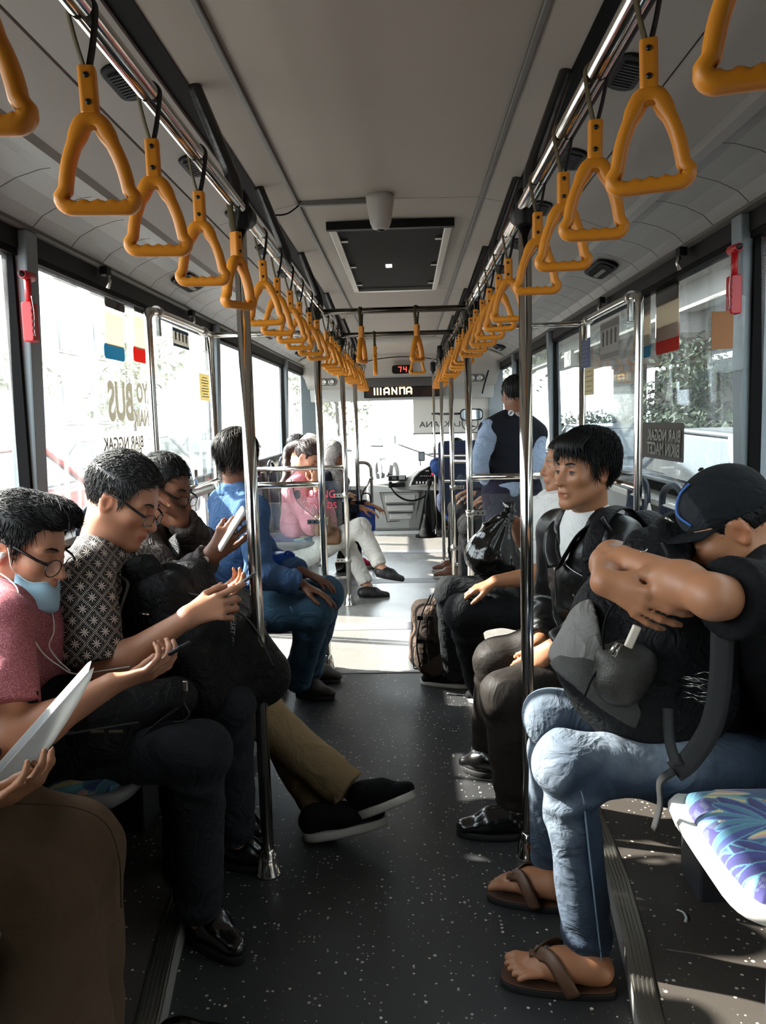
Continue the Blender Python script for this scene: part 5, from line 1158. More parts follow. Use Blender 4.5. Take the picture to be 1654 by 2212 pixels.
for a, b in (((300, 1326), (322, 1328)), ((408, 1362), (432, 1360)), ((366, 1372), (372, 1386)), ((465, 1392), (470, 1420)), ((424, 1406), (436, 1418))):
    MB().tube([U(*a, 2.105), U(*b, 2.105)], .0042, 6, flat=((0, 1, 0), .5)).build('zip_pull', m_zip, bk)
strap_band('zip_line', [U(330, 1380, 2.115), U(400, 1385, 2.1), U(450, 1400, 2.105), U(468, 1430, 2.11)], .008, (0, -1, 0), m_dark, bk)
strap_band('zip_line', [U(400, 1280, 2.17), U(480, 1300, 2.15), U(545, 1350, 2.16), U(590, 1440, 2.19)], .008, (0, -1, 0), m_dark, bk)
up_ = _nrm(U(503, 1338, 2.15)-U(497, 1392, 2.15)); rt_ = _nrm(np.cross(up_, (0.2, 1, 0)))
text('bag_lettering', 'CO-TREK', U(501, 1366, 2.135), .021, mat('bag_print', '#8d8d8a', .5), bk, np.stack([up_, -rt_, _nrm(np.cross(up_, -rt_))], 1))
# ------------------------------------------------------------------ left: man in dark jacket, khaki trousers
m_jacket = cloth('dark_jacket', '#3a3330', 1100, .15, rough=.6, fold=(20, .6, .012)); m_khaki = cloth('khaki_twill', '#8d7657', 1300, .15, fold=(10, .35, .01))
H = Head(U(352, 1056, 2.72), (.86, -.26, -.28), (.1, .05, 1), 1.0)
pel = U(318, 1395, 2.82); p = dict(H=H, vox=.0071, bvox=.0066, skin=m_skinC, pel=pel, neck=U(325, 1135, 2.75), waist=U(318, 1290, 2.8), fwd=np.array([1, -.1, 0.]),
    sh=[U(298, 1185, 2.58), U(352, 1175, 2.92)], el=[U(382, 1272, 2.48), U(432, 1180, 2.85)], wr=[U(455, 1200, 2.45), U(392, 1122, 2.66)],
    hand=[dict(fdir=(.62, -.05, .78), palm=(.15, .95, .1), side=-1, curl=((.5, .5, .4), (.55, .6, .5), (.6, .7, .5), (.7, .8, .5)), thumb=(.4, .2), thumb_in=.5), dict(fdir=(-.35, -.2, .75), palm=(-.75, -.2, -.4), side=1, curl=((.4, .7, .6), (.45, .8, .6), (.5, .8, .6), (.5, .8, .6)), thumb=(.5, .3))],
    kn=[U(520, 1508, 2.62), U(535, 1478, 2.80)], an=[U(768, 1722, 2.46), U(712, 1762, 2.52)],
    top=dict(mat=m_jacket, sleeve='long', len=.95, g=.012, name='jacket', collar=.03, amp=.007, ja=.008, seed=6, r=(.068, .062, .056, .045)),
    pants=dict(mat=m_khaki, r=(.092, .078, .074, .066), len=.93, seed=10, ja=.004, amp=.005))
p['hip'] = seated(pel, p['fwd']); khk = person('person', 'man in dark jacket resting cheek on hand, khaki legs stretched into the aisle', p)
collar(p, m_jacket); hair(H, khk, m_hair, thick=.008, n=700, length=.025, comb=lambda l: (0, .6, -.2), seed=8)
glasses(H, khk, m_specs, drop=.004)
def raised_shoe(a, b, up, parent): return shoe('shoe', a, b, m_canvas_blk, m_sole_white, parent, h=.07, sole=.026, up=up, w=.05)
raised_shoe(U(775, 1768, 2.43), U(900, 1722, 2.40), (-.25, .25, .9), khk); raised_shoe(UZ(655, 1815), UZ(655, 1815)+np.array([.275, .02, .045]), (-.15, .12, 1), khk)
phone('phone', U(500, 1142, 2.42), (.55, .05, .83), (-.80, -.32, .55), 'pale phone held up by the man in the dark jacket', m_white, m_scr_w)
o = empty('wrist_watch', U(462, 1196, 2.45), 'silver bracelet watch on the wrist of the jacketed man', 'watch')
q = lerp(p['wr'][0], p['el'][0], .08); ax_ = _nrm(p['wr'][0]-p['el'][0]); R = frame(ax_)
MB().tube([q+R[:, 0]*.032*math.cos(t)+R[:, 2]*.032*math.sin(t) for t in np.linspace(0, 2*math.pi, 25)[:-1]], .003, 6, closed=True).build('bracelet', m_zip, o); MB().lathe(q-np.array([0, .033, 0]), [(.012, 0), (.012, .004)], 12, R=[[1, 0, 0], [0, 0, -1], [0, 1, 0]]).build('dial', m_white, o)
strap_band('bag_strap', [U(372, 1160, 2.60), U(380, 1200, 2.55), U(368, 1240, 2.56)], .045, (1, -.8, 0), m_nylon, khk)
# ------------------------------------------------------------------ far left foreground: person reading papers
m_brown = cloth('brown_corduroy', '#5b4a3b', 1200, .2, fold=(7, .22, .012))
H = Head(np.array([-.86, 1.22, 1.16]), (.9, .1, -.3), (.2, 0, 1), 1.0)
pel = np.array([-.90, 1.36, .58]); p = dict(H=H, vox=.0071, bvox=.0066, skin=m_skinB, pel=pel, neck=np.array([-.92, 1.25, 1.0]), waist=np.array([-.93, 1.30, .8]), fwd=np.array([1, .02, 0.]),
    sh=[np.array([-.93, 1.07, .96]), np.array([-.92, 1.44, .96])], el=[np.array([-.80, 1.03, .70]), np.array([-.83, 1.47, .71])], wr=[np.array([-.70, 1.2, .72]), U(-25, 1690, 1.50)],
    hand=[dict(fdir=(.85, .3, .1), palm=(.1, .5, .8), side=-1, curl=((.4, .5, .4),)*4, thumb=(.6, .4)), dict(fdir=(.9, .0, .25), palm=(-.1, -.55, .8), side=1, curl=((.5, .6, .5), (.55, .7, .5), (.6, .7, .5), (.7, .7, .5)), thumb=(.6, .4), thumb_in=.5)],
    kn=[U(75, 1960, 1.36), U(145, 1842, 1.48)], an=[np.array([-.60, 1.30, .12]), U(165, 2300, 1.46)],
    top=dict(mat=m_black_cloth, sleeve='long', len=.9, g=.01, name='jumper', seed=7), pants=dict(mat=m_brown, r=(.115, .092, .098, .095), len=.95, amp=.006, ja=.004, seed=14))
p['hip'] = seated(pel, p['fwd']); rdr = person('person', 'seated reader in brown trousers cut off by the left edge', p)
hair(H, rdr, m_hair, n=200); shoe('shoe', np.array([-.50, 1.5, 0]), np.array([-.25, 1.5, 0]), m_shoe_blk, m_sole_blk, rdr); shoe('shoe', np.array([-.64, 1.28, .076]), np.array([-.42, 1.28, .076]), m_shoe_blk, m_sole_blk, rdr)
kf = U(255, 1790, 1.44)
strap_band('seam', [U(20, 1735, 1.40), U(150, 1742, 1.42), U(225, 1775, 1.44), U(257, 1850, 1.455), U(262, 1960, 1.45)], .004, (.6, -.7, .3), mat('seam_tan', '#4a3a2a', .8), rdr, t=.0016)
pp = empty('paper_sheets', U(60, 1640, 1.42), 'bright white folded paper sheets held by the reader in brown trousers', 'paper'); m_paper = film('paper', '#f2f3f3', .4)
gridp = []
A0, A1, B0, B1 = U(197, 1428, 1.50), U(150, 1488, 1.38), U(-60, 1745, 1.45), U(-70, 1700, 1.28)
for i in range(9):
    t = i/8; sag = .02*math.sin(math.pi*t); a = lerp(lerp(U(197, 1428, 1.52), U(182, 1490, 1.50), t*1.0 if t < .3 else .3), U(0, 1722, 1.46), max(0, (t-.1)/.9)); b = lerp(U(190, 1432, 1.44), U(-40, 1690, 1.30), t); gridp.append([a + np.array([0, 0, -sag]), lerp(a, b, .5)+np.array([0, 0, -sag*.6]), b])
MB().loft(gridp, True, False, False).build('sheet', m_paper, pp, solid=.0012)
MB().loft([[q+np.array([.006, -.004, -.012]) for q in r_] for r_ in gridp], True, False, False).build('sheet', m_paper, pp, solid=.0012)
MB().box(U(8, 1925, 1.3), (.008, .004, .05)).build('zip_pull', m_zip, rdr)
# ------------------------------------------------------------------ left: man in blue shirt
m_blue = cloth('blue_cotton', '#4a678f', 1100, .12, fold=(14, .5, .014)); m_jeans = cloth('denim_blue', '#3f5c72', 1200, .2, fold=(12, .4, .012))
H = Head(U(514, 988, 3.5), (.42, .9, -.08), (0, .0, 1), 1.0)
pel = U(520, 1310, 3.58); p = dict(H=H, vox=.0078, bvox=.007, skin=m_skinC, pel=pel, neck=U(510, 1062, 3.5), waist=U(508, 1210, 3.55), fwd=np.array([.92, .38, 0.]),
    sh=[U(542, 1104, 3.36), U(486, 1088, 3.70)], el=[U(565, 1238, 3.30), U(590, 1215, 3.75)], wr=[U(648, 1262, 3.34), U(650, 1235, 3.52)],
    hand=[dict(fdir=(.85, -.1, -.35), palm=(-.2, -.1, -.9), side=-1, curl=(.22, .22, .25, .28), thumb=(.5, .2), spread=.2), dict(fdir=(.85, -.2, -.3), palm=(-.2, 0, -.9), side=1, curl=(.25, .25, .25, .3), thumb=(.5, .2))],
    kn=[U(680, 1318, 3.36), U(705, 1282, 3.62)], an=[U(640, 1480, 3.72), U(665, 1460, 3.86)],
    top=dict(mat=m_blue, sleeve='long', len=.95, g=.016, name='shirt', collar=.03, amp=.008, ja=.008, seed=16, r=(.07, .064, .058, .048)), pants=dict(mat=m_jeans, r=(.095, .075, .070, .062), len=.97, amp=.005, seed=17))
p['hip'] = seated(pel, p['fwd']); blu = person('person', 'man in blue shirt and jeans seen from behind, hands on his thigh', p)
collar(p, m_blue, .04); hair(H, blu, m_hairbrown, thick=.016, n=1200, length=.06, comb=lambda l: (.25*np.sign(l[0]), -.35, -.9), seed=18, style=dict(y=[-.12, -.07, -.035, -.02, .0, .018, .03, .045, .065, .1], z=[-.105, -.10, -.07, .0, .01, .01, -.012, .03, .066, .07]), width=.002, lift=.15)
for a, b in ((UZ(640, 1502), UZ(722, 1512)), (UZ(668, 1470), UZ(735, 1474))): shoe('sandal', a, b, mat('sandal_dark', '#241c17', .6), m_sole_blk, blu, h=.05)
o = empty('blue_bag_handle', U(618, 1198, 3.5), 'bright blue carrier bag tucked beside the man in blue', 'bag')
S = Sdf(.0068); S.rb(U(600, 1240, 3.62), (.06, .02, .08), .02, None, .02); sculpt('bag_body', S, mat('bag_blue', '#1f4fb0', .4), o, fold=dict(amp=.005, freq=12))
MB().tube(smooth_path([U(612, 1220, 3.6), U(618, 1192, 3.58), U(634, 1200, 3.58), U(630, 1222, 3.6)], 5), .006, 8).build('handle', mat('bag_blue', '#1f4fb0', .4), o)
# ------------------------------------------------------------------ right: man in cap asleep over a backpack
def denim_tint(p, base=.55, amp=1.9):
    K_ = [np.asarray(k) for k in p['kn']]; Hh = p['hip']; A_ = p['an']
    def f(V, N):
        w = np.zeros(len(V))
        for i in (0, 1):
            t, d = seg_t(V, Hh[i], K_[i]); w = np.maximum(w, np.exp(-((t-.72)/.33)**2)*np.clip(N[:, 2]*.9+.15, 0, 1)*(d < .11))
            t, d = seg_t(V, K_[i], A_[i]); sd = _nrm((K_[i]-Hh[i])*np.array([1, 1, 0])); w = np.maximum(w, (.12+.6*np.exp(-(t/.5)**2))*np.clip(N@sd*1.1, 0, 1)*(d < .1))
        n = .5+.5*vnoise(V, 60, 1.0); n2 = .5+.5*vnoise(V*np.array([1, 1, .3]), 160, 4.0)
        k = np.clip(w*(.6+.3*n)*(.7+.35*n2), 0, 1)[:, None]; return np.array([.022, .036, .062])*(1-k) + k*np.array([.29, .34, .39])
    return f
m_denim = cloth('denim_faded', '#ffffff', 1500, .3, fold=(13, .4, .012)); m_tee = cloth('black_tee', '#08080a', 1100, .2)
H = Head(U(1572, 1134, 1.88), (-.84, .12, -.50), (-.35, .05, 1), 1.04)
pel = U(1650, 1640, 1.95); p = dict(H=H, vox=.0069, bvox=.0050, skin=m_skinB, pel=pel, neck=U(1650, 1216, 1.86), waist=U(1680, 1440, 1.92), fwd=np.array([-1, -.05, 0.]),
    sh=[U(1585, 1255, 2.07), U(1690, 1295, 1.66)], el=[U(1322, 1205, 2.08), U(1540, 1290, 1.57)], wr=[U(1303, 1258, 1.73), U(1345, 1205, 1.86)], arm=1.08,
    hand=[dict(fdir=(.70, -.48, -.36), palm=(.45, .85, .1), side=1, curl=((.35, .30, .2), (.32, .30, .2), (.3, .3, .2), (.3, .3, .2)), thumb=(.55, .45), thumb_in=.45, spread=.14, sc=1.04), dict(fdir=(-.25, .93, -.2), palm=(.6, .3, -.3), side=1, curl=(.4, .4, .4, .4), thumb=(.4, .2))],
    kn=[U(1192, 1545, 2.02), U(1222, 1645, 1.74)], an=[U(1192, 1910, 2.13), U(1275, 2085, 1.76)], foot=[(UZ(1225, 1950, .02), UZ(1062, 1918, .02)), (UZ(1322, 2130, .02), UZ(1090, 2105, .02))], barefoot=True, big=[-1, 1], footz=.012,
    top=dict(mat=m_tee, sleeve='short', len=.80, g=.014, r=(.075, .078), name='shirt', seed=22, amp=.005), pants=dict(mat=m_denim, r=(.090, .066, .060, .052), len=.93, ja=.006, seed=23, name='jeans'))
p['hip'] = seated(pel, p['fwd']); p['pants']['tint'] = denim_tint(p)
cap_ = person('person', 'man in dark cap asleep over a hugged backpack, in jeans and sandals', p); pc = p
hair(H, cap_, m_hair, thick=.004, n=500, length=.012, seed=24, lift=.5)
# seams of the jeans
for (a, b, c_) in ((p['hip'][1], p['kn'][1], p['an'][1]),):
    q = [lerp(a, b, t) + np.array([0, -.074+.012*t, -.012]) for t in (.35, .6, .85, .97)] + [lerp(b, c_, t) + np.array([.018, -.066+.012*t, 0]) for t in (.12, .35, .6, .85, .92)]
    strap_band('jeans_seam', q, .004, (0, -1, 0), mat('seam_pale', '#6f8498', .8), cap_, t=.0018)
# cap
cp = empty('baseball_cap', H.w(0, 0, .1), 'dark baseball cap with curved peak on the sleeping man', 'cap'); m_cap = cloth('cap_cotton', '#151719', 1300, .2); m_capg = cloth('cap_grey', '#3b3d3f', 1300, .2)
S = Sdf(.0055); S.ell(H.w(0, -.012, .046), np.array([.083, .105, .090])*H.sc, H.R, .01); S.cut(H.w(0, 0, .022), H.R @ _nrm([0, .12, -1])); sculpt('crown', S, m_cap, cp, tint=lambda V, N: np.where((H.loc(V)[:, 1] > .045)[:, None], 2.6, 1.0)*np.ones((1, 3)))
rows = []
for i in range(9):
    t = i/8; row = []
    for j in range(13):
        a = -1.25+2.5*j/12; r0 = .092; x = math.sin(a)*(.078+.002*t); y = .0+math.cos(a)*r0 + t*.085*max(0, math.cos(a*.95))**.7; row.append(H.w(x, y, .034 + .024*t*max(0, math.cos(a)) - 2.2*x*x*t - .02*(1-math.cos(a))))
    rows.append(row)
MB().loft(rows, True, False, False).build('peak', m_cap, cp, solid=.004)
MB().tube(smooth_path([H.w(-.05, .075, .05), H.w(-.03, .085, .085), H.w(-.02, .06, .115), H.w(-.03, .03, .130)], 6), .003, 6).build('blue_piping', mat('piping_blue', '#2d5fa8', .6), cp)
MB().lathe(H.w(0, -.012, .138), [(.007, 0), (.006, .004), (.001, .006)], 10, R=np.stack([H.R[:, 0], H.R[:, 1], H.R[:, 2]], 1)).build('button', m_cap, cp)
# sandals
m_sand = mat('sandal_leather', '#4f3425', .55, bump=(80, .3, .002), var=(20, .15)); m_sandt = mat('sandal_strap', '#5d4230', .5, bump=(120, .2, .001))
for i in (0, 1):
    h_, t_ = [np.asarray(v)*np.array([1, 1, 0]) for v in p['foot'][i]]; R = frame(t_-h_); L = np.linalg.norm(t_-h_); sd = p['big'][i]; q = lambda x, y, z: h_ + R @ np.array([x*sd, y*L, z])
    o = empty('sandal', h_, ['farther', 'nearer'][i]+' brown leather thong sandal of the man in faded jeans', 'sandal', 'brown thong sandals of the sleeping man')
    ring = []
    for a in np.linspace(0, 2*math.pi, 36)[:-1]:
        yy = .5-.55*math.cos(a); w = (.036+.014*np.clip(yy, 0, 1)**1.0)*np.sign(math.sin(a))*abs(math.sin(a))**.55; ring.append((w+.006*yy, yy))
    MB().loft([[q(x, y, z) for x, y in ring] for z in (.0, .006, .017)], True).build('sole', m_sole_blk, o, bevel=.002); MB().loft([[q(x*.96, .5+(y-.5)*.98, z) for x, y in ring] for z in (.017, .021)], True).build('footbed', m_sand, o)
    for s in (-1, 1): strap_band('strap', [q(s*.054+.003, .36, .02), q(s*.052+.003, .46, .062), q(s*.030+.005, .58, .092), q(.012, .72, .076)], .034, R[:, 1]*.9+np.array([0, 0, .4]), m_sandt, o, t=.003)
    MB().tube([q(.012, .73, .066), q(.016, .80, .045), q(.017, .82, .02)], .004, 6).build('toe_post', m_sandt, o); MB().rbox(q(.012, .71, .072), (.022, .03, .008), .005, R=R).build('ring_tab', m_sandt, o)
# hugged backpack
bk = empty('backpack', U(1400, 1450, 1.8), 'big black backpack with grey panel and mesh pocket hugged by the sleeping man', 'backpack')
Rb = frame((-.75, -.35, .30), (.35, .1, 1)); S = Sdf(.0068); S.rb(U(1410, 1405, 1.93), (.09, .06, .12), .085, Rb, .06); S.cap(U(1290, 1430, 1.86), U(1330, 1500, 1.84), .10, .09, .07); S.cap(U(1440, 1240, 1.98), U(1540, 1215, 1.96), .085, .09, .07); S.cap(U(1330, 1330, 1.92), U(1480, 1330, 1.90), .10, .11, .06); S.cap(U(1400, 1480, 1.80), U(1510, 1500, 1.85), .09, .08, .06)
bagV, bagF = S.mesh(1); bagV = folds(bagV, bagF, amp=.006, freq=7, seed=31)
me = mesh_np('bag_body', bagV, bagF); link('bag_body', me, cloth('pack_black', '#0e0f10', 1500, .2, rough=.65, fold=(24, .5, .01)), bk)
S = Sdf(.006); S.cap(U(1276, 1436, 1.852), U(1302, 1372, 1.868), .100, .092, .02); S.cut(U(1309, 1400, 1.7), (1, -.1, .12)); S.cut(U(1255, 1492, 1.7), _nrm((-.5, 0, -.8))); sculpt('side_panel', S, m_nylon_grey, bk, fold=dict(amp=.003, freq=7, seed=31), tint=white_tint)
S = Sdf(.0068); S.cap(U(1395, 1185, 1.90), U(1470, 1165, 1.95), .05, .055, .04); S.cap(U(1470, 1160, 1.95), U(1565, 1180, 1.93), .055, .06, .04); S.cap(U(1400, 1215, 1.86), U(1450, 1225, 1.85), .04, .045, .04)
sculpt('top_lid', S, m_nylon, bk, fold=dict(amp=.012, freq=10, seed=33), tint=white_tint)
S = Sdf(.0055); S.ell(U(1345, 1455, 1.735), (.060, .075, .075), frame((-.6, -.7, 0), (.35, 0, 1)), .02); S.cap(U(1310, 1420, 1.72), U(1390, 1430, 1.72), .02, .02, .03); sculpt('mesh_pocket', S, mat('pocket_mesh', '#3a3833', .35, metal=.35, bump=(420, .8, .002), var=(60, .5)), bk, fold=dict(amp=.004, freq=18, seed=35))
S = Sdf(.0055); S.cap(U(1262, 1470, 1.82), U(1310, 1505, 1.80), .088, .085, .03); S.cap(U(1310, 1505, 1.80), U(1400, 1515, 1.80), .085, .078, .03); S.cut(U(1265, 1500, 1.75), _nrm(np.cross(U(1220, 1470, 1.75)-U(1310, 1530, 1.75), (0, 1, 0)))*1.0); sculpt('base_mesh', S, mat('base_mesh', '#33322f', .6, bump=(500, .9, .002), var=(300, .35)), bk, fold=dict(amp=.003, freq=14))
for pts in ([(1305, 1420), (1302, 1370), (1312, 1325), (1335, 1295)], [(1262, 1505), (1285, 1455), (1325, 1415), (1362, 1392)], [(1375, 1410), (1400, 1450), (1440, 1480)]):
    strap_band('piping', [U(a, b, 1.71 if a < 1350 else 1.70) for a, b in pts], .006, (0, -1, 0), m_rubber, bk, t=.0025)
MB().tube([U(1316, 1412, 1.655), U(1332, 1388, 1.655), U(1342, 1392, 1.655), U(1326, 1418, 1.655)], .004, 6, closed=True).build('buckle', m_alu, bk)
MB().rbox(U(1366, 1375, 1.665), (.018, .012, .05), .004, R=Matrix.Rotation(.4, 3, 'Y')).build('bottle_cap', mat('cap_cream', '#cfc3b2', .5), bk, bevel=.002)
strap_band('shoulder_strap', [U(1560, 1340, 1.60), U(1555, 1470, 1.60), U(1535, 1570, 1.60), U(1490, 1640, 1.60), U(1455, 1668, 1.60)], .045, (.8, -.5, .2), m_strap, bk)
strap_band('webbing', [U(1455, 1665, 1.59), U(1425, 1690, 1.60), U(1425, 1740, 1.60), U(1412, 1792, 1.60)], .02, (.6, -.7, .2), m_strap, bk); strap_band('webbing', [U(1442, 1530, 1.66), U(1446, 1600, 1.64), U(1462, 1655, 1.60)], .026, (.6, -.7, .2), m_strap, bk)
strap_band('lid_strap', [U(1428, 1172, 1.80), U(1440, 1200, 1.79), U(1432, 1232, 1.78)], .02, (0, -1, .2), m_strap, bk); MB().box(U(1424, 1216, 1.775), (.035, .006, .018), R=Matrix.Rotation(.3, 3, 'Y')).build('buckle', m_alu, bk, bevel=.003)
for a, b in (((1436, 1118), (1455, 1130)), ((1384, 1190), (1392, 1208)), ((1398, 1186), (1386, 1196))): MB().tube([U(*a, 1.79), U(*b, 1.79)], .003, 6).build('cord_mark', m_zip, bk)
fr_ = MB()
for i in range(14):
    a = U(1478+random.uniform(-6, 30), 1495+random.uniform(-40, 20), 1.70); fr_.tube([a, a+np.array([.02, -.01, .006*random.uniform(-1, 2)]), a+np.array([.045, -.012, .012*random.uniform(-1.4, 1)])], [.0012, .001, .0005], 4)
fr_.build('frayed_threads', m_zip, bk, kind='stuff')
# ------------------------------------------------------------------ right: young man in leather jacket
m_leather = mat('jacket_leather', '#0e0e0e', .38, coat=.1, spec=.4, bump=(15, .45, .012), var=(6, .2)); m_blacktr = cloth('black_trousers', '#231f1c', 1200, .15, rough=.6, fold=(8, .25, .010)); m_wht = cloth('white_cotton', '#d6d5d2', 900, .06, fold=(14, .5, .01))
H = Head(U(1264, 1014, 2.60), (-.86, -.50, -.02), (0, 0, 1), 1.0)
pel = U(1290, 1395, 2.68); p = dict(H=H, vox=.0069, bvox=.005, skin=m_skinB, pel=pel, neck=U(1272, 1124, 2.64), waist=U(1275, 1290, 2.66), fwd=np.array([-.93, -.36, 0.]),
    sh=[U(1205, 1145, 2.80), U(1338, 1162, 2.52)], el=[U(1185, 1305, 2.86), U(1318, 1330, 2.44)], wr=[U(1168, 1385, 2.66), U(1192, 1400, 2.44)],
    hand=[dict(fdir=(-.4, -.3, -.75), palm=(.3, -.5, .2), side=1, curl=(.35, .4, .4, .4), thumb=(.4, .2)), dict(fdir=(-.75, .15, -.45), palm=(.3, .7, -.4), side=1, curl=((.35, .5, .4), (.4, .5, .4), (.4, .5, .4), (.45, .5, .4)), thumb=(.4, .2))],
    kn=[U(1072, 1425, 2.78), U(1092, 1500, 2.42)], an=[U(1055, 1650, 2.95), U(1118, 1752, 2.47)], foot=[(UZ(1072, 1672, .01), UZ(1000, 1652, .01)), (UZ(1135, 1798, .01), UZ(985, 1795, .01))], ankle=True,
    top=dict(mat=m_leather, sleeve='long', len=.95, g=.012, name='jacket', seed=41, amp=.006, ja=.007, ta=.007, subs=[], r=(.066, .060, .054, .046)), pants=dict(mat=m_blacktr, r=(.092, .072, .070, .066), len=.90, seed=43, amp=.005, ja=.004))
p['hip'] = seated(pel, p['fwd'])
_up = _nrm(p['neck']-p['pel']); _fw = _nrm(p['fwd']); _a = p['neck']+_fw*.10-_up*.02; _b = lerp(p['neck'], p['waist'], .55)+_fw*.135; p['top']['subs'] = [(_a, _b, .066, .022), (p['neck']+_up*.02, _a, .062, .062)]
lea = person('person', 'young man in black leather jacket and white turtleneck, gazing left', p); pl_ = p
eyes(H, lea, m_iris, look=(-.3, 1, 0))
fr = []
for i in range(26):
    x = -.062 + .124*i/25; y0 = .045+.04*math.sqrt(max(0, 1-(x/.07)**2)); fr.append(((x*.9, y0-.035, .118-2.2*x*x), (x*1.02, y0+.004, .090-1.6*x*x), (x*1.05-.004+random.uniform(-.006, .006), y0+.010 if abs(x) < .05 else y0+.0, .042+random.uniform(-.014, .016)), .0062))
hair(H, lea, m_hair, thick=.017, n=3200, length=.045, comb=lambda l: (.2*np.sign(l[0]), .55 if l[2] > .08 else -.05, -.75), seed=45, fringe=fr, style=dict(y=[-.13, -.07, -.035, -.02, .0, .018, .03, .045, .065, .1, .12], z=[-.075, -.065, -.03, .012, .016, .008, -.022, .02, .052, .066, .07]), puff=[((0, -.03, .075), (.082, .09, .065))], width=.0013, lift=.4)
up = _nrm(H.c-p['neck']); S = Sdf(.0055); S.cap(p['neck']-up*.015, p['neck']+up*.045, .066, .060, .01, None, False, [(p['neck']+up*.05, up)]); torso_sdf(S, p, -.001, 1.0, 'c'); sculpt('turtleneck', S, m_wht, lea, fold=dict(amp=.002, freq=30, stretch=(.4, .4, 1.5)), tint=white_tint)
# jacket details: open lapel, zips, strap
fw = _nrm(p['fwd'])
def chest(px, py, y): return U(px, py, y)
_rt = frame(_fw)[:, 0]
for s_ in (-1, 1):
    strap_band('lapel', [p['neck']+_up*.02+_rt*s_*.075-_fw*.01, p['neck']-_up*.03+_rt*s_*.072+_fw*.085, lerp(p['neck'], p['waist'], .34)+_rt*s_*.052+_fw*.118, lerp(p['neck'], p['waist'], .56)+_rt*s_*.012+_fw*.128], .05, _fw+_rt*s_*.5, m_leather, lea, t=.005)
strap_band('zip', [lerp(p['neck'], p['waist'], .56)+_fw*.134, lerp(p['neck'], p['waist'], .8)+_fw*.134, lerp(p['neck'], p['waist'], 1.05)+_fw*.132], .008, _fw, m_zip, lea, t=.002)
for (z0_, z1_, x0_, x1_) in ((.50, .62, -.045, -.11), (.85, 1.0, -.085, -.10)): strap_band('zip', [lerp(p['neck'], p['waist'], z0_)+_fw*.122+_rt*x0_, lerp(p['neck'], p['waist'], (z0_+z1_)/2)+_fw*.114+_rt*(x0_+x1_)/2, lerp(p['neck'], p['waist'], z1_)+_fw*.096+_rt*x1_], .007, _fw-_rt*.5, m_zip, lea, t=.002)
strap_band('epaulette', [U(1300, 1118, 2.46), U(1312, 1140, 2.44), U(1318, 1152, 2.44)], .035, (0.2, -.8, .4), m_leather, lea)
strap_band('backpack_strap', [U(1395, 1140, 2.62), U(1355, 1100, 2.62), U(1318, 1102, 2.52), U(1290, 1140, 2.45), U(1276, 1190, 2.42), U(1276, 1240, 2.42), U(1285, 1275, 2.42)], .055, (-.4, -.6, .7), m_nylon, lea, t=.006)
S = Sdf(.0068); S.cap(U(1390, 1160, 2.72), U(1400, 1300, 2.72), .09, .10, .04); sculpt('backpack_body', S, m_nylon, lea, fold=dict(amp=.006, freq=9), tint=white_tint)
for i in (0, 1):
    a, b = p['foot'][i]; so = shoe('shoe', a-np.array([0, 0, .01]), b-np.array([0, 0, .01]), m_shoe_blk, m_sole_blk, lea, h=.06)
    d_ = _nrm(b-a); l_ = np.linalg.norm(b-a); n_ = np.array([-d_[1], d_[0], 0])
    for j in range(5): q = a+d_*l_*(.40+.065*j); MB().tube([q+n_*.024+np.array([0, 0, .075-.009*j]), q+np.array([0, 0, .083-.009*j]), q-n_*.024+np.array([0, 0, .075-.009*j])], .0024, 5).build('lace', m_strap, so)
# ------------------------------------------------------------------ right: man in white shirt with carrier bag
H = Head(U(1226, 1000, 3.45), (-1, -.05, -.05), (0, 0, 1), 1.0)
pel = U(1205, 1295, 3.5); p = dict(H=H, vox=.0078, bvox=.007, skin=m_skinB, pel=pel, neck=U(1212, 1082, 3.48), waist=U(1205, 1210, 3.5), fwd=np.array([-1, -.05, 0.]),
    sh=[U(1165, 1105, 3.68), U(1215, 1120, 3.28)], el=[U(1135, 1180, 3.8), U(1195, 1238, 3.22)], wr=[U(1110, 1125, 3.68), U(1070, 1256, 3.18)],
    hand=[dict(fdir=(-.6, -.4, -.2), palm=(-.2, -.3, -.8), side=-1, curl=(.4, .4, .4, .4), thumb=(.5, .3)), dict(fdir=(-.85, .1, -.3), palm=(.1, .1, -.9), side=1, curl=((.3, .4, .3), (.35, .5, .3), (.4, .5, .3), (.4, .5, .3)), thumb=(.4, .2))],
    kn=[U(972, 1282, 3.55), U(1000, 1322, 3.2)], an=[U(985, 1455, 3.78), U(1040, 1488, 3.58)], foot=[(UZ(1025, 1484), UZ(908, 1476)), (UZ(1075, 1522), UZ(1012, 1512))],
    top=dict(mat=m_wht, sleeve='long', len=.18, g=.014, name='shirt', collar=.03, seed=51, amp=.008, ja=.008, r=(.068, .062, .056, .05)), pants=dict(mat=cloth('black_denim', '#1d1e20', 1200, .2), r=(.092, .072, .064, .060), len=.97, seed=52, amp=.005))
p['hip'] = seated(pel, p['fwd']); wht = person('person', 'man in white shirt and dark jeans with hand on his thigh', p)
collar(p, m_wht, .04); hair(H, wht, m_hair, n=400)
for a, b in p['foot']: shoe('shoe', a, b, m_canvas_blk, m_sole_white, wht, h=.06)
pbg = empty('carrier_bag', U(1060, 1180, 3.6), 'black plastic carrier bag gathered at the top on the white-shirted man\'s lap', 'bag')
S = Sdf(.007); S.ell(U(1062, 1190, 3.58), (.115, .10, .105), None, .05); S.cap(U(1070, 1150, 3.58), U(1098, 1112, 3.58), .07, .028, .05); S.cap(U(1040, 1205, 3.55), U(1095, 1215, 3.55), .07, .07, .04)
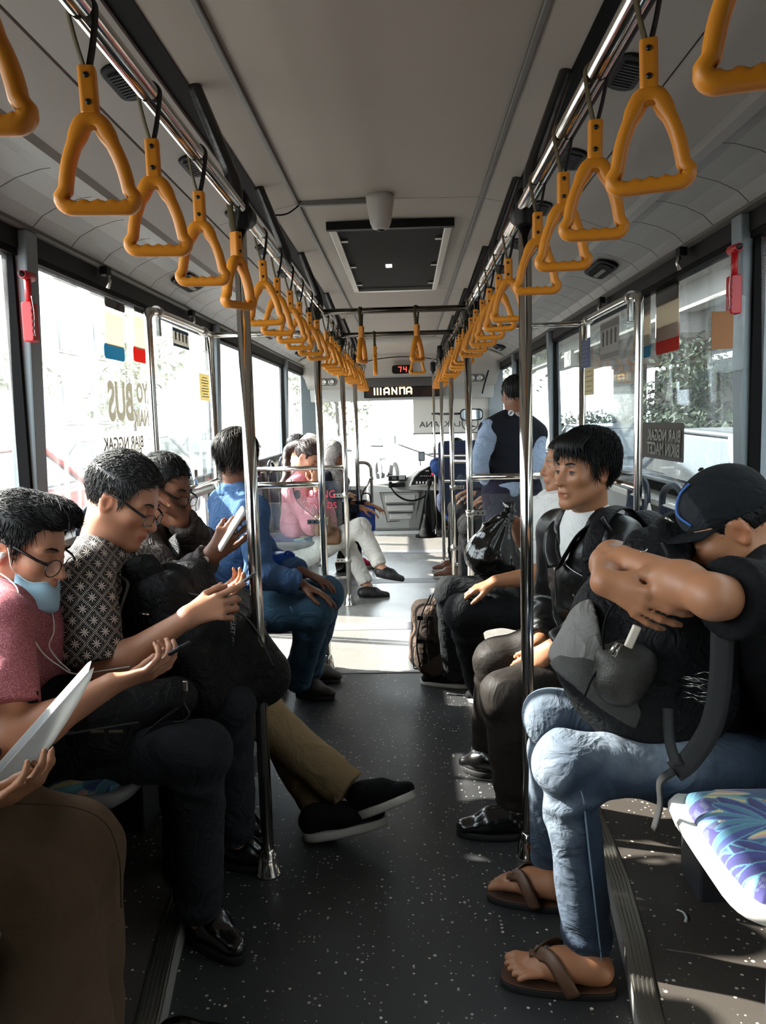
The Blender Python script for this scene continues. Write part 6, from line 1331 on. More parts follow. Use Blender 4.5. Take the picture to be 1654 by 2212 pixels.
V, F = S.mesh(1); ctr = U(1098, 1108, 3.58); d_ = V-ctr; ang = np.arctan2(d_[:, 0], -d_[:, 2]); N_ = normals(V, F); V = V + N_*(.008*np.sin(ang*19+vnoise(V, 9)*2.5)*np.exp(-np.linalg.norm(d_, axis=1)/.22) + .007*vnoise(V, 14, 3) + .004*vnoise(V, 34, 7))[:, None]
link('bag_body', mesh_np('bag_body', V, F), mat('bin_liner', '#0d0e0c', .16, coat=.5, bump=(40, .5, .006)), pbg); 
MB().lathe(U(1100, 1106, 3.58), [(.03, 0), (.022, .02), (.03, .045)], 12).build('gathered_neck', mat('bin_liner', '#0d0e0c', .16), pbg)
# trekking backpack on the floor
tb = empty('floor_backpack', UZ(935, 1470), 'brown and black trekking backpack standing on the aisle floor', 'backpack')
Rb = frame((-1, -.35, 0), (.18, 0, 1)); c0 = U(938, 1375, 3.92); S = Sdf(.007); S.rb(c0, (.055, .05, .13), .05, Rb, .03); S.rb(c0+np.array([-.04, -.03, -.06]), (.05, .03, .05), .04, Rb, .03); sculpt('bag_body', S, cloth('pack_brown', '#5a4b42', 1300, .2, fold=(22, .5, .01)), tb, fold=dict(amp=.005, freq=11), tint=lambda V, N: np.where((vnoise(V, 9, 2) > .1)[:, None], .35, 1.0)*np.ones((1, 3)))
for dx in (-8, 14):
    strap_band('compression_strap', [U(938+dx, 1285, 3.80), U(918+dx, 1330, 3.77), U(908+dx, 1390, 3.76), U(915+dx, 1440, 3.78)], .018, (-.4, -.9, 0), m_strap, tb)
    for py in (1335, 1385): MB().box(U(915+dx, py, 3.755), (.03, .01, .022)).build('buckle', m_black, tb, bevel=.003)
strap_band('loop_strap', [U(905, 1390, 3.78), U(893, 1400, 3.78), U(893, 1440, 3.78), U(903, 1445, 3.78)], .014, (0, -1, 0), m_strap, tb); strap_band('top_strap', [U(948, 1265, 3.85), U(935, 1285, 3.8), U(928, 1305, 3.78)], .03, (-.3, -.9, 0), m_strap, tb)
strap_band('piping', [U(940, 1290, 3.775), U(928, 1330, 3.765), U(925, 1370, 3.76)], .006, (0, -1, 0), mat('piping_tan', '#b08a66', .6), tb)
# ------------------------------------------------------------------ left: woman in pink
m_pinkf = cloth('pink_shirt', '#d68a96', 900, .1, fold=(11, .5, .014)); m_offw = cloth('offwhite_chino', '#cdc8bf', 1000, .06, fold=(13, .5, .012)); m_hairlong = mat('hair_long_brown', '#2a1810', .4, bump=(300, .6, .003), vec=(1, 1, .1))
H = Head(U(664, 988, 5.95), (.72, -.35, -.55), (.35, 0, 1), .98)
pel = U(630, 1212, 6.05); p = dict(H=H, vox=.0105, skin=m_skinA, pel=pel, neck=U(648, 1032, 5.98), waist=U(640, 1130, 6.03), fwd=np.array([1, -.15, 0.]),
    sh=[U(633, 1058, 5.85), U(668, 1052, 6.14)], el=[U(672, 1135, 5.78), U(705, 1110, 6.12)], wr=[U(686, 1052, 5.82), U(718, 1140, 5.95)],
    hand=[dict(fdir=(-.1, -.1, .95), palm=(-.3, .9, 0), side=1, curl=(.5, .5, .5, .5)), dict(fdir=(.9, -.2, -.2), palm=(0, 0, -1), side=1, curl=(.3, .3, .3, .3))],
    kn=[U(778, 1140, 5.85), U(742, 1160, 6.12)], an=[U(826, 1232, 5.72), U(796, 1272, 6.0)], foot=[(U(812, 1245, 5.72), U(872, 1256, 5.70)), (UZ(775, 1291), UZ(842, 1289))], ankle=True,
    top=dict(mat=m_pinkf, sleeve='long', len=.9, g=.022, name='shirt', seed=61, amp=.010, collar=.02, r=(.066, .062, .056, .046), sx=1.08), pants=dict(mat=m_offw, r=(.095, .072, .062, .052), len=.90, seed=62, amp=.005))
p['hip'] = seated(pel, p['fwd']); wom = person('person', 'woman in pink shirt and white trousers looking down, legs crossed', p)
hair(H, wom, m_hairlong, thick=.012, n=300, length=.05, comb=lambda l: (0, -.9, .2), seed=64, vox=.007, width=.003)
S = Sdf(.0105); q = smooth_path([H.w(0, -.09, .05), H.w(.0, -.14, .01), H.w(0, -.17, -.07), U(618, 1030, 5.9), U(606, 1055, 5.88)], 4)
for i in range(len(q)-1): S.cap(q[i], q[i+1], .036-.012*i/len(q), .034-.012*i/len(q), .02)
sculpt('ponytail', S, m_hairlong, wom, fold=dict(amp=.004, freq=30, stretch=(1.5, 1.5, .2)))
m_flat = mat('flat_black', '#0f0d0d', .5)
for (a, b) in p['foot']:
    so = shoe('shoe', np.asarray(a), np.asarray(b), m_flat, m_flat, wom, h=.035, sole=.008, w=.036, vox=.006); d_ = _nrm(b-a); l_ = np.linalg.norm(b-a); n_ = np.array([-d_[1], d_[0], 0]); c_ = a+d_*l_*.52
    MB().tube([c_+n_*.034+np.array([0, 0, .03]), c_+np.array([0, 0, .075]), c_-n_*.034+np.array([0, 0, .03])], .007, 6).build('shoe_strap', m_flat, so)
text('shirt_lettering', 'RUANG', U(688, 1068, 5.66), .075, mat('print_red', '#b4253a', .7), wom, np.array([[.96, -.25, 0], [0, 0, 1], [-.25, -.96, 0]]).T); text('shirt_lettering', 'AMAL.DS', U(692, 1092, 5.66), .062, mat('print_red', '#b4253a', .7), wom, np.array([[.96, -.25, 0], [0, 0, 1], [-.25, -.96, 0]]).T)
MB().rbox(U(642, 1068, 5.70), (.04, .006, .065), .018, axis=1).build('shirt_badge', mat('badge_navy', '#272436', .7), wom)
strap_band('bag_strap', [U(628, 1035, 5.80), U(640, 1080, 5.74), U(670, 1110, 5.7), U(705, 1140, 5.7)], .02, (0, -1, .1), m_strap, wom)
hb = empty('handbag', U(710, 1140, 5.8), 'brown handbag on the lap of the woman in pink', 'bag'); S = Sdf(.0105); S.rb(U(692, 1130, 5.80), (.075, .03, .05), .03, Rb, .03); S.rb(U(718, 1158, 5.82), (.04, .03, .04), .02, None, .02); sculpt('bag_body', S, mat('tan_leather', '#7a5134', .5, bump=(60, .3, .003)), hb, fold=dict(amp=.006, freq=10)); MB().box(U(672, 1140, 5.72), (.06, .006, .016)).build('clasp', m_zip, hb)
# ------------------------------------------------------------------ left: far passengers
def far_person(label, hc, f, topm, pel, knees, ankles, style='hair', hm=None, skin=None, shoes=None, vox=.0125, elw=None, legs=None, top='long', standing=False, hands=True, kw={}):
    H = Head(hc, f, (0, 0, 1), .98); hc = np.asarray(hc); pel = np.asarray(pel); fw = _nrm(np.array([f[0], f[1], 0])); R = frame(fw); neck = hc + np.array([0, 0, -.135])-fw*.03
    r = R[:, 0]; sh = [neck + r*.19 + np.array([0, 0, -.055]), neck - r*.19 + np.array([0, 0, -.055])]
    el = elw[0] if elw else [s + fw*.10 + np.array([0, 0, -.25]) for s in sh]; wr = elw[1] if elw else [e + fw*.20 + np.array([0, 0, .02]) - (r if i == 0 else -r)*.06 for i, e in enumerate(el)]
    p = dict(H=H, vox=vox, skin=skin or m_skinB, pel=pel, neck=neck, waist=lerp(neck, pel, .6), fwd=fw, sh=sh, el=el, wr=wr, hand=[dict(fdir=fw+np.array([0, 0, -.3]), palm=(0, 0, -1), side=-1), dict(fdir=fw+np.array([0, 0, -.3]), palm=(0, 0, -1), side=1)], kn=knees, an=ankles,
        top=dict(mat=topm, sleeve=top, g=.015, name='shirt', amp=.008, collar=.02, seed=int(abs(hc[0])*100) % 50), pants=dict(mat=legs or m_black_cloth, amp=.005, len=.97))
    p['hip'] = seated(pel, fw); p.update(kw); o = person('person', label, p)
    if style == 'hair': hair(H, o, hm or m_hair, n=250, vox=.008, width=.003)
    else:
        S = Sdf(.0105); S.ell(H.w(0, -.02, .03), (.092, .112, .105), H.R, .03); S.cap(H.w(0, -.01, -.04), neck+np.array([0, 0, -.05]), .085, .14, .05); S.ell(neck+np.array([0, 0, -.09]), (.20, .17, .09), frame(fw), .05); S.ell(H.w(0, .10, -.02), (.056, .06, .082), H.R, .02, True); sculpt('headscarf', S, hm, o, fold=dict(amp=.008, freq=9), tint=white_tint)
    if shoes is not None:
        for a in ankles: shoe('shoe', np.array([a[0]-fw[0]*.05, a[1]-fw[1]*.05, .001]), np.array([a[0]+fw[0]*.2, a[1]+fw[1]*.2, .001]), shoes, m_sole_white, o, vox=.008)
    return o
m_scarfg = cloth('grey_scarf', '#97938e', 700, .06); m_scarfc = cloth('cream_scarf', '#cbbfb2', 700, .06); m_navy = cloth('navy_jacket', '#1b1f2b', 900, .15); m_greyj = cloth('grey_jacket', '#8d9096', 900, .1)
m_pinkshoe = cloth('pink_shoe', '#d23a5e', 800, .1)
far_person('woman in grey headscarf bent over a phone', U(716, 985, 6.65), (.9, -.15, -.35), m_navy, U(668, 1160, 6.75), [U(752, 1150, 6.5), U(765, 1140, 6.8)], [UZ(738, 1232), UZ(765, 1226)], 'scarf', m_scarfg, shoes=m_pinkshoe)
far_person('woman in cream headscarf seated behind the woman in pink', U(676, 968, 7.25), (.9, .3, -.1), m_greyj, U(660, 1120, 7.35), [U(735, 1120, 7.2), U(742, 1115, 7.5)], [np.array([-.55, 7.3, .1]), np.array([-.52, 7.5, .1])], 'scarf', m_scarfc)
far_person('grey-haired passenger by the front left post', U(644, 966, 7.5), (.97, .25, -.1), m_wht, np.array([-.90, 7.7, .56]), [np.array([-.5, 7.85, .5]), np.array([-.55, 8.0, .5])], [np.array([-.5, 7.85, .1]), np.array([-.55, 8.0, .1])], 'hair', m_hairgrey)
bb = empty('blue_tote', U(800, 1120, 6.9), 'blue tote bag standing behind the curved grab rail', 'bag'); S = Sdf(.0105); c_ = U(792, 1118, 6.75); S.rb(c_, (.06, .045, .10), .01, None, .01); sculpt('bag_body', S, mat('tote_blue', '#16429b', .5), bb, fold=dict(amp=.004, freq=8)); MB().tube(smooth_path([c_+np.array([-.04, -.02, .1]), c_+np.array([-.03, -.03, .2]), c_+np.array([.03, -.03, .2]), c_+np.array([.04, -.02, .1])], 5), .006, 6).build('handle', m_black, bb)
phone('phone', U(748, 1068, 6.42), (.4, 0, .9), (-.8, -.3, .5), 'phone held by the woman in grey headscarf', m_black, m_scr)
# ------------------------------------------------------------------ right: standing officer
m_vest = cloth('navy_vest', '#14161d', 900, .15, fold=(9, .4, .012)); m_sleeve = cloth('pale_blue_shirt', '#8d9bb0', 900, .08, fold=(16, .6, .014)); m_navytr = cloth('navy_trousers', '#22202f', 900, .12)
hc = U(1112, 852, 5.15); H = Head(hc, (-.30, .93, -.12), (0, 0, 1), 1.0); X0 = hc[0]
p = dict(H=H, vox=.0105, skin=m_skinC, pel=np.array([X0-.02, 5.2, .90]), neck=U(1112, 905, 5.17), waist=np.array([X0-.02, 5.2, 1.08]), fwd=np.array([-.25, .97, 0.]),
    sh=[U(1158, 935, 5.22), U(1057, 928, 5.12)], el=[U(1160, 1010, 5.1), U(1032, 1005, 5.02)], wr=[U(1135, 1038, 5.25), U(1052, 1042, 5.2)], hand=[dict(fdir=(-.6, .6, -.1), palm=(-.5, .3, -.6), side=-1), dict(fdir=(.2, .7, -.4), palm=(.5, .4, -.6), side=1)],
    kn=[np.array([X0+.07, 5.2, .5]), np.array([X0-.11, 5.18, .5])], an=[np.array([X0+.08, 5.2, .1]), np.array([X0-.12, 5.18, .1])],
    top=dict(mat=m_sleeve, sleeve='long', len=.85, g=.01, name='shirt', collar=.03, seed=71, amp=.008, ja=.008), pants=dict(mat=m_navytr, r=(.105, .085, .08, .07), len=.98, seed=72))
p['hip'] = [np.array([X0+.07, 5.2, .86]), np.array([X0-.11, 5.19, .86])]; off = person('person', 'officer in navy vest and pale blue sleeves standing with his back turned', p)
collar(p, m_sleeve, .045); hair(H, off, m_hair, thick=.008, n=300, vox=.008, width=.003)
S = Sdf(.0105); torso_sdf(S, dict(p, pel=np.array([X0-.02, 5.2, .97])), .022, 1.05); V, F = S.mesh(1); vo_ = link('vest', mesh_np('vest', folds(V, F, amp=.006, freq=7, seed=74), F), m_vest, off)
RT = np.array([[1, 0, 0], [0, 0, 1], [0, -1, 0]]).T; c_ = U(1103, 892, 4.98)
MB().lathe(c_, [(.018, 0), (.018, .004)], 16, R=[[1, 0, 0], [0, 0, -1], [0, 1, 0]]).build('vest_emblem', mat('print_white', '#d8dade', .7), off); MB().box(c_+np.array([0, -.006, 0]), (.026, .003, .006), R=Matrix.Rotation(-.8, 3, 'Y')).build('vest_emblem_mark', m_vest, off)
text('vest_lettering', 'trans', c_+np.array([.062, -.005, -.004]), .034, mat('print_white', '#d8dade', .7), off, RT)
for s in (-1, 1): shoe('shoe', np.array([X0-.02+s*.09, 5.12, 0]), np.array([X0-.05+s*.1, 5.38, 0]), m_shoe_blk, m_sole_blk, off, vox=.008)
# right: far passengers and driver
m_batikb = cloth('blue_print', '#27406e', 60, .9, fold=(9, .3, .01))
far_person('driver in blue patterned shirt at the steering wheel', U(986, 972, 8.25), (.05, 1, -.05), m_batikb, U(990, 1105, 8.3), [np.array([.48, 8.75, .55]), np.array([.72, 8.75, .55])], [np.array([.48, 8.95, .12]), np.array([.72, 8.95, .12])], 'hair', m_hair, elw=([np.array([.82, 8.35, .85]), np.array([.34, 8.35, .85])], [np.array([.84, 8.65, .92]), np.array([.56, 8.65, .92])]), skin=m_skinC)
far_person('passenger in pale top seated beyond the officer', np.array([.92, 5.74, 1.18]), (-1, .1, -.3), m_wht, np.array([.90, 5.76, .56]), [np.array([.48, 5.62, .55]), np.array([.48, 5.86, .55])], [np.array([.48, 5.66, .1]), np.array([.46, 5.86, .1])], 'hair', m_hair, shoes=m_canvas_blk)
far_person('passenger in dark clothes on the right beside the far poles', np.array([.85, 6.75, 1.12]), (-1, -.1, -.3), m_navy, np.array([.9, 6.75, .56]), [np.array([.46, 6.6, .55]), np.array([.46, 6.9, .55])], [np.array([.44, 6.6, .1]), np.array([.44, 6.9, .1])], 'hair', m_hair, shoes=mat('brown_shoe', '#6a4330', .5))
# ================================================================== SEATS
m_shell = mat('seat_shell_white', '#d3d0c8', .38, bump=(70, .06, .001), var=(6, .05)); m_shelld = mat('seat_shell_grey', '#6f7173', .5, bump=(70, .06, .001)); m_navyf = cloth('seat_navy', '#23283a', 900, .2); m_leg = mat('seat_leg_grey', '#8b8c8a', .5, var=(8, .06)); m_legd = mat('seat_leg_dark', '#34353a', .5)
def pattern(x, y):
    rng = np.random.default_rng(12); C = np.ones((len(x), 3))*np.array([.034, .030, .125]); n = vnoise(np.stack([x*14, y*14, x*0], 1), 1.0, 4.0)
    hs = (np.mod((x+y)*260, 1) < .5) & (np.mod((x-y)*260, 1) < .5) & (n > .15); C[hs] = np.array([.10, .12, .16]); C[(n < -.35)] = np.array([.035, .075, .15])
    TEAL = np.array([.075, .21, .28])
    def leaf(cx, cy, a, L, w, col, bend, two=None):
        dx, dy = x-cx, y-cy; s = dx*math.cos(a)+dy*math.sin(a); q = s/L; t = -dx*math.sin(a)+dy*math.cos(a) - bend*L*np.clip(q, 0, 1)**2
        ww = w*np.sin(np.pi*np.clip(q, 0, 1)**1.3)**.6; ins = (q > 0) & (q < 1); fi = ins & (np.abs(t) < ww)
        C[fi] = col
        if two is not None: C[fi & (t > 0)] = two
        C[ins & (np.abs(np.abs(t)-ww) < .0019)] = TEAL
    for k in range(26):
        cx, cy, a0 = rng.uniform(-.22, .22), rng.uniform(-.22, .22), rng.uniform(0, 6.28); nl = int(rng.integers(3, 6)); kind = rng.random(); bend = rng.uniform(-.3, .3)
        for j in range(nl):
            a = a0+(j-(nl-1)/2)*.42; L = rng.uniform(.08, .15); w = rng.uniform(.013, .023)
            if kind < .24: leaf(cx, cy, a, L, w*.8, np.array([.52, .42, .20]), bend, np.array([.46, .24, .26]) if j % 2 else np.array([.14, .30, .34]))
            elif kind < .40: leaf(cx, cy, a, L, w, np.array([.05, .14, .20]), bend, np.array([.035, .05, .17]))
            else: leaf(cx, cy, a, L, w, np.array([.030, .030, .14]), bend, np.array([.024, .024, .10]))
    for k in range(5): leaf(rng.uniform(-.2, .2), rng.uniform(-.2, .2), rng.uniform(0, 6.28), .04, .008, np.array([.55, .17, .05]), .1)
    return C
def cushion_mesh(n=210, hx=.218, hy=.208, th=.035):
    u, v = np.meshgrid(np.linspace(-1, 1, n), np.linspace(-1, 1, n), indexing='ij'); u = u.ravel(); v = v.ravel()
    m = np.maximum(np.abs(u), np.abs(v)); l = np.maximum(np.sqrt(u*u+v*v), 1e-6); k = m/l; r = 1-.42*(1-k)*m**2*2.2
    X, Y = hx*u*(1-.07*v**4), hy*v*(1-.07*u**4); Z = th*np.sqrt(np.clip(1-m**7, 0, 1)) + .012*np.cos(u*1.4)*np.cos(v*1.4)
    i, j = np.meshgrid(np.arange(n-1), np.arange(n-1), indexing='ij'); i = i.ravel(); j = j.ravel(); F = np.stack([i*n+j, (i+1)*n+j, (i+1)*n+j+1, i*n+j+1], 1)
    me = mesh_np('cushion', np.stack([X, Y, Z], 1), F); col_attr(me, pattern(X, Y)); return me
m_cush = mat('cushion_print', (1, 1, 1, 1), .9, attr='tint', bump=(900, .5, .001), sheen=.2)
CUSH = cushion_mesh(); CUSH.materials.append(m_cush)
def squircle(hx, hy, e=.32, n=40): return [(hx*math.copysign(abs(math.cos(t))**e, math.cos(t)), hy*math.copysign(abs(math.sin(t))**e, math.sin(t))) for t in np.linspace(0, 2*math.pi, n+1)[:-1]]
def seat_proto(shell, white):
    r = empty('bus_chair', (0, 0, 0)); Z0 = .425
    sh = MB(); rings = []
    for z, gx, gy, ox in ((-.085, .10, .10, -.06), (-.08, .14, .13, -.05), (-.03, .225, .205, -.01), (-.008, .245, .228, 0), (.012, .252, .232, 0), (.022, .246, .226, 0), (.016, .225, .205, 0)): rings.append([(x+ox, y, Z0+z) for x, y in squircle(gx, gy)])
    sh.loft(rings, True).build('seat_pan', shell, r)
    c = bpy.data.objects.new('cushion', CUSH); COL.objects.link(c); c.parent = r; c.location = (0, 0, Z0+.012)
    b = MB(); rows = []
    for z, x, w, t in ((.0, -.195, .20, .045), (.12, -.205, .215, .04), (.28, -.215, .215, .035), (.40, -.225, .19, .03), (.46, -.228, .14, .025), (.475, -.23, .06, .018)): rows.append([(x-t/2+ (t/2)*math.cos(a)*1.0, w*math.copysign(abs(math.sin(a))**.5, math.sin(a)), Z0+.03+z) for a in np.linspace(0, 2*math.pi, 25)[:-1]])
    b.loft(rows, True).build('backrest', shell, r)
    rows = [[(x+.012, y*.84, z) for x, y, z in row] for row in rows[:5]]; MB().loft(rows, True).build('back_pad', m_navyf, r)
    MB().tube(smooth_path([(-.235, -.14, Z0+.42), (-.238, -.12, Z0+.54), (-.24, 0, Z0+.58), (-.238, .12, Z0+.54), (-.235, .14, Z0+.42)], 6), .014, 10).build('grab_hoop', mat('hoop_navy', '#1c2230', .4), r)
    MB().box((.02, 0, (Z0-.07)/2), (.10, .15, Z0-.07)).build('pedestal', m_legd, r, bevel=.006)
    MB().box((.02, 0, .006), (.16, .21, .012)).build('foot_plate', m_legd, r, bevel=.003)
    return r
sw = seat_proto(m_shell, True); sd_ = seat_proto(m_shelld, False); used = {}
def seat(proto, x, y, z, rz, lab, grp):
    o = proto if proto.name not in used else copy_tree(proto); used[proto.name] = 1; o.location = (x, y, z); o.rotation_euler = (0, 0, rz); tag(o, lab, 'seat', grp)
RS = [(1.50, 'empty white-shelled seat with blue leaf cushion at the right edge'), (2.02, 'white-shelled seat under the sleeping man in the cap'), (2.66, 'white-shelled seat under the young man in leather'), (3.13, 'empty blue-cushioned seat beyond the young man in leather'), (3.60, 'seat under the man in the white shirt')]
for y, l in RS: seat(sw, .845, y, PLAT-.02 if False else PLAT-.035, math.pi, l, 'inward-facing seats on the right')
MB().box((.72, 1.24, PLAT+.16), (.075, .06, .33)).build('pedestal', m_leg, sw, bevel=.006)
LS = [(1.38, 'seat under the reader in brown trousers'), (1.95, 'seat under the boy in pink'), (2.40, 'seat under the man in the patterned shirt'), (2.86, 'seat under the man in the dark jacket'), (3.55, 'grey seat under the man in blue')]
for y, l in LS: seat(sd_, (-.91 if y < 1.5 else -.862) if y < 3.5 else -.80, y, PLAT-.035, 0.0, l, 'inward-facing seats on the left')
for s, ys in ((-1, ((6.05, 'grey seat under the woman in pink'), (6.72, 'grey seat under the woman in grey headscarf'), (7.35, 'grey seat under the woman in cream headscarf'))), (1, ((5.76, 'grey seat beyond the officer'), (6.75, 'grey seat beside the far right poles')))):
    for y, l in ys: seat(sd_, s*.87, y, .0, 0 if s < 0 else math.pi, l, 'seats in the front part of the bus')
o = empty('driver_chair', (.6, 8.2, 0), 'dark driver seat facing the windscreen', 'seat')
S = Sdf(.012); S.rb((.6, 8.3, .45), (.2, .2, .04), .05, None, .04); S.rb((.6, 8.06, .78), (.2, .03, .28), .04, None, .04); sculpt('seat_body', S, m_navyf, o, tint=white_tint); MB().box((.6, 8.28, .2), (.25, .3, .4)).build('pedestal', m_legd, o)
lt_ = empty('litter_scrap', UZ(1478, 1980, PLAT), 'small white scrap of litter on the platform floor', 'litter'); MB().tube(smooth_path([UZ(1462, 1965, PLAT+.004), UZ(1475, 1970, PLAT+.008), UZ(1482, 1982, PLAT+.004), UZ(1480, 1992, PLAT+.004)], 4), .004, 5, flat=((0, 0, 1), .4)).build('scrap', m_paper, lt_)
# ================================================================== WINDOW STICKERS AND NOTICES
def quad_on(name, s, a, b, m, parent, r=0, off=.0):
    """flat sticker on the left/right window between two pixels"""
    X = s*(XW(1.45)+.018-off); P0, P1 = UX(a[0], a[1], X), UX(b[0], b[1], X); c = (P0+P1)/2
    return MB().rbox(c, (.0012, abs(P1[1]-P0[1]), abs(P1[2]-P0[2])), r if r else .004, axis=0).build(name, m, parent), P0, P1
m_st_cream = film('sticker_cream', '#d9cdb9', .55); m_st_brown = film('sticker_brown', '#3a2a20', .3); m_st_teal = film('sticker_teal', '#3f7f95', .5); m_st_red = film('sticker_red', '#b8392c', .5); m_st_white = film('sticker_white', '#dedad0', .6); m_st_dark = mat('sticker_dark', '#3d3530', .6)
def panel_sticker(s, a, b, top, base, lab):
    o = empty('window_sticker', UX((a[0]+b[0])/2, (a[1]+b[1])/2, s*1.17), lab, 'sticker', 'plain colour stickers on the windows'); h = b[1]-a[1]
    quad_on('lower_band', s, (a[0], a[1]+h*.70), b, base, o, .02); quad_on('middle_band', s, (a[0]+1, a[1]+h*.22), (b[0]-1, a[1]+h*.80), m_st_cream, o, .01, .003); quad_on('upper_band', s, a, (b[0], a[1]+h*.26), top, o, .02, .002)
panel_sticker(-1, (224, 640), (270, 782), m_st_brown, m_st_teal, 'brown, cream and teal sticker on the left window, nearer of the two')
panel_sticker(-1, (287, 650), (326, 788), m_st_brown, m_st_red, 'brown, cream and red sticker on the left window beside the hoop')
panel_sticker(1, (1368, 645), (1405, 770), m_st_brown, m_st_teal, 'brown, cream and teal sticker on the right window beside the hoop')
panel_sticker(1, (1417, 605), (1466, 755), m_st_brown, m_st_red, 'brown, cream and red sticker on the right window, nearer of the two')
RL = np.array([[0, -1, 0], [0, 0, 1], [-1, 0, 0]]).T; RR_ = np.array([[0, 1, 0], [0, 0, 1], [1, 0, 0]]).T
def win_text(s, body, px, py, size, m, o, bold=0, sx=1.0):
    X = s*(XW(1.45)+.012); return text('lettering', body, UX(px, py, X), size, m, o, RL if s < 0 else RR_, bold=bold, sx=sx)
o = empty('slogan_sticker', UX(270, 880, -1.17), 'white reversed slogan lettering on the left window', 'sticker'); m_let = film('letter_white', '#b4b0a4', .4)
win_text(-1, 'BUS', 262, 872, .22, m_let, o, .008, .8); win_text(-1, 'AYO', 312, 852, .12, m_let, o, .005, .9); win_text(-1, 'NAIK', 306, 905, .10, m_let, o, .004, .9)
o = empty('notice_sticker', UX(272, 960, -1.17), 'cream panel with reversed lettering low on the left window', 'sticker'); quad_on('panel', -1, (224, 935), (322, 1002), m_st_white, o, .015); win_text(-1, 'BIAR NGGAK', 270, 958, .075, mat('letter_grey', '#8b857b', .6), o, .001, 1.1); win_text(-1, 'BIKIN MACET', 270, 985, .075, mat('letter_grey', '#8b857b', .6), o, .001, 1.0)
o = empty('notice_sticker', UX(1430, 955, 1.17), 'dark panel with reversed lettering low on the right window', 'sticker'); quad_on('panel', 1, (1386, 912), (1476, 1000), m_st_dark, o, .01); win_text(1, 'BIAR NGGAK', 1432, 942, .072, m_let, o, .001, 1.05); win_text(1, 'BIKIN MACET', 1430, 972, .078, m_let, o, .001, .95)
def notice(s, a, b, y_or_x, lab, base, lines, head=None):
    X = s*.944; P0, P1 = UX(*a, X), UX(*b, X); o = empty('paper_notice', (P0+P1)/2, lab, 'notice', 'paper notices on the clear screens'); c = (P0+P1)/2; w, h = abs(P1[1]-P0[1]), abs(P1[2]-P0[2])
    MB().box(c, (.0015, w, h)).build('sheet', base, o)
    if head:
        MB().box(c+np.array([-s*.0015, 0, h*.38]), (.001, w, h*.16)).build('heading_band', head, o); MB().box(c+np.array([-s*.0015, 0, -h*.40]), (.001, w, h*.14)).build('footer_band', head, o)
        for i in range(4):
            yy = -w*.34+i*w*.225; MB().box(c+np.array([-s*.0015, yy, .0]), (.001, w*.07, h*.26)).build('figure_mark', m_print, o); MB().lathe(c+np.array([-s*.0015, yy, h*.17]), [(w*.05, 0), (w*.05, .001)], 8, R=[[0, 0, 1], [0, 1, 0], [-1, 0, 0]]).build('figure_mark', m_print, o)
    else:
        for i in range(lines): MB().box(c+np.array([-s*.0015, 0, h*(.36-.72*i/max(1, lines-1))]), (.001, w*(.7 if i % 3 else .5), h*.03)).build('text_line', mat('text_grey', '#6d6a62', .7), o)
m_navyp = mat('print_navy', '#2b5878', .6); m_papy = film('paper_cream', '#cfc39a', .5)
notice(-1, (372, 705), (408, 758), 0, 'blue and white pictogram notice on the left screen', m_st_white, 0, m_navyp); notice(-1, (430, 806), (454, 866), 0, 'cream paper notice low on the left screen', m_papy, 8)
notice(1, (1252, 738), (1274, 792), 0, 'navy notice with pale lines on the right screen', mat('notice_navy', '#2b3a5e', .6), 6); notice(1, (1262, 797), (1282, 852), 0, 'cream slip under the navy notice on the right screen', m_papy, 5); notice(1, (1297, 700), (1336, 770), 0, 'grey pictogram notice on the right screen', mat('notice_grey', '#77756f', .6), 0, mat('notice_greyd', '#55534e', .6))
# ================================================================== OUTSIDE
GZ = -.36
m_road = mat('asphalt', '#6f6e6b', .85, bump=(30, .3, .01), var=(2, .12)); MB().box((0, 25, GZ-.05), (160, 170, .1)).build('ground', m_road, kind='structure', label='pale asphalt street around the bus')
m_conc = mat('concrete', '#8f8d88', .85, bump=(5, .3, .02), var=(1.3, .18)); m_wall_l = mat('facade_pale', '#bdb9b0', .8, var=(.6, .08)); m_glz = mat('facade_glass', '#5a666e', .2)
def building(x, y, w, d, h, lab, m, face, nx, nz):
    o = empty('building', (x, y, GZ), lab, 'building', 'buildings along the street'); MB().box((x, y, GZ+h/2), (w, d, h)).build('walls', m, o); s = face
    for i in range(nx):
        for j in range(nz):
            yy = y-d/2+d*(i+.5)/nx; zz = GZ+1.2+(h-1.6)*(j+.5)/nz; MB().box((x+s*(w/2+.02), yy, zz), (.08, d/nx*.55, (h-1.6)/nz*.5)).build('window', m_glz, o); MB().box((x+s*(w/2+.06), yy, zz-(h-1.6)/nz*.28), (.16, d/nx*.62, .1)).build('window_ledge', m_conc, o)
    MB().box((x, y, GZ+h+.1), (w+.3, d+.3, .25)).build('parapet', m_conc, o)
building(-17, 20, 6, 15, 7.5, 'pale low building across the street on the left', m_wall_l, 1, 5, 2); building(-19, 38, 8, 16, 11, 'taller pale building farther along on the left', m_wall_l, 1, 4, 3); building(-12, 66, 12, 10, 9, 'distant pale block ahead on the left', m_wall_l, 1, 3, 3)
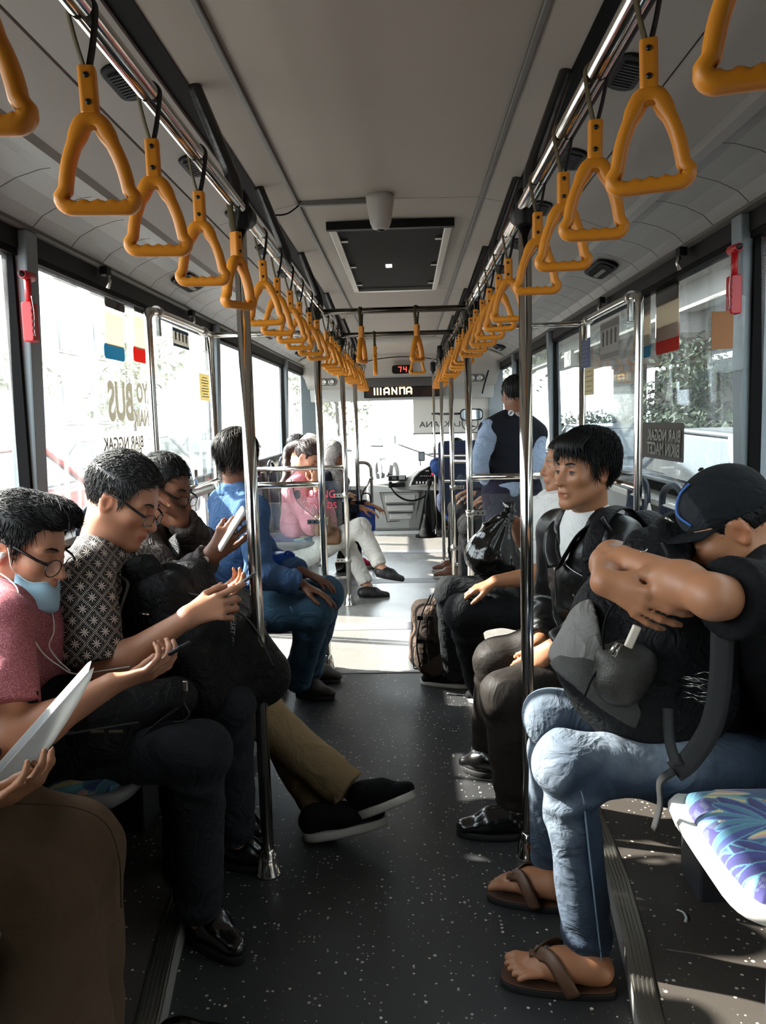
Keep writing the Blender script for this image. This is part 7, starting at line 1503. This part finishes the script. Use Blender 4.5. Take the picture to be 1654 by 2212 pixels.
def tree(x, y, h, r, lab, m, n=1500, trunk=.14, base=None, seed=1):
    rng = np.random.default_rng(seed); o = empty('tree', (x, y, GZ), lab, 'tree', 'street trees'); t = MB(); t.tube(smooth_path([(x, y, GZ), (x+.1, y, GZ+h*.3), (x-.05, y+.1, GZ+h*.7)], 5), [trunk*(1-.05*i) for i in range(11)], 8); t.build('trunk', mat('bark', '#3a332b', .9, bump=(30, .8, .02)), o)
    V = []; F = []; cl = [(rng.normal(0, r*.45), rng.normal(0, r*.45), GZ+h*.72+rng.normal(0, r*.35), r*rng.uniform(.35, .6)) for _ in range(9)]
    for i in range(n):
        c = cl[rng.integers(len(cl))]; d = _nrm(rng.normal(0, 1, 3)); q = np.array([x+c[0], y+c[1], c[2]])+d*c[3]*rng.uniform(.55, 1.05); a, b = _nrm(rng.normal(0, 1, 3)), _nrm(rng.normal(0, 1, 3)); s = .085*rng.uniform(.6, 1.4)*max(r, 1.0)/1.5; k = len(V); V += [q-a*s, q+b*s*.5, q+a*s, q-b*s*.5]; F.append((k, k+1, k+2, k+3))
    link('foliage', mesh_np('foliage', np.array(V), np.array(F), False), m, o, kind='stuff')
m_leaf = mat('leaf_dark', '#2c3a24', .6, var=(3, .3)); m_leafp = mat('leaf_dusty', '#7c8068', .7, var=(3, .25))
tree(-9.5, 17, 4.2, 1.6, 'dusty tree outside the near left window', m_leafp, seed=2); tree(-10, 29, 5, 2.0, 'dusty tree farther along on the left', m_leafp, seed=3); tree(3.4, 40, 6, 3, 'leafy tree far ahead through the windscreen', m_leafp, seed=4); tree(-4, 46, 6, 3, 'tree far ahead left of the street', m_leafp, seed=5)
tree(7.3, 14.5, 3.0, 1.0, 'dark tree outside the right window before the flyover', m_leaf, n=2600, seed=6); tree(6.9, 19.5, 3.6, 1.5, 'second dark tree outside the right windows', m_leaf, n=2200, seed=7); tree(6.6, 10.2, 2.7, .8, 'dark tree at the right edge of the window', m_leaf, n=1800, seed=8)
# hedge on the right
hg = empty('hedge', (5.2, 14, GZ), 'clipped dark green hedge along the right of the street', 'hedge'); rng = np.random.default_rng(9); V = []; F = []
for i in range(9000):
    q = np.array([rng.uniform(4.7, 5.6), rng.uniform(3, 26), GZ+rng.uniform(.1, 1.62)+.15*math.sin(i)]); a, b = _nrm(rng.normal(0, 1, 3)), _nrm(rng.normal(0, 1, 3)); s = .07*rng.uniform(.6, 1.4); k = len(V); V += [q-a*s, q+b*s*.5, q+a*s, q-b*s*.5]; F.append((k, k+1, k+2, k+3))
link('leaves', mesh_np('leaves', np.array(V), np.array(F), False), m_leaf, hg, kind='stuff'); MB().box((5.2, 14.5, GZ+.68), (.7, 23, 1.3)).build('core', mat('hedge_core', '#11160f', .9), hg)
fo = empty('flyover', (11, 20, GZ), 'grey concrete flyover with beams and piers on the right', 'flyover')
MB().box((11.5, 22, 5.2), (9, 60, .9)).build('deck', m_conc, fo); MB().box((7.1, 22, 6.0), (.25, 60, .9)).build('parapet', m_conc, fo)
for i in range(5): MB().box((8.0+i*1.8, 22, 4.45), (.5, 60, .7)).build('beam', m_conc, fo)
for y in (4, 13, 24, 38):
    MB().lathe((10.5, y, GZ), [(.75, 0), (.75, 4.0)], 18).build('pier', m_conc, fo); MB().box((10.8, y, 3.9), (6.4, 1.5, .7)).build('pier_cap', m_conc, fo)
MB().box((15.5, 20, 1.5), (.4, 60, 4.6)).build('back_wall', mat('concrete_dark', '#5d5c59', .9, var=(1, .2)), fo)
def car(x, y, rz, m, lab, s=1.0, van=False):
    o = empty('car', (x, y, GZ), lab, 'car', 'cars in the street'); R = np.array(Matrix.Rotation(rz, 3, 'Z')); L = lambda P: [tuple(R @ np.array([q[0]*s, q[1]*s, q[2]*s]) + np.array([x, y, GZ])) for q in P]
    prof = [(-2.1, .35), (-2.15, .7), (-1.95, .95), (-1.2, 1.02), (-.75 if not van else -1.0, 1.45 if not van else 1.75), (.75, 1.48 if not van else 1.78), (1.5 if not van else 1.9, 1.05), (2.05, 1.0), (2.15, .7), (2.1, .35)]
    body = [(-2.1, .3), (-2.15, .7), (-1.95, .92), (-1.2, 1.0), (1.55, 1.02), (2.05, .98), (2.15, .7), (2.1, .3)]
    rings = [L([(q[0]*(1 if abs(w) < .8 else .97), w, q[1]) for q in body]) for w in (-.85, -.8, .8, .85)]; MB().loft(rings, False).build('body', m, o, bevel=.04)
    cab = prof[3:7]; rings = [L([(q[0], w*(1-.22*max(0, q[1]-1.0)/.5), q[1]) for q in cab]) for w in (-.76, .76)]; MB().loft(rings, False).build('cabin', mat('car_glass', '#20282c', .08, coat=.5), o, bevel=.03)
    rt = [(cab[1][0], cab[1][1]), (cab[2][0], cab[2][1]), (cab[2][0]-.05, cab[2][1]+.04), (cab[1][0]+.05, cab[1][1]+.04)]; MB().loft([L([(q[0], w, q[1]) for q in rt]) for w in (-.60, .60)], False).build('roof', m, o, bevel=.02)
    for sy in (-.6, .6):
        for a, b in ((cab[0], cab[1]), (cab[3], cab[2])): MB().tube(L([(a[0], sy*1.25, a[1]), (b[0], sy*1.0, b[1])]), .045*s, 6).build('window_pillar', m, o)
    for wx in (-1.35, 1.35):
        for wy in (-.78, .78): MB().lathe(np.array(L([(wx, wy, .32)])[0]), [(.12, -.1), (.32, -.1), (.32, .1), (.12, .1)], 18, R=R @ np.array([[1, 0, 0], [0, 0, -1], [0, 1, 0]])).build('wheel', m_rubber, o)
    for wy in (-.6, .6): MB().box(L([(2.12, wy, .72)])[0], (.1, .3, .14), R=R).build('headlight', m_white, o); MB().box(L([(-2.12, wy, .75)])[0], (.1, .25, .16), R=R).build('tail_light', m_red, o)
cR = mat('car_red', '#a8281e', .3, coat=.6); cS = mat('car_silver', '#a9adb0', .3, .5, coat=.5); cW = mat('car_white', '#d5d5d2', .3, coat=.5); cD = mat('car_dark', '#22262b', .3, coat=.5)
car(-4.6, 8.0, 1.57, cR, 'red car beside the bus outside the left window'); car(-5.0, 14.2, 1.57, cS, 'silver car farther ahead on the left'); car(-7.6, 10.5, 1.57, cW, 'white van in the next lane on the left', 1.05, True); car(-4.7, 20.2, 1.57, cD, 'dark car far ahead on the left')
car(3.4, 7.6, 1.57, cS, 'silver car outside the right window below the slogan'); car(3.5, 13.6, 1.57, cD, 'dark car farther ahead on the right'); car(3.6, 2.2, 1.57, cR, 'red car at the far right edge')
def motorbike(x, y, rz, lab, mc):
    o = empty('motorcycle', (x, y, GZ), lab, 'motorcycle', 'motorcycles ahead of the bus'); R = np.array(Matrix.Rotation(rz, 3, 'Z')); q = lambda *a: R @ np.array(a) + np.array([x, y, GZ])
    for wx in (-.62, .62): MB().tube([q(wx+.28*math.cos(t), 0, .29+.28*math.sin(t)) for t in np.linspace(0, 6.283, 21)[:-1]], .05, 8, closed=True).build('wheel', m_rubber, o)
    S = Sdf(.03); S.cap(q(-.6, 0, .62), q(.1, 0, .6), .11, .12, .08); S.cap(q(.1, 0, .5), q(.5, 0, .85), .09, .1, .08); S.cap(q(-.2, 0, .4), q(.1, 0, .35), .12, .1, .08); sculpt('bodywork', S, mc, o)
    MB().tube([q(.42, -.3, 1.0), q(.5, 0, .98), q(.42, .3, 1.0)], .018, 6).build('handlebar', m_black, o); MB().tube([q(.5, 0, .9), q(.62, 0, .3)], .03, 6).build('fork', m_alu, o)
    r = empty('person', q(-.2, 0, 0), 'rider on the '+lab, 'person'); r['group'] = 'riders ahead of the bus'
    S = Sdf(.03); S.ell(q(-.15, 0, 1.52), (.12, .12, .13), None, .03); S.cap(q(-.18, 0, 1.38), q(-.25, 0, .8), .14, .15, .08)
    for s in (-1, 1): S.cap(q(-.16, s*.18, 1.28), q(.12, s*.26, 1.08), .06, .05, .05); S.cap(q(.12, s*.26, 1.08), q(.4, s*.28, 1.02), .045, .035, .04); S.cap(q(-.25, s*.1, .78), q(.18, s*.16, .72), .09, .065, .05); S.cap(q(.18, s*.16, .72), q(.12, s*.15, .32), .06, .045, .04); S.cap(q(.12, s*.15, .3), q(.27, s*.15, .28), .045, .035, .03)
    sculpt('body', S, cloth('rider_jacket', '#a3a6aa', 300, .1), r, tint=white_tint); S = Sdf(.03); S.ell(q(-.15, 0, 1.55), (.145, .145, .14), None, .03); S.cut(q(-.02, 0, 1.47), R @ np.array([.6, 0, -.6])); sculpt('helmet', S, mc, r)
motorbike(.9, 15.5, 2.2, 'motorcycle crossing ahead on the right', cS); motorbike(-.5, 21, 1.9, 'motorcycle ahead in the middle of the street', cW); motorbike(-1.6, 18, 1.4, 'motorcycle ahead on the left', cS)
